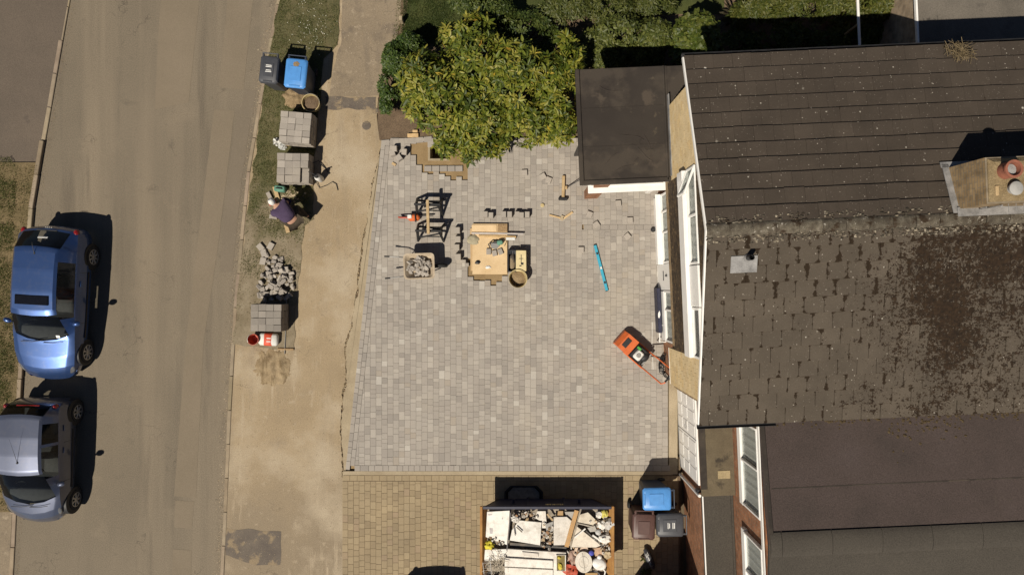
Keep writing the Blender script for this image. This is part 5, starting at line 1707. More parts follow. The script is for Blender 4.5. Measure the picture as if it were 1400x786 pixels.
# turn it so that it heads down the picture along the kerb; origin is the tail
def place_car(car, L, mid, ang):
    f = Vector((math.cos(ang), math.sin(ang), 0))
    car.rotation_euler = (0, 0, ang)
    car.location = Vector((mid[0], mid[1], 0)) - f * L
ang_b = math.atan2(-132, -7.5)
place_car(car1, (.80 + 3.45) / 2, (-12.59, -.43), ang_b)
MB().box((0, 0, 0), (.22, .84, .012), bev=.004).build('sunroof', MT['matt_black'], car1, loc=(2.02, 0, 1.436), rot=(0, R(2), 0))  # flat black colour stands in for the dark of the open hatch
MB().box((0, 0, -.012), (.25, .88, .012), bev=.004).build('sunroof_seal', MT['matt_black'], car1, loc=(2.02, 0, 1.438), rot=(0, R(2), 0))
MB().tube([(.80, 0, 1.41), (.62, 0, 1.50), (.52, 0, 1.53)], [.01, .005, .003], 6).build('roof_aerial', MT['trim'], car1)
MB().lathe([(.03, 0), (.02, .02)], 10, (.80, 0, 1.405)).build('aerial_base', MT['trim'], car1)
MB().box((.36, .05, 1.20), (.05, .26, .01), rot=Matrix.Rotation(-.75, 3, 'Y')).build('rear_sticker', MT['paper'], car1)
MB().box((.16, 0, .98), (.03, .55, .02), bev=.006).build('rear_wiper', MT['trim'], car1)
MB().box((2.98, .52, 1.075), (.08, .10, .004), rot=Matrix.Rotation(.52, 3, 'Y')).build('permit', MT['paper'], car1)
em = MB()
for k in range(4):
    c = Vector((.085, -.075 + k * .05, .905)); em.tube([c + Vector((.012 * math.sin(a) * 0 - .014 * math.cos(a) * .6, .03 * math.sin(a), .03 * math.cos(a))) for a in np.linspace(0, 6.283, 14)[:-1]], .005, 5, closed=True)
em.build('badge', MT['alloy'], car1)

silver_key = [(0.0, .60, .52, .46, .60), (.03, .72, .72, .52, .84), (.07, .77, .90, .56, 1.00), (.12, .785, .97, .57, 1.12), (.30, .80, .985, .56, 1.40), (.38, .805, .985, .555, 1.425), (.9, .815, .98, .56, 1.465),
              (1.4, .815, .97, .56, 1.465), (1.80, .815, .96, .565, 1.44), (1.92, .815, .955, .575, 1.40), (2.3, .815, .945, .63, 1.22), (2.80, .81, .92, .69, .965), (2.90, .805, .90, .69, .93), (3.1, .775, .80, .60, .86),
              (3.27, .70, .68, .50, .75), (3.37, .61, .56, .42, .62), (3.44, .46, .46, .34, .48)]
def wz_s(x): return float(np.interp(x, [1.92, 2.80, 3.0], [1.42, .985, .93]))
sspec = dict(bow=([0, .3, .9, 1.5, 1.92, 2.80, 3.1, 3.44], [-.08, -.10, 0, .02, .10, .30, .26, .22]), cuts=[.10, .30, .62, 1.10, 1.18, 1.92, 2.80], glass=[('rear', .09, .30, 6, 9), ('wind', 1.91, 2.81, 6, 9), ('side', .50, 1.10, 5, 6), ('side2', 1.18, 2.15, 5, 6)],
             cabin=(.30, 2.72), axles=(.42, 2.86), wr=.285, spokes=7, lamps=[('tail_light', 'lamp_red', (.16, .835, .98, .15, .13, .20), 0), ('headlight', 'lamp_clear', (2.98, .76, .745, .40, .24, .09), .52)],
             mirror=(2.22, 1.02), handles=[.75, 1.35], shuts=[1.14, 2.2], wipers=[(2.86, -.5, 0, .6), (2.87, .0, 0, .5)], wz=wz_s)
car2, at2 = make_car('parked_car', 'silver grey five door city car parked behind the blue hatchback', (0, 0, 0), 0, 'paint_silver', silver_key, sspec)
ang_s = math.atan2(-120, -2.5)
place_car(car2, (.42 + 2.86) / 2, (-12.93, -4.66), ang_s)
MB().tube([(1.55, 0, 1.466), (1.2, .0, 1.62), (.85, .0, 1.78)], [.008, .004, .002], 6).build('roof_aerial', MT['trim'], car2)
MB().lathe([(.03, 0), (.02, .025)], 10, (1.56, 0, 1.462)).build('aerial_base', MT['trim'], car2)
MB().box((.12, 0, 1.10), (.03, .62, .03), rot=Matrix.Rotation(-.5, 3, 'Y'), bev=.006).build('high_brake_light', MT['lamp_red'], car2)
car1['group'] = car2['group'] = 'cars parked along the left kerb'
# unseen dark car, added below the picture so that its shadow reaches in
car3, at3 = make_car('parked_car', 'unseen dark grey car added below the picture edge for its shadow', (0, 0, 0), 0, 'paint_dark', silver_key, sspec)
place_car(car3, 1.6, (-2.45, -8.32 - 1.6), -math.pi / 2)
# ------------------------------------------------------------------ small materials
MT['blue_bin'] = plain('blue_plastic', (.075, .25, .58), rough=.42, var=.08)
MT['bin_dark'] = plain('dark_blue_plastic', (.020, .030, .052), rough=.5, var=.12)
MT['grey_bin'] = plain('grey_plastic', (.050, .052, .060), rough=.5, var=.12)
MT['brown_bin'] = plain('brown_plastic', (.085, .042, .034), rough=.5, var=.12)
MT['yellow_plastic'] = plain('yellow_plastic', (.42, .33, .16), rough=.5, var=.15)
MT['red_plastic'] = plain('red_plastic', (.42, .075, .04), rough=.45, var=.15)
MT['orange'] = plain('orange_paint', (.55, .12, .03), rough=.42, var=.12)
MT['green_plastic'] = plain('green_plastic', (.10, .24, .17), rough=.5, var=.15)
MT['ply'] = surf('plywood', [(0.3, (.52, .37, .20)), (.7, (.62, .46, .27))], scale=3, detail=7, rough=.75, fine=.1, bmp=.15, attr=True, stain=[(4, .64, .72, (.44, .31, .17))])
MT['chip'] = surf('chipboard', [(0.35, (.22, .14, .07)), (.65, (.34, .23, .12))], scale=28, detail=4, rough=.85, fine=.3)
MT['rust_metal'] = surf('rust_metal', [(0.3, (.26, .12, .04)), (.7, (.40, .22, .07))], scale=3, detail=7, rough=.8, fine=.25, bmp=.4)
MT['navy'] = plain('navy_paint', (.018, .019, .042), rough=.5, var=.25)
MT['steel'] = plain('steel', (.32, .31, .29), rough=.45, metallic=.5)
MT['alu'] = plain('aluminium', (.55, .50, .46), rough=.4, metallic=.4)
MT['bag_white'] = plain('white_bag', (.62, .61, .57), rough=.6, var=.1)
MT['bag_red'] = plain('red_print', (.55, .07, .03), rough=.6, var=.1)
MT['cyan'] = plain('cyan_paint', (.045, .33, .46), rough=.4, var=.1)
MT['tray'] = surf('barrow_tray', [(0.3, (.34, .27, .19)), (.7, (.46, .38, .28))], scale=7, detail=7, rough=.8, fine=.2, bmp=.3, attr=True)
MT['dust_sand'] = surf('pile_sand', [(0.3, (.20, .14, .075)), (.7, (.29, .21, .12))], scale=5, detail=7, fine=.3, bmp=.8, bscale=50, bdist=.02)
MT['sand_spread'] = surf('sand_spread', [(0.3, (.235, .170, .095)), (.7, (.32, .245, .15))], scale=3, detail=8, fine=.25, bmp=.8, bscale=40, bdist=.02, stretch=[((1, .3, 1), 6, .52, .66, (.15, .105, .055))])
MT['anyc'] = surf('rubbish', [(0.3, g(.88)), (.7, g(1.1))], scale=8, rough=.6, fine=.12, bmp=.2, attr=True, stain=[(5, .50, .72, (.26, .20, .14), .45), (16, .60, .72, (.16, .12, .08), .5)])
MT['shirt'] = surf('purple_cloth', [(0.3, (.050, .034, .066)), (.7, (.075, .052, .098))], scale=6, rough=.95, fine=.15, bmp=.4, bscale=25, bdist=.02)
MT['trousers'] = surf('dark_cloth', [(0.3, (.042, .032, .022)), (.7, (.07, .055, .038))], scale=6, rough=.95, fine=.2, bmp=.4, bscale=25, bdist=.02)
MT['skin'] = plain('skin', (.42, .24, .16), rough=.6, var=.1)
MT['wrap'] = glass_mat('plastic_wrap', (.95, .95, .93), .45, rough=.2)
nt_ = MT['wrap'].node_tree; nt_.nodes['Principled BSDF'].inputs['Base Color'].default_value = (.7, .7, .68, 1)

# ------------------------------------------------------------------ wheelie bins
def bin_(label, px, py, ang, body, lid, size, group, hz=1.04, text=False, spot=False):
    """lid centre at the measured place; the hinge side points along +x before rotation"""
    L, W = size
    p = P(px, py, hz)
    t = thing('wheelie_bin', label, 'bin', (p.x, p.y, .055), ang, group)
    b = MB()
    n = 4
    bl_, bw_ = L * .40, W * .41
    tl_, tw_ = L * .47, W * .47
    def ring(l, w, z, c=.05, ox=0):
        return [(-l + c + ox, -w, z), (l - c + ox, -w, z), (l + ox, -w + c, z), (l + ox, w - c, z), (l - c + ox, w, z), (-l + c + ox, w, z), (-l + ox, w - c, z), (-l + ox, -w + c, z)]
    rings = [ring(bl_, bw_, .06), ring(tl_, tw_, hz - .12), ring(tl_ + .025, tw_ + .02, hz - .11), ring(tl_ + .025, tw_ + .02, hz - .06)]
    vs = sum(rings, []); fs = []
    for i in range(3):
        for k in range(8): fs.append((i * 8 + k, i * 8 + (k + 1) % 8, i * 8 + 8 + (k + 1) % 8, i * 8 + 8 + k))
    fs += [tuple(range(7, -1, -1)), tuple(range(24, 32))]
    b.add(vs, fs); b.build('body', MT[body], t)
    l = MB()
    rings = [ring(L * .5, W * .5, hz - .055), ring(L * .5, W * .5, hz - .03), ring(L * .47, W * .46, hz, .06), ring(L * .44, W * .43, hz + .012, .06)]
    vs = sum(rings, []); fs = []
    for i in range(3):
        for k in range(8): fs.append((i * 8 + k, i * 8 + (k + 1) % 8, i * 8 + 8 + (k + 1) % 8, i * 8 + 8 + k))
    fs += [tuple(range(7, -1, -1)), tuple(range(24, 32))]
    l.add(vs, fs); lid_o = l.build('lid', MT[lid], t, smooth=25)
    rp = MB(); rp.box((-.02, 0, hz + .017), (L * .5, W * .52, .018), bev=.014); rp.build('raised_panel', MT[lid], lid_o)
    lip = MB(); lip.box((-L * .44, 0, hz + .012), (L * .06, W * .5, .022), bev=.01); lip.build('lid_grip', MT[lid], lid_o)
    h = MB()
    h.tube([(L * .52, -W * .42, hz - .05), (L * .60, -W * .42, hz - .02), (L * .60, W * .42, hz - .02), (L * .52, W * .42, hz - .05)], .016, 8)
    for s_ in (-1, 1): h.box((L * .52, s_ * W * .38, hz - .04), (.09, .05, .06), bev=.012)
    h.build('handle', MT[body], t)
    for s_ in (-1, 1):
        w = MB(); w.lathe([(.09, -.025), (.10, -.02), (.10, .02), (.09, .025)], 18, (L * .42, s_ * W * .44, .10), Matrix.Rotation(math.pi / 2, 3, 'X'))
        w.build('wheel', MT['tyre'], t)
    if text:
        m = MB()
        for q, (x, wd) in enumerate(((.10, .15), (.06, .16), (-.03, .13), (-.07, .16))):
            m.box((x, 0, hz + .0275), (.018, wd, .002))
        m.build('lid_print', MT['paper'], lid_o)
    if spot:
        m = MB(); m.blob((L * .3, 0, hz + .014), (.07, .08, .012), 14, 6, .4, 3, 2.0); m.build('sand_spill', MT['dust_sand'], lid_o)
    return t
G1 = 'wheelie bins out on the verge'; G2 = 'wheelie bins by the neighbouring garage'
bin_('dark grey wheelie bin at the road edge of the verge', 368.5, 96, math.pi / 2 - .10, 'grey_bin', 'grey_bin', (.72, .50), G1, text=True)
bin_('blue lidded wheelie bin with sand on its lid, on the verge', 405, 101, math.pi / 2 - .10, 'bin_dark', 'blue_bin', (.78, .58), G1, spot=True)
bin_('blue wheelie bin beside the garage door of the next house', 898, 681.5, 0.02, 'bin_dark', 'blue_bin', (.76, .60), G2)
bin_('brown wheelie bin left of the dark one by the brick garage', 880, 719, math.pi / 2 - .03, 'brown_bin', 'brown_bin', (.70, .60), G2)
bin_('charcoal wheelie bin with white print against the brick garage wall', 916, 717, .02, 'grey_bin', 'grey_bin', (.72, .62), G2, text=True)

# ------------------------------------------------------------------ buckets
def bucket(label, px, py, r_, hgt, mat, fill=None, z=ZF, handle=True, name='bucket', tilt=None, fillh=.75):
    p = P(px, py, z + hgt)
    t = thing(name, label, 'bucket', (p.x, p.y, z), random.uniform(0, 6))
    b = MB()
    b.lathe([(r_ * .74, 0), (r_ * .96, hgt * .93), (r_ * 1.04, hgt * .94), (r_ * 1.05, hgt), (r_ * .97, hgt), (r_ * .72, .02), (.001, .02)], 28)
    b.build('shell', MT[mat], t, smooth=40)
    if fill:
        f = MB(); f.blob((0, 0, hgt * fillh - .02), (r_ * .9, r_ * .9, .045), 20, 8, .3, 3, 4.0)
        f.build('contents', MT[fill], t, smooth=60)
    if handle:
        h = MB(); h.tube([(r_ * 1.04 * math.cos(a), r_ * 1.04 * math.sin(a) * .95, hgt - .02 + .03 * math.sin(a)) for a in np.linspace(.1, math.pi - .1, 14)], .006, 6)
        h.build('handle', MT['steel'], t)
    return t
bucket('yellow bucket of sand on the verge below the blue bin', 424.5, 140.5, .24, .38, 'yellow_plastic', 'soil')
bucket('cream yellow bucket half full of sand beside the plywood', 708, 381, .25, .36, 'yellow_plastic', 'dust_sand', z=ZD, fillh=.45)
bucket('red bucket lying by the lower paver pack', 345.5, 464, .15, .28, 'red_plastic', None, z=ZF + .02)
# brown soil mound behind the bucket
def mound(name, label, cat, px, py, rx, ry, h, mat, seed=0, amp=.35, z=ZF, n=40, parent=None):
    p = P(px, py, z)
    vs = []; fs = []
    for j in range(n + 1):
        for i in range(n + 1):
            x = (i / n * 2 - 1) * 1.15; y = (j / n * 2 - 1) * 1.15
            rr = math.hypot(x, y)
            e = 1 + .30 * mnoise.noise(Vector((x * 2.2, y * 2.2, seed))) + .10 * mnoise.noise(Vector((x * 8, y * 8, seed)))
            hh = max(0, 1 - (rr / e) ** 2)
            hh = hh ** .9 * h * (1 + amp * mnoise.noise(Vector((x * 3, y * 3, seed + 5)))) + (amp * h * .25 * mnoise.noise(Vector((x * 9, y * 9, seed))) if hh > 0 else -.03)
            vs.append((x * rx, y * ry, hh - .012))
    for j in range(n):
        for i in range(n):
            a = j * (n + 1) + i
            if max(vs[q][2] for q in (a, a + 1, a + n + 1, a + n + 2)) > -.012: fs.append((a, a + 1, a + n + 2, a + n + 1))
    mb = MB(); mb.add(vs, fs)
    o = mb.build(name, MT[mat], None, smooth=70, loc=(p.x, p.y, z + .012))
    tag(o, label, cat)
    return o
mound('soil_mound', 'low round mound of brown soil below the blue bin', 'soil', 404, 134, .36, .32, .10, 'dust_sand', 1)
mound('sand_pile', 'spread sand pile on the footway below the orange bag', 'sand', 374, 502, .50, .54, .055, 'sand_spread', 4, 1.0)
# ------------------------------------------------------------------ packs of pavers
SPAL = [(.255, .228, .20), (.28, .25, .218), (.30, .27, .235), (.325, .292, .254), (.35, .314, .274)]
def pack(label, px, py, nx, ny, bw, blen, layers, rz, h0, gap=None, ragged=True, tone_=1.0):
    T = .08
    top = h0 + .09 + layers * T
    p = P(px, py, top)
    t = thing('paver_pack', label, 'paver pack', (p.x, p.y, h0), rz, 'packs of pavers on the verge')
    pal = [tuple(c * tone_ for c in q) for q in SPAL]
    pl = MB()
    Wx, Wy = nx * bw, ny * blen
    for k in range(3): pl.box((-Wx / 2 + .06 + k * (Wx - .12) / 2, 0, .045), (.09, Wy, .07))
    for k in range(5): pl.box((0, -Wy / 2 + .05 + k * (Wy - .1) / 4, .0875), (Wx, .08, .015))
    pl.build('pallet', MT['timber'], t)
    for l in range(layers):
        for i in range(nx):
            for j in range(ny):
                edge = l == layers - 1 or i in (0, nx - 1) or j in (0, ny - 1)
                if not edge: continue
                if gap and l == layers - 1 and (i, j) in gap: continue
                jit = random.uniform(-.008, .008)
                off = (blen * .5 if i % 2 and False else 0)
                ci = random.randrange(len(pal))
                o = link_mesh('paver', paver_mesh(round(blen - .006, 3), round(bw - .005, 3), T - .002, ci, pal, 'paver', 'pack%.2f' % tone_), t,
                              ((i - (nx - 1) / 2) * bw + jit, (j - (ny - 1) / 2) * blen + random.uniform(-.006, .006), .096 + l * T), (0, 0, random.gauss(0, .012)))
    if gap:          # lower pavers seen through the gaps
        for (i, j) in gap:
            link_mesh('paver', paver_mesh(round(blen - .006, 3), round(bw - .005, 3), T - .002, 0, pal, 'paver', 'pack%.2f' % tone_), t, ((i - (nx - 1) / 2) * bw, (j - (ny - 1) / 2) * blen, .096 + (layers - 2) * T))
    return t
pack('pale paver pack nearest the bins, stacked on a pallet', 403.5, 174, 4, 5, .21, .168, 7, -.08, ZF)
pack('pale paver pack with a slot in its top beside the white water bottle', 400, 229.5, 4, 4, .215, .20, 6, -.02, ZF, gap=[(3, 0), (3, 1)])
pack('darker paver pack beside the rubble heap above the orange bag', 363.5, 434.5, 4, 4, .21, .185, 7, -.01, ZF, tone_=.72)

# rename meshes for neatness
for me in bpy.data.meshes:
    if me.name.startswith('pack'): me.name = 'paver'
# ------------------------------------------------------------------ heap of broken pavers
def chunk_mesh(seed, s_=(.16, .11, .045)):
    rnd = random.Random(seed)
    n = rnd.choice([4, 4, 5])
    pts = []
    for k in range(n):
        a = 2 * math.pi * (k + rnd.uniform(-.2, .2)) / n + .78
        pts.append((math.cos(a) * s_[0] * rnd.uniform(.55, .8), math.sin(a) * s_[1] * rnd.uniform(.55, .8)))
    mb = MB(col=tuple(1.1 * q for q in SPAL[seed % 5]))
    mb.prism(pts, -s_[2] / 2, s_[2] / 2, .008)
    return mb.mesh('broken_paver', MT['paver'])
CH = [chunk_mesh(k) for k in range(14)] + [chunk_mesh(20 + k, (.11, .08, .05)) for k in range(6)]
heap_c = P(377, 384, ZF)
def heap_h(x, y):
    q = 1 - ((x - heap_c.x) / .62) ** 2 - ((y - heap_c.y) / .62) ** 2
    return max(0, q) * .22
hp = PL([(362, 348), (384, 352), (398, 372), (403, 398), (394, 408), (352, 412), (354, 382), (366, 366)], .15)
cnt = 0; tries = 0
LBL = 'broken grey paver in the jumbled rubble heap above the dark paver pack'
while cnt < 95 and tries < 3000:
    tries += 1
    x = random.uniform(-7.6, -5.9); y = random.uniform(-.8, 1.2)
    if not inpoly([x], [y], hp)[0]: continue
    hz_ = heap_h(x, y) * random.uniform(.25, 1.0)
    o = link_mesh('broken_paver', random.choice(CH), None, (x, y, ZF + .05 + hz_), (random.gauss(0, .35), random.gauss(0, .35), random.uniform(0, 6.28)))
    tag(o, LBL, 'paver', 'rubble heap of broken pavers'); cnt += 1
for (px, py, a, lab) in ((356.5, 338, .7, 'whole grey paver lying loose above the rubble heap, leftmost of the strays'), (370.5, 336.5, -.5, 'whole grey paver lying loose above the rubble heap, rightmost of the strays'),
                         (361, 346, .3, 'half paver between the stray pavers above the rubble heap'), (360, 357, -.2, 'upright grey paver at the upper left of the rubble heap')):
    o = link_mesh('loose_paver', paver_mesh(.2, .16, .08, 3, SPAL, 'paver', 'loose'), None, (*P2(px, py, .1), ZF + .015), (0, 0, a))
    tag(o, lab, 'paver', 'stray pavers on the verge')
# bag of cement, bar
bg_ = thing('cement_bag', 'white and orange cement bag below the dark paver pack', 'bag', (*P2(367, 464, .2), ZF + .02), -.06)
m = MB(); m.box((0, 0, .10), (.54, .34, .20), bev=.055); m.build('sack', MT['bag_white'], bg_, smooth=60)
vs = []; 
m = MB(); m.box((0, 0, .10), (.30, .346, .206), bev=.05); m.build('orange_panel', MT['bag_red'], bg_, smooth=60)
for k in range(2):
    MB().box((.03, -.05 + k * .09, .205), (.12, .028, .006), bev=.004).build('print', MT['bag_white'], bg_)
bar = MB(); bar.box((0, 0, .03), (.46, .05, .05), bev=.006); o = bar.build('timber_batten', MT['chip'], None, loc=(*P2(391, 477, .05), ZF), rot=(0, 0, -.02)); tag(o, 'dark timber batten on the footway beside the sand pile', 'timber')
bar = MB(); bar.tube([(0, -.9, .015), (.01, 0, .02), (0, .9, .015)], .012, 8); o = bar.build('steel_bar', MT['steel'], None, loc=(*P2(391, 440, .05), ZF + .02), rot=(0, 0, -.03)); tag(o, 'thin steel bar standing beside the dark paver pack', 'bar')
# crumpled plastic wrap
for q, (px, py, lab) in enumerate(((380, 194.5, 'crumpled white plastic wrap at the left corner of the upper paver packs'), (387, 200, 'clear crumpled wrap lying between the two pale paver packs'))):
    m = MB(); m.blob((0, 0, .05), (.11, .10, .09), 16, 10, 1.2, 3.5, q + 2.0, zmin=0)
    o = m.build('plastic_wrap', MT['wrap'] if q else MT['bag_white'], None, loc=(*P2(px, py, .1), ZF + .02)); tag(o, lab, 'wrapper')
# water bottle with hose
wb = thing('water_bottle', 'white pressure water bottle with black pump and hose', 'water bottle', (*P2(437, 244, .2), ZF), R(20))
MB().lathe([(.085, 0), (.095, .02), (.095, .34), (.075, .40), (.045, .43), (.04, .47)], 22).build('tank', MT['bag_white'], wb, smooth=40)
MB().lathe([(.05, .46), (.05, .50), (.03, .51), (.03, .54)], 16).build('cap', MT['trim'], wb, smooth=40)
m = MB(); m.tube([(-.07, 0, .56), (.07, 0, .56)], .018, 8); m.build('pump_handle', MT['trim'], wb)
hs = MB()
hs.tube([Vector(P(*q, .08)) - Vector(wb.location) for q in ()] or [(0, .05, .40), (-.15, .18, .5), (-.1, .45, .2), (.12, .50, .05), (.22, .25, .03), (.28, .05, .03)], .012, 8)
hs.build('hose', MT['trim'], wb, smooth=60); wb.children[-1].rotation_euler = (0, 0, -R(20))
hs = MB(); hs.tube([(-.15, -.02, .06), (-.12, -.22, .02), (.1, -.22, .02), (.28, -.18, .02), (.36, -.28, .02), (.34, -.46, .02)], .011, 8); hs.build('hose', MT['trim'], wb, smooth=60); wb.children[-1].rotation_euler = (0, 0, -R(20))
# green box, planks, cut pavers near the worker
gb = thing('tool_box', 'small green plastic tool box beside the worker', 'tool box', (*P2(382, 258, .25), ZF), -.12)
MB().box((0, 0, .12), (.30, .17, .22), bev=.03).build('box', MT['green_plastic'], gb, smooth=40)
m = MB(); m.tube([(-.09, 0, .23), (-.07, 0, .27), (.07, 0, .27), (.09, 0, .23)], .014, 8); m.build('handle', MT['trim'], gb)
pk = MB(); pk.box((0, 0, .03), (.11, 1.35, .05), bev=.006); o = pk.build('timber_plank', MT['timber'], None, loc=(*P2(385.5, 287, .05), ZF + .02), rot=(0, 0, R(17))); tag(o, 'yellow timber plank on the verge under the worker', 'plank')
for (px, py, a, lab) in ((368.5, 268, .45, 'grey cut paver on the grass above the worker'), (374, 296.5, 1.45, 'grey cut paver on the grass below the worker')):
    o = link_mesh('loose_paver', paver_mesh(.22, .11, .06, 2, SPAL, 'paver', 'loose'), None, (*P2(px, py, .1), ZF + .03), (0, 0, a)); tag(o, lab, 'paver', 'cut pavers beside the worker')
def fluff():
    c = P(398, 267, .05); m = MB()
    for k in range(70):
        a = random.uniform(0, 6.28); r_ = abs(random.gauss(0, .13)); s_ = random.uniform(.008, .03)
        m.blob((c.x + math.cos(a) * r_ * 1.4, c.y + math.sin(a) * r_, ZF + .02 + s_ * .4), (s_ * 1.4, s_, s_ * .6), 6, 4, .4, 2, k, col=g(random.uniform(.5, 1.5)))
    o = m.build('stone_chippings', MT['concrete'], None); tag(o, 'pale stone chippings below the middle paver pack', 'chippings', kind='stuff')
fluff()

# ------------------------------------------------------------------ the worker
def person():
    hip = P(402, 302, .74); sh = P(380, 282.5, .98)
    base = Vector((hip.x, hip.y, 0))
    t = thing('person', 'person in purple shirt and white cap bent over the plank on the verge', 'person', (hip.x, hip.y, ZF))
    ax = (sh - hip); axn = Vector((ax.x, ax.y, 0)).normalized(); sd = Vector((-axn.y, axn.x, 0))
    def q(f, s_, z): return axn * f + sd * s_ + Vector((0, 0, z))
    L = Vector((ax.x, ax.y)).length
    def skin(name, verts, edges, rad, mat, sub=2):
        me = bpy.data.meshes.new(name); me.from_pydata([tuple(v) for v in verts], edges, [])
        o = link_mesh(name, me, t)
        md = o.modifiers.new('skin', 'SKIN'); md.use_smooth_shade = True
        for i, r_ in enumerate(rad):
            d = me.skin_vertices[0].data[i]
            d.radius = r_ if isinstance(r_, tuple) else (r_, r_)
            d.use_root = (i == 0)
        s2 = o.modifiers.new('sub', 'SUBSURF'); s2.levels = sub; s2.render_levels = sub
        me.materials.append(MT[mat])
        set_col(me, np.zeros((0, 3)))
        return o
    # one continuous body (skin), clothes over it
    head_c = q(L + .17, .02, .96)
    V = [q(0, 0, .72), q(L * .5, 0, .90), q(L * .92, 0, .93), q(L + .07, .01, .95), q(L + .15, .02, .95),
         q(0, .10, .66), q(.34, .26, .50), q(.05, .24, .09), q(.20, .25, .05),
         q(0, -.10, .66), q(.30, -.28, .52), q(-.02, -.26, .09), q(.13, -.27, .05),
         q(L * .9, .20, .90), q(L * .98, .30, .62), q(L * 1.08, .16, .36), q(L * 1.13, .13, .30),
         q(L * .9, -.20, .90), q(L * .98, -.28, .62), q(L * 1.08, -.10, .36), q(L * 1.13, -.08, .30)]
    E = [(0, 1), (1, 2), (2, 3), (3, 4), (0, 5), (5, 6), (6, 7), (7, 8), (0, 9), (9, 10), (10, 11), (11, 12), (2, 13), (13, 14), (14, 15), (15, 16), (2, 17), (17, 18), (18, 19), (19, 20)]
    Rr = [(.15, .12), (.15, .11), (.15, .10), .06, .07, .10, .075, .045, .05, .10, .075, .045, .05, .07, .045, .032, .035, .07, .045, .032, .035]
    skin('body', V, E, Rr, 'skin')
    # shirt
    skin('shirt', [q(L * .02, 0, .79), q(L * .5, 0, .91), q(L * 1.0, 0, .94), q(L * .9, .19, .91), q(L * .95, .28, .76), q(L * .9, -.19, .91), q(L * .95, -.27, .76)],
         [(0, 1), (1, 2), (2, 3), (3, 4), (2, 5), (5, 6)], [(.235, .17), (.235, .165), (.19, .14), .12, .085, .12, .085], 'shirt')
    skin('trousers', [q(-.02, 0, .70), q(0, .11, .65), q(.34, .26, .50), q(.06, .24, .14), q(0, -.11, .65), q(.30, -.28, .52), q(-.01, -.26, .14)],
         [(0, 1), (1, 2), (2, 3), (0, 4), (4, 5), (5, 6)], [(.185, .15), .135, .095, .065, .135, .095, .065], 'trousers')
    for s_ in (1, -1):
        m = MB(); m.blob(q(.14 if s_ > 0 else .07, .245 * s_ - (.0 if s_ > 0 else .015), .05), (.14, .055, .06), 14, 8, .1, 1, 1.0, zmin=.0)
        o = m.build('boot', MT['trim'], t, smooth=60)
    # head with face, white cap, ear defenders
    fwd = (axn * .75 + Vector((0, 0, -.65))).normalized(); upv = (axn * .65 + Vector((0, 0, .75))).normalized()
    rot = Matrix((fwd, upv.cross(fwd), upv)).transposed()
    hd = MB(); hd.M = Matrix.Translation(head_c) @ rot.to_4x4()
    hd.blob((0, 0, 0), (.098, .078, .12), 18, 12, .04, 1.5, 3.0)
    hd.blob((.10, 0, -.02), (.022, .016, .026), 8, 6, 0)
    hd.blob((.078, 0, -.075), (.03, .03, .022), 10, 6, 0)
    hd.build('head', MT['skin'], t, smooth=60)
    ey = MB(); ey.M = hd.M
    for s_ in (-1, 1): ey.blob((.088, s_ * .033, .012), (.012, .014, .008), 8, 6, 0)
    ey.blob((.094, 0, -.062), (.008, .026, .005), 8, 6, 0)
    ey.build('face_features', MT['trim'], t)
    cp = MB(); cp.M = hd.M
    cp.blob((-.008, 0, .035), (.108, .09, .105), 18, 10, .02, 1.5, 2.0)
    cp.box((.115, 0, .045), (.09, .13, .012), bev=.005)
    cp.build('cap', MT['bag_white'], t, smooth=50)
    lg = MB(); lg.M = hd.M; lg.box((-.01, 0, .139), (.05, .03, .006), bev=.002); lg.build('cap_vent', MT['trim'], t)
    ed = MB(); ed.M = hd.M
    for s_ in (-1, 1): ed.blob((-.005, s_ * .092, -.005), (.035, .022, .045), 12, 8, 0)
    ed.build('ear_defenders', MT['red_plastic'], t, smooth=60)
    # hands with five fingers, closed round the saw handles
    for s_, wr in ((1, q(L * 1.13, .13, .30)), (-1, q(L * 1.13, -.08, .30))):
        hv = []; he = []; hr = []
        hv += [wr, wr + axn * .05 + Vector((0, 0, -.02))]; he.append((0, 1)); hr += [.03, .036]
        for k in range(4):
            off = sd * ((k - 1.5) * .022)
            ln = (.034, .04, .037, .028)[k]
            i0 = len(hv)
            hv += [wr + axn * .085 + off + Vector((0, 0, -.025)), wr + axn * (.085 + ln) + off + Vector((0, 0, -.045)), wr + axn * (.075 + ln) + off + Vector((0, 0, -.045 - ln))]
            hr += [.011, .010, .008]
            he += [(1, i0), (i0, i0 + 1), (i0 + 1, i0 + 2)]
        i0 = len(hv)
        hv += [wr + axn * .05 + sd * (-.045 * s_) + Vector((0, 0, -.03)), wr + axn * .085 + sd * (-.05 * s_) + Vector((0, 0, -.055))]
        hr += [.012, .009]; he += [(1, i0), (i0, i0 + 1)]
        skin('hand', hv, he, hr, 'skin', 1)
    return t, q, L, axn, sd
prs, q_, L_p, axn, sd = person()
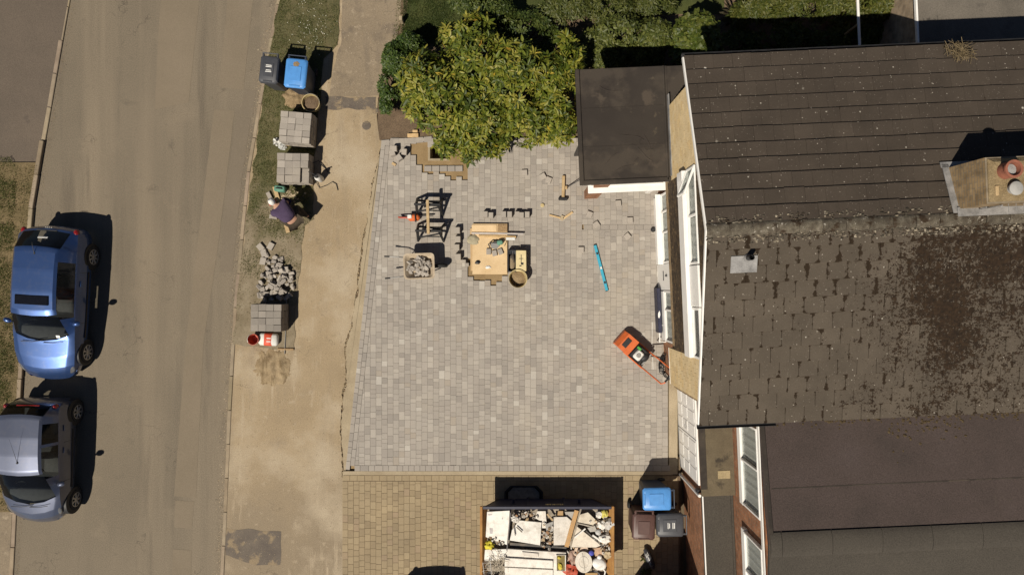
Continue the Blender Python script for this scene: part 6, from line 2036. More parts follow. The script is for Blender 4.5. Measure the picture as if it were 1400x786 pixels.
# cut-off saw in the worker's hands
sp_ = Vector(prs.location) + q_(L_p * 1.12, .03, 0)
cs_ = thing('cut_off_saw', 'orange and grey cut-off saw held low by the worker', 'power saw', (sp_.x, sp_.y, ZF), math.atan2(axn.y, axn.x))
MB().box((.0, 0, .19), (.30, .18, .17), bev=.04).build('motor', MT['orange'], cs_, smooth=40)
MB().box((-.02, 0, .285), (.2, .12, .04), bev=.015).build('filter_cover', MT['bag_white'], cs_, smooth=40)
m = MB(); m.tube([(-.15, .0, .20), (-.28, .0, .24), (-.30, .0, .30), (-.10, 0, .33)], .018, 8); m.build('rear_handle', MT['trim'], cs_)
m = MB(); m.tube([(.02, -.12, .15), (.02, -.14, .32), (.02, .10, .33), (.02, .12, .2)], .014, 8); m.build('front_handle', MT['trim'], cs_)
m = MB(); m.lathe([(.15, -.002), (.15, .002)], 28, (.30, .1, .16), Matrix.Rotation(math.pi / 2, 3, 'X')); m.build('blade', MT['steel'], cs_)
m = MB(); m.box((.28, .1, .25), (.26, .05, .12), bev=.03); m.build('blade_guard', MT['steel'], cs_)
# ------------------------------------------------------------------ wheelbarrow
wbz = .62
c = P(573, 364, wbz)
wbw = thing('wheelbarrow', 'pale wheelbarrow loaded with broken grey pavers on the new drive', 'wheelbarrow', (c.x, c.y, ZD), R(2))
def rr(l, w, z, cnr, ox=0):
    pts = []
    for sx, sy in ((1, -1), (1, 1), (-1, 1), (-1, -1)):
        for k in range(4):
            a = {(1, -1): -math.pi / 2, (1, 1): 0, (-1, 1): math.pi / 2, (-1, -1): math.pi}[(sx, sy)] + k * math.pi / 6
            pts.append((sx * (l - cnr) + math.cos(a) * cnr + ox, sy * (w - cnr) + math.sin(a) * cnr, z))
    return pts
tr_ = MB()
rings = [rr(.24, .20, .30, .08, .03), rr(.40, .33, .54, .10), rr(.425, .355, .545, .10), rr(.425, .355, .555, .10), rr(.385, .318, .552, .10), rr(.225, .185, .315, .08, .03)]
vs = sum(rings, []); fs = []
for i in range(5):
    for k in range(16): fs.append((i * 16 + k, i * 16 + (k + 1) % 16, i * 16 + 16 + (k + 1) % 16, i * 16 + 16 + k))
fs += [tuple(range(15, -1, -1)), tuple(range(80, 96))]
tr_.add(vs, fs); tr_.build('tray', MT['tray'], wbw, smooth=40)
for s_ in (1, -1):
    m = MB(); m.tube([(.56, s_ * .06, .20), (.30, s_ * .16, .30), (-.25, s_ * .24, .34), (-.55, s_ * .27, .50), (-.92, s_ * .30, .54)], .016, 8); m.build('frame_tube', MT['steel'], wbw)
    m = MB(); m.tube([(-.80, s_ * .292, .527), (-.94, s_ * .302, .542)], .022, 8); m.build('grip', MT['trim'], wbw)
    m = MB(); m.tube([(-.12, s_ * .22, .33), (-.20, s_ * .25, .01), (-.38, s_ * .25, .01), (-.34, s_ * .25, .38)], .014, 8); m.build('leg', MT['steel'], wbw)
w = MB(); w.lathe([(.10, -.04), (.17, -.045), (.195, -.02), (.195, .02), (.17, .045), (.10, .04)], 24, (.56, 0, .195), Matrix.Rotation(math.pi / 2, 3, 'X')); w = w.build('wheel', MT['tyre'], wbw, smooth=50)
MB().lathe([(.11, -.03), (.11, .03), (.02, .05)], 20, (.56, 0, .195), Matrix.Rotation(math.pi / 2, 3, 'X')).build('rim', MT['steel'], w)
for k in range(40):
    a = random.uniform(0, 6.28); r_ = math.sqrt(random.random())
    o = link_mesh('broken_paver', random.choice(CH), None, (c.x + math.cos(a) * r_ * .31, c.y + math.sin(a) * r_ * .25, ZD + .50 + .12 * (1 - r_) * random.random() + .02), (random.gauss(0, .4), random.gauss(0, .4), random.uniform(0, 6.28)))
    tag(o, 'broken grey paver piece loaded in the wheelbarrow', 'paver', 'rubble in the wheelbarrow')
# ------------------------------------------------------------------ trestles and post
def trestle(px, py, lab):
    hz_ = .66
    p = P(px, py, hz_)
    t = thing('saw_trestle', lab, 'trestle', (p.x, p.y, ZD), R(-1), 'black trestles carrying the timber post')
    m = MB(); m.box((0, 0, hz_ - .045), (.72, .06, .09), bev=.012); m.build('beam', MT['trim'], t)
    for sx in (1, -1):
        for sy in (1, -1):
            m = MB()
            a = Vector((sx * .30, sy * .02, hz_ - .08)); b = Vector((sx * .36, sy * .24, 0))
            m.tube([a, b], [.042, .032], 6); m.build('leg', MT['trim'], t)
        m = MB(); m.box((sx * .335, 0, .26), (.03, .28, .05), bev=.008); m.build('cross_brace', MT['trim'], t)
    for sy in (1, -1):
        m = MB(); m.box((0, sy * .13, .32), (.64, .03, .07), bev=.006); m.build('side_rail', MT['trim'], t)
        m = MB(); m.tube([(.28, sy * .06, .5), (-.28, sy * .16, .28)], .024, 6); m.build('diagonal_brace', MT['trim'], t)
trestle(584.5, 280, 'black trestle nearer the shrub, under the upper end of the post')
trestle(586, 316, 'black trestle nearer the wheelbarrow, under the lower end of the post')
p = P(585.5, 297, .74)
o = MB().box((0, 0, 0), (.075, .92, .075), bev=.006).build('timber_post', MT['timber'], None, loc=(p.x, p.y, ZD + .70), rot=(0, 0, R(1.5))); tag(o, 'square pale timber post resting across the two black trestles', 'timber')
# orange saw on the ground
p = P(565, 298, .15)
sw = thing('chain_saw', 'orange power saw lying beside the trestles', 'power saw', (p.x, p.y, ZD), R(2))
sw.scale = (1.35, 1.25, 1.1)
MB().box((.02, 0, .10), (.24, .15, .17), bev=.04).build('motor', MT['orange'], sw, smooth=40)
MB().box((-.06, .02, .19), (.09, .09, .03), bev=.012).build('cap', MT['bag_white'], sw, smooth=40)
m = MB(); m.tube([(-.10, 0, .06), (-.24, .02, .07), (-.29, .02, .13), (-.22, .0, .19), (-.08, 0, .18)], .018, 8); m.build('rear_handle', MT['red_plastic'], sw, smooth=60)
m = MB(); m.tube([(.06, -.09, .08), (.06, -.10, .22), (.06, .09, .22), (.06, .1, .1)], .012, 8); m.build('front_handle', MT['trim'], sw, smooth=60)
m = MB(); m.box((.27, .03, .09), (.30, .012, .06), bev=.004); m.build('guide_bar', MT['trim'], sw)
# ------------------------------------------------------------------ plywood work area
ply = thing('plywood_stack', 'square pale plywood sheets stacked as a work board on the drive', 'plywood', (*P2(669, 346, .2), ZD))
b0 = P(669, 346, .2)
def rel(px, py, h): 
    v = P(px, py, h); return (v.x - b0.x, v.y - b0.y, h - ZD)
def board(px0, py0, px1, py1, z, t_, col, nm, mat='ply', rz=0.0):
    a = rel(px0, py0, z); b = rel(px1, py1, z)
    m = MB(col=col); m.box(((a[0] + b[0]) / 2, (a[1] + b[1]) / 2, z - ZD - t_ / 2), (abs(b[0] - a[0]), abs(b[1] - a[1]), t_), bev=.003, rz=rz)
    return m.build(nm, MT[mat], ply)
board(643, 312, 692, 370, .15, .05, (.75, .72, .68), 'lower_sheet', rz=.012)
board(646, 306, 693.5, 375, .19, .036, (1, 1, 1), 'upper_sheet', rz=-.004)
bt = MB(); bt.box((0, 0, .03), (.8, .06, .06)); bt.box((0, -.3, .03), (.8, .06, .06)); bt.build('bearer', MT['timber'], ply)
def lying(name, lab, cat, px, py, h, size, mat, rz, bev=.004, col=(1, 1, 1), group=None):
    m = MB(col=col); m.box((0, 0, size[2] / 2), size, bev=bev)
    o = m.build(name, MT[mat], None, loc=(*P2(px, py, h + size[2]), h), rot=(0, 0, rz)); return tag(o, lab, cat, group)
ZB = .192
lying('plywood_offcut', 'clean plywood strip at the upper edge of the plywood stack', 'plywood', 662, 312, ZB, (.70, .19, .018), 'ply', .0, col=(1.1, 1.1, 1.12))
lying('chipboard_offcut', 'brown chipboard square at the upper right of the plywood stack', 'chipboard', 687, 312, ZB, (.27, .20, .022), 'chip', .0)
lying('straight_edge', 'long pinkish aluminium straight edge across the plywood', 'straight edge', 680, 319.3, ZB, (1.45, .05, .03), 'alu', -.015)
lying('timber_lath', 'pale timber lath lying beside the straight edge', 'lath', 680, 323.3, ZB, (1.05, .055, .03), 'timber', -.03, col=(1.15, 1.1, 1.0))
lying('white_carton', 'small white carton at the right end of the lath', 'carton', 698, 326.5, ZB, (.25, .075, .05), 'bag_white', -.02)
m = MB(); m.blob((0, 0, .015), (.17, .14, .035), 18, 8, .35, 2, 3.0, zmin=0); o = m.build('paper_sack', plain('paper_sack', (.32, .28, .19), rough=.9, var=.2), None, smooth=60, loc=(*P2(646.5, 328, .23), ZB)); tag(o, 'folded olive grey paper sack at the left of the plywood', 'sack')
gs = thing('green_grinder', 'green handled power grinder lying with grey stones on plywood', 'power tool', (*P2(678, 334, .28), ZB), .25)
MB().box((.12, .02, .09), (.17, .13, .14), bev=.03).build('housing', MT['green_plastic'], gs, smooth=40)
m = MB(); m.tube([(.05, .03, .12), (-.12, .08, .14), (-.2, .05, .1), (-.18, -.05, .08)], .018, 8); m.build('handle', MT['trim'], gs, smooth=60)
m = MB(); m.lathe([(.12, -.003), (.12, .003)], 24, (-.03, -.02, .07), Matrix.Rotation(.6, 3, 'X')); m.build('disc', MT['steel'], gs)
m = MB(); m.tube([(.2, .05, .1), (.27, .12, .05), (.30, .0, .02), (.22, -.1, .02)], .008, 6); m.build('cable', MT['trim'], gs)
for k, (dx, dy, lab) in enumerate(((-9, 10, 'leftmost'), (-1, 12, 'middle'), (7, 10, 'rightmost'))):
    o = link_mesh('loose_paver', paver_mesh(.16, .13, .06, 2 + k % 2, SPAL, 'paver', 'loose'), None, (*P2(677 + dx, 334 + dy, .27), ZB), (0, 0, .2 * k)); tag(o, lab + ' grey paver in the row below the green grinder', 'paver', 'pavers on the plywood')
m = MB(); m.blob((0, 0, .015), (.07, .05, .025), 12, 6, .8, 2.5, 1.0, zmin=0); o = m.build('black_glove', MT['trim'], None, smooth=60, loc=(*P2(653, 358.5, .22), ZB)); tag(o, 'crumpled black glove on the lower left of the plywood', 'glove')
m = MB(); m.blob((0, 0, .01), (.07, .04, .02), 12, 6, .8, 2.5, 2.0, zmin=0); o = m.build('paper_scrap', MT['paper'], None, smooth=60, loc=(*P2(667, 365.5, .22), ZB)); tag(o, 'scrap of white paper on the lower plywood', 'paper')
# crate and tubs at the right of the board
cr = thing('black_crate', 'open black plastic crate between the plywood and yellow tub', 'crate', (*P2(700, 357, .25), ZD))
m = MB()
m.box((0, 0, .015), (.22, .58, .03))
for s_ in (1, -1):
    m.box((s_ * .11, 0, .13), (.02, .60, .26), bev=.005); m.box((0, s_ * .29, .13), (.20, .02, .26), bev=.005)
m.build('shell', MT['grey_bin'], cr)
for k in range(5):
    MB().box((-.075 + k * .037, .235, .262), (.016, .09, .01), bev=.003).build('slot_rib', MT['grey_bin'], cr)
MB().blob((0, -.03, .10), (.10, .24, .06), 14, 8, .3, 2, 3.0).build('grey_contents', MT['tar_patch'], cr, smooth=60)
yt = thing('yellow_tub', 'oblong yellow lidded tub beside the black crate', 'tub', (*P2(712.5, 356.5, .40), ZD))
MB().box((0, 0, .15), (.27, .56, .30), bev=.03).build('tub_body', MT['yellow_plastic'], yt, smooth=40)
m = MB(); m.box((0, 0, .31), (.29, .58, .035), bev=.014); lid = m.build('lid', plain('yellow_lid', (.60, .49, .27), rough=.5), yt, smooth=40)
m = MB()
m.box((0, .04, .329), (.018, .26, .003)); m.box((0, .06, .329), (.12, .016, .003)); m.box((.03, -.08, .329), (.07, .06, .003)); m.box((-.02, -.14, .329), (.06, .03, .003))
m.build('lid_marks', MT['trim'], lid)
# ------------------------------------------------------------------ pavers standing about on the drive
def stand(px, py, hgt, L, W, rz, lab, grp, ci=3):
    m = MB(col=SPAL[ci]); m.prism([(-W / 2, -L / 2), (W / 2, -L / 2), (W / 2, L / 2), (-W / 2, L / 2)], 0, hgt, .007)
    o = m.build('loose_paver', MT['paver'], None, loc=(*P2(px, py, ZD + hgt), ZD + .002), rot=(random.gauss(0, .03), random.gauss(0, .03), rz)); tag(o, lab, 'paver', grp)
GS = 'pavers set on end left of the plywood'; GT = 'pavers set on end above the plywood'; GC = 'loose pavers at the shrub corner'
for k, (px, py) in enumerate(((625, 315), (626, 327), (624, 338), (626, 351))):
    stand(px, py, .21, .17, .16, .02, ['uppermost', 'second', 'third', 'lowest'][k] + ' of the pavers set on end left of the plywood', GS, 3)
for k, (px, py) in enumerate(((634, 357), (638, 362))):
    stand(px, py, .12, .10, .12, .0, ['small paver standing by the lower left of the plywood', 'smallest paver against the left plywood edge'][k], GS, 2)
for k, (px, py) in enumerate(((663, 293), (671, 294), (689, 293), (697, 293), (707, 293), (713, 294), (721, 293))):
    stand(px, py, .20, .16, .13, .0, ['first', 'second', 'third', 'fourth', 'fifth', 'sixth', 'last'][k] + ' from the left of the pavers set on end above the plywood', GT, 3)
for k, (px, py, rz) in enumerate(((539, 203, .05), (552, 207, -.1), (545, 215, .6), (536, 209, .3))):
    stand(px, py, .20, .16, .14, rz, ['upper left', 'right hand', 'lower', 'far left'][k] + ' paver of the loose group at the shrub corner of the drive', GC, 4)
GF = 'single pavers lying on the drive by the garage'
for k, (px, py, rz, lab) in enumerate(((845.5, 278, .1, 'loose paver nearest the raised garage door'), (806, 293, -.35, 'tilted loose paver at the left of the garage front'), (815.5, 307, .6, 'turned loose paver on the dark band by the garage'),
                                       (861.5, 301, .05, 'loose paver on the right near the white bay'), (794.5, 341.5, 0, 'loose paver above the blue level'), (858, 323, .7, 'small loose paver below the dark band near the house'),
                                       (717, 236, .05, 'loose paver under the right of the shrub'), (742.5, 241, .5, 'loose paver left of the mallet'), (750, 246, -.4, 'second loose paver left of the mallet'))):
    stand(px, py, .07, .16, .16, rz, lab, GF, 4)
m = MB(); m.lathe([(.07, 0), (.07, .05), (.04, .08)], 16); o = m.build('black_pot', MT['trim'], None, loc=(*P2(893, 314, .12), ZD)); tag(o, 'small black pot standing by the white bay front', 'pot')
m = MB(); m.lathe([(.05, 0), (.055, .04), (.045, .045)], 16); o = m.build('yellow_tape', MT['yellow_plastic'], None, loc=(*P2(741.5, 281, .12), ZD)); tag(o, 'small yellow tape roll left of the mallet', 'tape')
# mallet, hammer, pegs, lump
mk = thing('rubber_mallet', 'long wooden sledge mallet with black rubber head on the drive', 'mallet', (*P2(770, 258, .12), ZD), R(-1.5))
m = MB(); m.box((0, .05, .06), (.085, .62, .075), bev=.015); m.build('handle', MT['timber'], mk)
m = MB(); m.box((0, -.29, .07), (.26, .085, .10), bev=.02); m.build('head', MT['trim'], mk)
br = thing('broom', 'thin handled broom leaning from the garage corner', 'broom', (*P2(774, 257, .12), ZD))
a = Vector((0, 0, .06)); b = P(794, 245, .35) - Vector(br.location)
m = MB(); m.tube([a, b], .012, 8); m.build('handle', MT['trim'], br)
m = MB(); m.box((.0, .0, .05), (.06, .10, .08), bev=.01); m.build('head', MT['timber'], br)
def peg(px0, py0, px1, py1, w, lab, mat='timber', col=(1, 1, 1), cat='peg', nm='timber_peg'):
    a = P(px0, py0, .13); b = P(px1, py1, .13); d = b - a
    m = MB(col=col); m.box((0, 0, .02), (d.length, w, .04), bev=.005)
    o = m.build(nm, MT[mat], None, loc=((a.x + b.x) / 2, (a.y + b.y) / 2, ZD + .002), rot=(0, 0, math.atan2(d.y, d.x))); tag(o, lab, cat)
peg(751, 294, 766, 298, .045, 'pale wooden peg lying left of the hammer head', col=(1.2, 1.2, 1.2))
peg(770, 299, 783, 290, .06, 'pale wooden handle lying right of the hammer head', col=(1.2, 1.2, 1.2))
peg(767, 301, 770, 295, .10, 'pale hammer head between two wooden pegs below the mallet', mat='concrete', col=(1.3, 1.3, 1.3), cat='hammer', nm='hammer_head')
peg(536, 223, 541, 226, .07, 'small wooden wedge at the left border of the drive', cat='wedge', nm='timber_wedge')
# timber boards at the shrub corner
peg(557, 185.5, 572, 185, .11, 'pale board edge lying on the soil at the shrub corner', col=(1.2, 1.15, 1.1), cat='board', nm='timber_board')
peg(564, 179.5, 571, 179.5, .07, 'second pale board end under the laurel leaves', col=(1.2, 1.15, 1.1), cat='board', nm='timber_board')
# blue level
a = P(813.5, 335, .16); b = P(830, 397.5, .16); d = b - a
lv = thing('spirit_level', 'long light blue spirit level lying on the drive', 'spirit level', ((a.x + b.x) / 2, (a.y + b.y) / 2, ZD), math.atan2(d.y, d.x))
m = MB(); m.box((0, 0, .035), (d.length, .075, .06), bev=.006); m.build('beam', MT['cyan'], lv)
for x in (-.42, 0, .42):
    MB().box((x, 0, .066), (.07, .05, .006), bev=.002).build('vial_window', MT['bag_white'] if x == 0 else MT['trim'], lv)
for s_ in (1, -1): MB().box((s_ * d.length / 2, 0, .035), (.02, .078, .063), bev=.004).build('end_cap', MT['trim'], lv)
# ------------------------------------------------------------------ plate compactor
ang = math.atan2(-(505 - 463), (897 - 850))
pc = thing('plate_compactor', 'orange plate compactor with white engine on the new drive', 'compactor', (*P2(868, 479, .3), ZD), ang)
pc.scale = (1.12, 1.12, 1.05)
m = MB(); m.box((-.05, 0, .03), (.78, .46, .05), bev=.02); m.build('base_plate', MT['steel'], pc)
m = MB()
m.add([(-.52, -.22, .06), (-.52, .22, .06), (-.06, .22, .06), (-.06, -.22, .06), (-.50, -.20, .20), (-.50, .20, .20), (-.40, .21, .32), (-.40, -.21, .32), (-.08, .21, .36), (-.08, -.21, .36)],
      [(0, 4, 5, 1), (4, 7, 6, 5), (7, 9, 8, 6), (0, 3, 9, 7, 4), (1, 5, 6, 8, 2), (2, 8, 9, 3), (0, 1, 2, 3)])
hood = m.build('front_hood', MT['orange'], pc)
MB().box((-.30, 0, .346), (.13, .24, .012), bev=.004, rot=Matrix.Rotation(-.12, 3, 'Y')).build('hood_grille', MT['trim'], hood)
m = MB(); m.box((.10, .0, .26), (.34, .36, .26), bev=.03); m.build('engine_block', MT['trim'], pc, smooth=40)
m = MB(); m.box((.10, -.04, .42), (.20, .24, .10), bev=.03); eng = m.build('fan_cover', MT['bag_white'], pc, smooth=40)
MB().lathe([(.06, 0), (.05, .02)], 18, (.10, -.04, .47)).build('starter', MT['steel'], eng)
MB().box((.0, .10, .44), (.12, .06, .04), bev=.012).build('green_cap', plain('green_cap', (.06, .3, .05), rough=.5), eng)
MB().blob((.26, .03, .34), (.10, .14, .10), 14, 8, .1, 1, 1.0).build('exhaust', MT['trim'], pc, smooth=60)
m = MB(); m.box((.34, .0, .26), (.05, .40, .16), bev=.01); m.build('rear_guard', MT['steel'], pc)
for s_ in (1, -1): MB().box((.12, s_ * .215, .14), (.62, .03, .12), bev=.01).build('side_frame', MT['orange'], pc)
m = MB(); m.tube([(.28, -.21, .30), (.50, -.21, .62), (.86, -.21, .92), (.90, -.15, .95), (.90, .15, .95), (.86, .21, .92), (.50, .21, .62), (.28, .21, .30)], .017, 10); m.build('handle', MT['orange'], pc, smooth=50)
m = MB(); m.tube([(.895, -.12, .95), (.895, .12, .95)], .024, 10); m.build('grip', MT['trim'], pc)
# coiled cable by the wall
cc = thing('coiled_cable', 'coil of black cable against the cream tiled wall', 'cable', (*P2(908, 499, .1), ZD))
m = MB(); pts = []
for k in range(90):
    a = k * .42; r_ = .13 + .05 * math.sin(k * .9) + .03 * random.random()
    pts.append((math.cos(a) * r_ * .9, math.sin(a) * r_ * 1.7, .03 + .0035 * k + .02 * random.random()))
m.tube(pts, .012, 6); m.build('loops', MT['trim'], cc, smooth=60)
m = MB(); m.box((-.08, .16, .12), (.14, .09, .10), bev=.02); m.box((.06, .1, .22), (.10, .07, .08), bev=.02); m.build('plug', MT['trim'], cc)
# navy box leaning, white rail at the door
nb_ = thing('navy_board', 'narrow navy board standing on edge by the white front door', 'board', (*P2(900, 424, .35), ZD), TH)
MB().box((0, 0, .22), (.10, 1.24, .42), bev=.012).build('panel', MT['navy'], nb_)
MB().blob((-.02, -.12, .432), (.03, .10, .006), 10, 4, .6, 3, 1.0).build('white_scuff', MT['paper'], nb_)
rl = thing('door_rail', 'small white grab rail at the foot of the front door', 'rail', (*P2(902, 455, .3), ZD), TH)
m = MB(); m.tube([(.12, .22, .38), (-.05, .22, .40), (-.05, -.24, .40), (.12, -.24, .38)], .018, 8); m.tube([(-.05, .22, 0), (-.05, .22, .40)], .016, 8); m.tube([(-.05, -.24, 0), (-.05, -.24, .40)], .016, 8); m.build('tube', MT['white'], rl)
ss = MB(); ss.tube([P(892, 440, .11), P(891.5, 470, .11), P(893, 505, .11)], .006, 6); o = ss.build('string_line', MT['paper'], None); tag(o, 'white string line along the house edge of the drive', 'string')
# bag by the lower bins
sb = thing('striped_bag', 'crumpled dark and white striped bag below the lower bins', 'bag', (*P2(887.5, 763, .2), ZN), R(24))
m = MB(); m.blob((0, 0, .12), (.10, .30, .14), 18, 12, .35, 2.2, 2.0, zmin=0); m.build('bag', MT['grey_bin'], sb, smooth=60)
for k in range(3):
    MB().blob((-.05 + k * .035, .02, .245 - abs(k - 1) * .02), (.010, .22, .012), 8, 8, .3, 2, k + 1.0).build('white_stripe', MT['bag_white'], sb)
# ------------------------------------------------------------------ rubbish skip
SH = .97
sx0, sx1 = P(658, 690, SH).x, P(838, 690, SH).x
sy1 = P(700, 694, SH).y; sy0 = sy1 - 1.95
skc = ((sx0 + sx1) / 2, (sy0 + sy1) / 2)
skip = thing('rubbish_skip', 'navy and rusty orange skip heaped with white rubbish', 'skip', (skc[0], skc[1], ZN))
hl, hw = (sx1 - sx0) / 2, (sy1 - sy0) / 2
T = .035
def wall(name, quad, nrm, mat):
    m = MB(); n_ = Vector(nrm) * T
    vs = [Vector(v) for v in quad] + [Vector(v) + n_ for v in quad]
    m.add(vs, [(0, 1, 2, 3), (7, 6, 5, 4)] + [(i, i + 4, (i + 1) % 4 + 4, (i + 1) % 4) for i in range(4)])
    return m.build(name, MT[mat], skip)
bl2 = hl - .45
hh = SH - ZN
nav = wall('long_side', [(-bl2, hw, .12), (bl2, hw, .12), (hl, hw, hh), (-hl, hw, hh)], (0, -1, 0), 'navy')
wall('long_side', [(-bl2, -hw, .12), (bl2, -hw, .12), (hl, -hw, hh), (-hl, -hw, hh)], (0, 1, 0), 'navy')
wall('sloping_end', [(-bl2, -hw, .12), (-bl2, hw, .12), (-hl, hw, hh), (-hl, -hw, hh)], (.9, 0, .35), 'rust_metal')
wall('sloping_end', [(bl2, -hw, .12), (bl2, hw, .12), (hl, hw, hh), (hl, -hw, hh)], (-.9, 0, .35), 'rust_metal')
MB().box((0, 0, .12), (2 * bl2, 2 * hw - .1, .04)).build('floor', MT['rust_metal'], skip)
m = MB(); m.box((-hl + .0, 0, hh), (.07, 2 * hw + .1, .06), bev=.01); m.build('end_rim', MT['rust_metal'], skip)
m = MB(); m.box((hl - .0, 0, hh), (.07, 2 * hw + .1, .06), bev=.01); m.build('end_rim', MT['rust_metal'], skip)
for s_ in (1, -1):
    m = MB(); m.box((0, s_ * (hw + .01), hh - .01), (2 * hl - .08, .07, .06), bev=.01); m.build('side_rim', MT['navy'], skip)
    for x in (-.9, .9):
        m = MB(); m.tube([(x, s_ * (hw + .02), .55), (x, s_ * (hw + .13), .55)], .045, 12); m.build('lifting_lug', MT['navy'], skip)
    for x in (-.5, .5):
        MB().box((x, s_ * (hw + .01), .48), (.07, .05, .72)).build('rib', MT['navy'], skip)
m = MB()      # worn yellow lettering on the navy side (unreadable in the photograph)
x = -.02
for k in range(9):
    wd = random.choice([.025, .035, .045]); m.box((x, hw + .048, hh - .14), (wd, .004, .09)); x += wd + .022
m.build('worn_lettering', MT['yellow_plastic'], skip)
# base fill
fm = MB(); n = 30; vs = []; fs = []
for j in range(n + 1):
    for i in range(n + 1):
        x = (i / n * 2 - 1) * (hl - .10); y = (j / n * 2 - 1) * (hw - .05)
        vs.append((x, y, .70 + .05 * mnoise.noise(Vector((x * 4, y * 4, 1))) + .03 * mnoise.noise(Vector((x * 14, y * 14, 2)))))
for j in range(n):
    for i in range(n): a = j * (n + 1) + i; fs.append((a, a + 1, a + n + 2, a + n + 1))
fm.add(vs, fs)
o = fm.build('rubble_fill', MT['rubble'] if 'rubble' in MT else plain('rubble_fill', (.27, .23, .18), rough=.95, var=.4, bmp=.8), None, smooth=60, loc=(skc[0], skc[1], ZN)); tag(o, 'mixed dusty rubble filling the skip under the rubbish', 'rubble', kind='stuff')
WHT = (.72, .69, .63); CRM2 = (.60, .53, .42); GRY = (.33, .32, .30)
def slab(name, lab, cat, pts, z, t_, col, tilt=(0, 0), mat='anyc', bev=.006):
    w = [P(a, b, z) for a, b in pts]
    cx = sum(p.x for p in w) / len(w); cy = sum(p.y for p in w) / len(w)
    m = MB(col=col); m.prism([(p.x - cx, p.y - cy) for p in w], -t_ / 2, t_ / 2, bev)
    o = m.build(name, MT[mat], None, loc=(cx, cy, z - t_ / 2), rot=(tilt[0], tilt[1], 0))
    return tag(o, lab, cat)
d1_ = slab('white_door', 'white door panel at the left end of the skip', 'door', [(666, 699), (697, 697), (694, 745), (664, 734)], .92, .04, WHT, (.04, -.03))
for (px, py, w_, h_) in ((670, 703, .11, .03), (687, 708, .03, .05), (671.5, 725.5, .08, .15)):
    MB(col=(.42, .38, .38)).box((0, 0, 0), (w_, h_, .004)).build('fitting', MT['anyc'], d1_, loc=(P(px, py, .92).x - d1_.location.x, P(px, py, .92).y - d1_.location.y, .022))
slab('white_board', 'square white board at the centre left of the skip', 'board', [(710, 711), (740.5, 714), (738.5, 745), (697, 738), (700, 724)], .95, .03, WHT, (-.03, .02))
slab('white_board', 'white board leaning behind the square one near the skip rim', 'board', [(734, 698), (746, 698), (748, 722), (741, 722), (741, 713), (732, 708)], .88, .03, (.68, .64, .57), (.05, .04))
slab('grey_board', 'pale grey rectangular board left of the timber in the skip', 'board', [(757, 706), (775, 706), (783, 713), (777.5, 745), (757, 745)], .94, .03, (.60, .56, .50), (.02, .03))
slab('plasterboard', 'stained plasterboard piece at the upper right of the skip', 'plasterboard', [(804, 700), (817.5, 713), (806, 720), (789, 715), (793, 703)], .95, .02, CRM2, (-.05, .03))
slab('plasterboard', 'triangular stained plasterboard below the thin batten in the skip', 'plasterboard', [(789, 719), (822, 745), (815, 748), (781, 748)], .96, .02, (.64, .57, .47), (.04, -.03))
slab('plasterboard', 'broken cream plasterboard scrap beside the toilet bowl', 'plasterboard', [(786, 748), (803, 747), (806, 757), (792, 764), (784, 757)], .90, .02, (.58, .44, .33), (.08, .05))
slab('brown_board', 'pink brown broken board near the blue lid', 'board', [(810, 749), (821, 748), (825, 758), (814, 760)], .91, .02, (.50, .33, .22), (-.06, .1))
slab('dark_strip', 'dark grey strip under the white boards', 'strip', [(697, 741), (775, 747), (774, 752), (697, 748)], .86, .03, (.07, .065, .06))
slab('white_cabinet', 'long white cabinet with a bowl at the bottom of the skip', 'cabinet', [(694, 750), (774, 755), (774, 800), (690, 800)], .97, .06, (.70, .66, .59))
slab('ribbed_sheet', 'white ribbed sheet lying on the long cabinet', 'panel', [(690, 762), (756, 766), (756, 777), (690, 774)], 1.02, .03, (.73, .69, .62), (.03, 0))
slab('ribbed_sheet', 'second white ribbed sheet below the first on the cabinet', 'panel', [(690, 775), (756, 778.5), (756, 800), (690, 800)], 1.01, .03, (.71, .67, .60), (.03, 0))
slab('drawer_front', 'cream drawer front at the top edge of the long cabinet', 'drawer', [(714, 754), (736, 756), (736, 761), (716, 760)], 1.0, .03, (.60, .55, .48))
slab('white_sheet', 'white sheet under the cable tangle at the lower left of the skip', 'sheet', [(663, 751), (694, 750), (694, 765), (662, 766)], .93, .03, WHT)
slab('grey_shard', 'grey triangular shard right of the square white board', 'shard', [(745, 716), (756, 712), (757, 726), (748, 728)], .92, .02, GRY, (.1, .1))
slab('wood_shard', 'short brown wood piece at the top rim of the skip', 'wood', [(763, 698), (770, 698), (770, 706), (762, 705)], .90, .04, (.40, .25, .11))
slab('grey_shard', 'grey slab behind the timber near the skip rim', 'shard', [(772, 699), (786, 699), (783, 711), (774, 705)], .88, .03, (.36, .34, .31))
slab('grey_shard', 'grey flat piece right of the thin batten', 'shard', [(803, 721), (813, 718), (817, 726), (807, 727)], .98, .02, (.40, .38, .34), (.05, .05))
def stick(name, lab, cat, a, b, z, w, col, t_=.04, mat='anyc', dz=0):
    p, q = P(*a, z), P(*b, z); d = q - p
    m = MB(col=col); m.box((0, 0, 0), (d.length, w, t_), bev=.005)
    o = m.build(name, MT[mat], None, loc=((p.x + q.x) / 2, (p.y + q.y) / 2, z), rot=(0, dz, math.atan2(d.y, d.x))); return tag(o, lab, cat)
stick('timber_plank', 'orange brown timber plank sloping across the skip', 'plank', (788.5, 697), (774.5, 747), 1.0, .115, (.46, .27, .11))
stick('white_batten', 'thin white batten lying on the stained plasterboard', 'batten', (800.5, 722), (785, 735), 1.0, .04, WHT, .02)
stick('grey_batten', 'long grey batten between the two stained plasterboards', 'batten', (789, 715), (812, 720), .98, .03, (.38, .34, .28), .02)
stick('metal_strip', 'dark metal strip at the right of the skip', 'strip', (801, 725), (823, 746), .98, .03, (.10, .09, .08), .03)
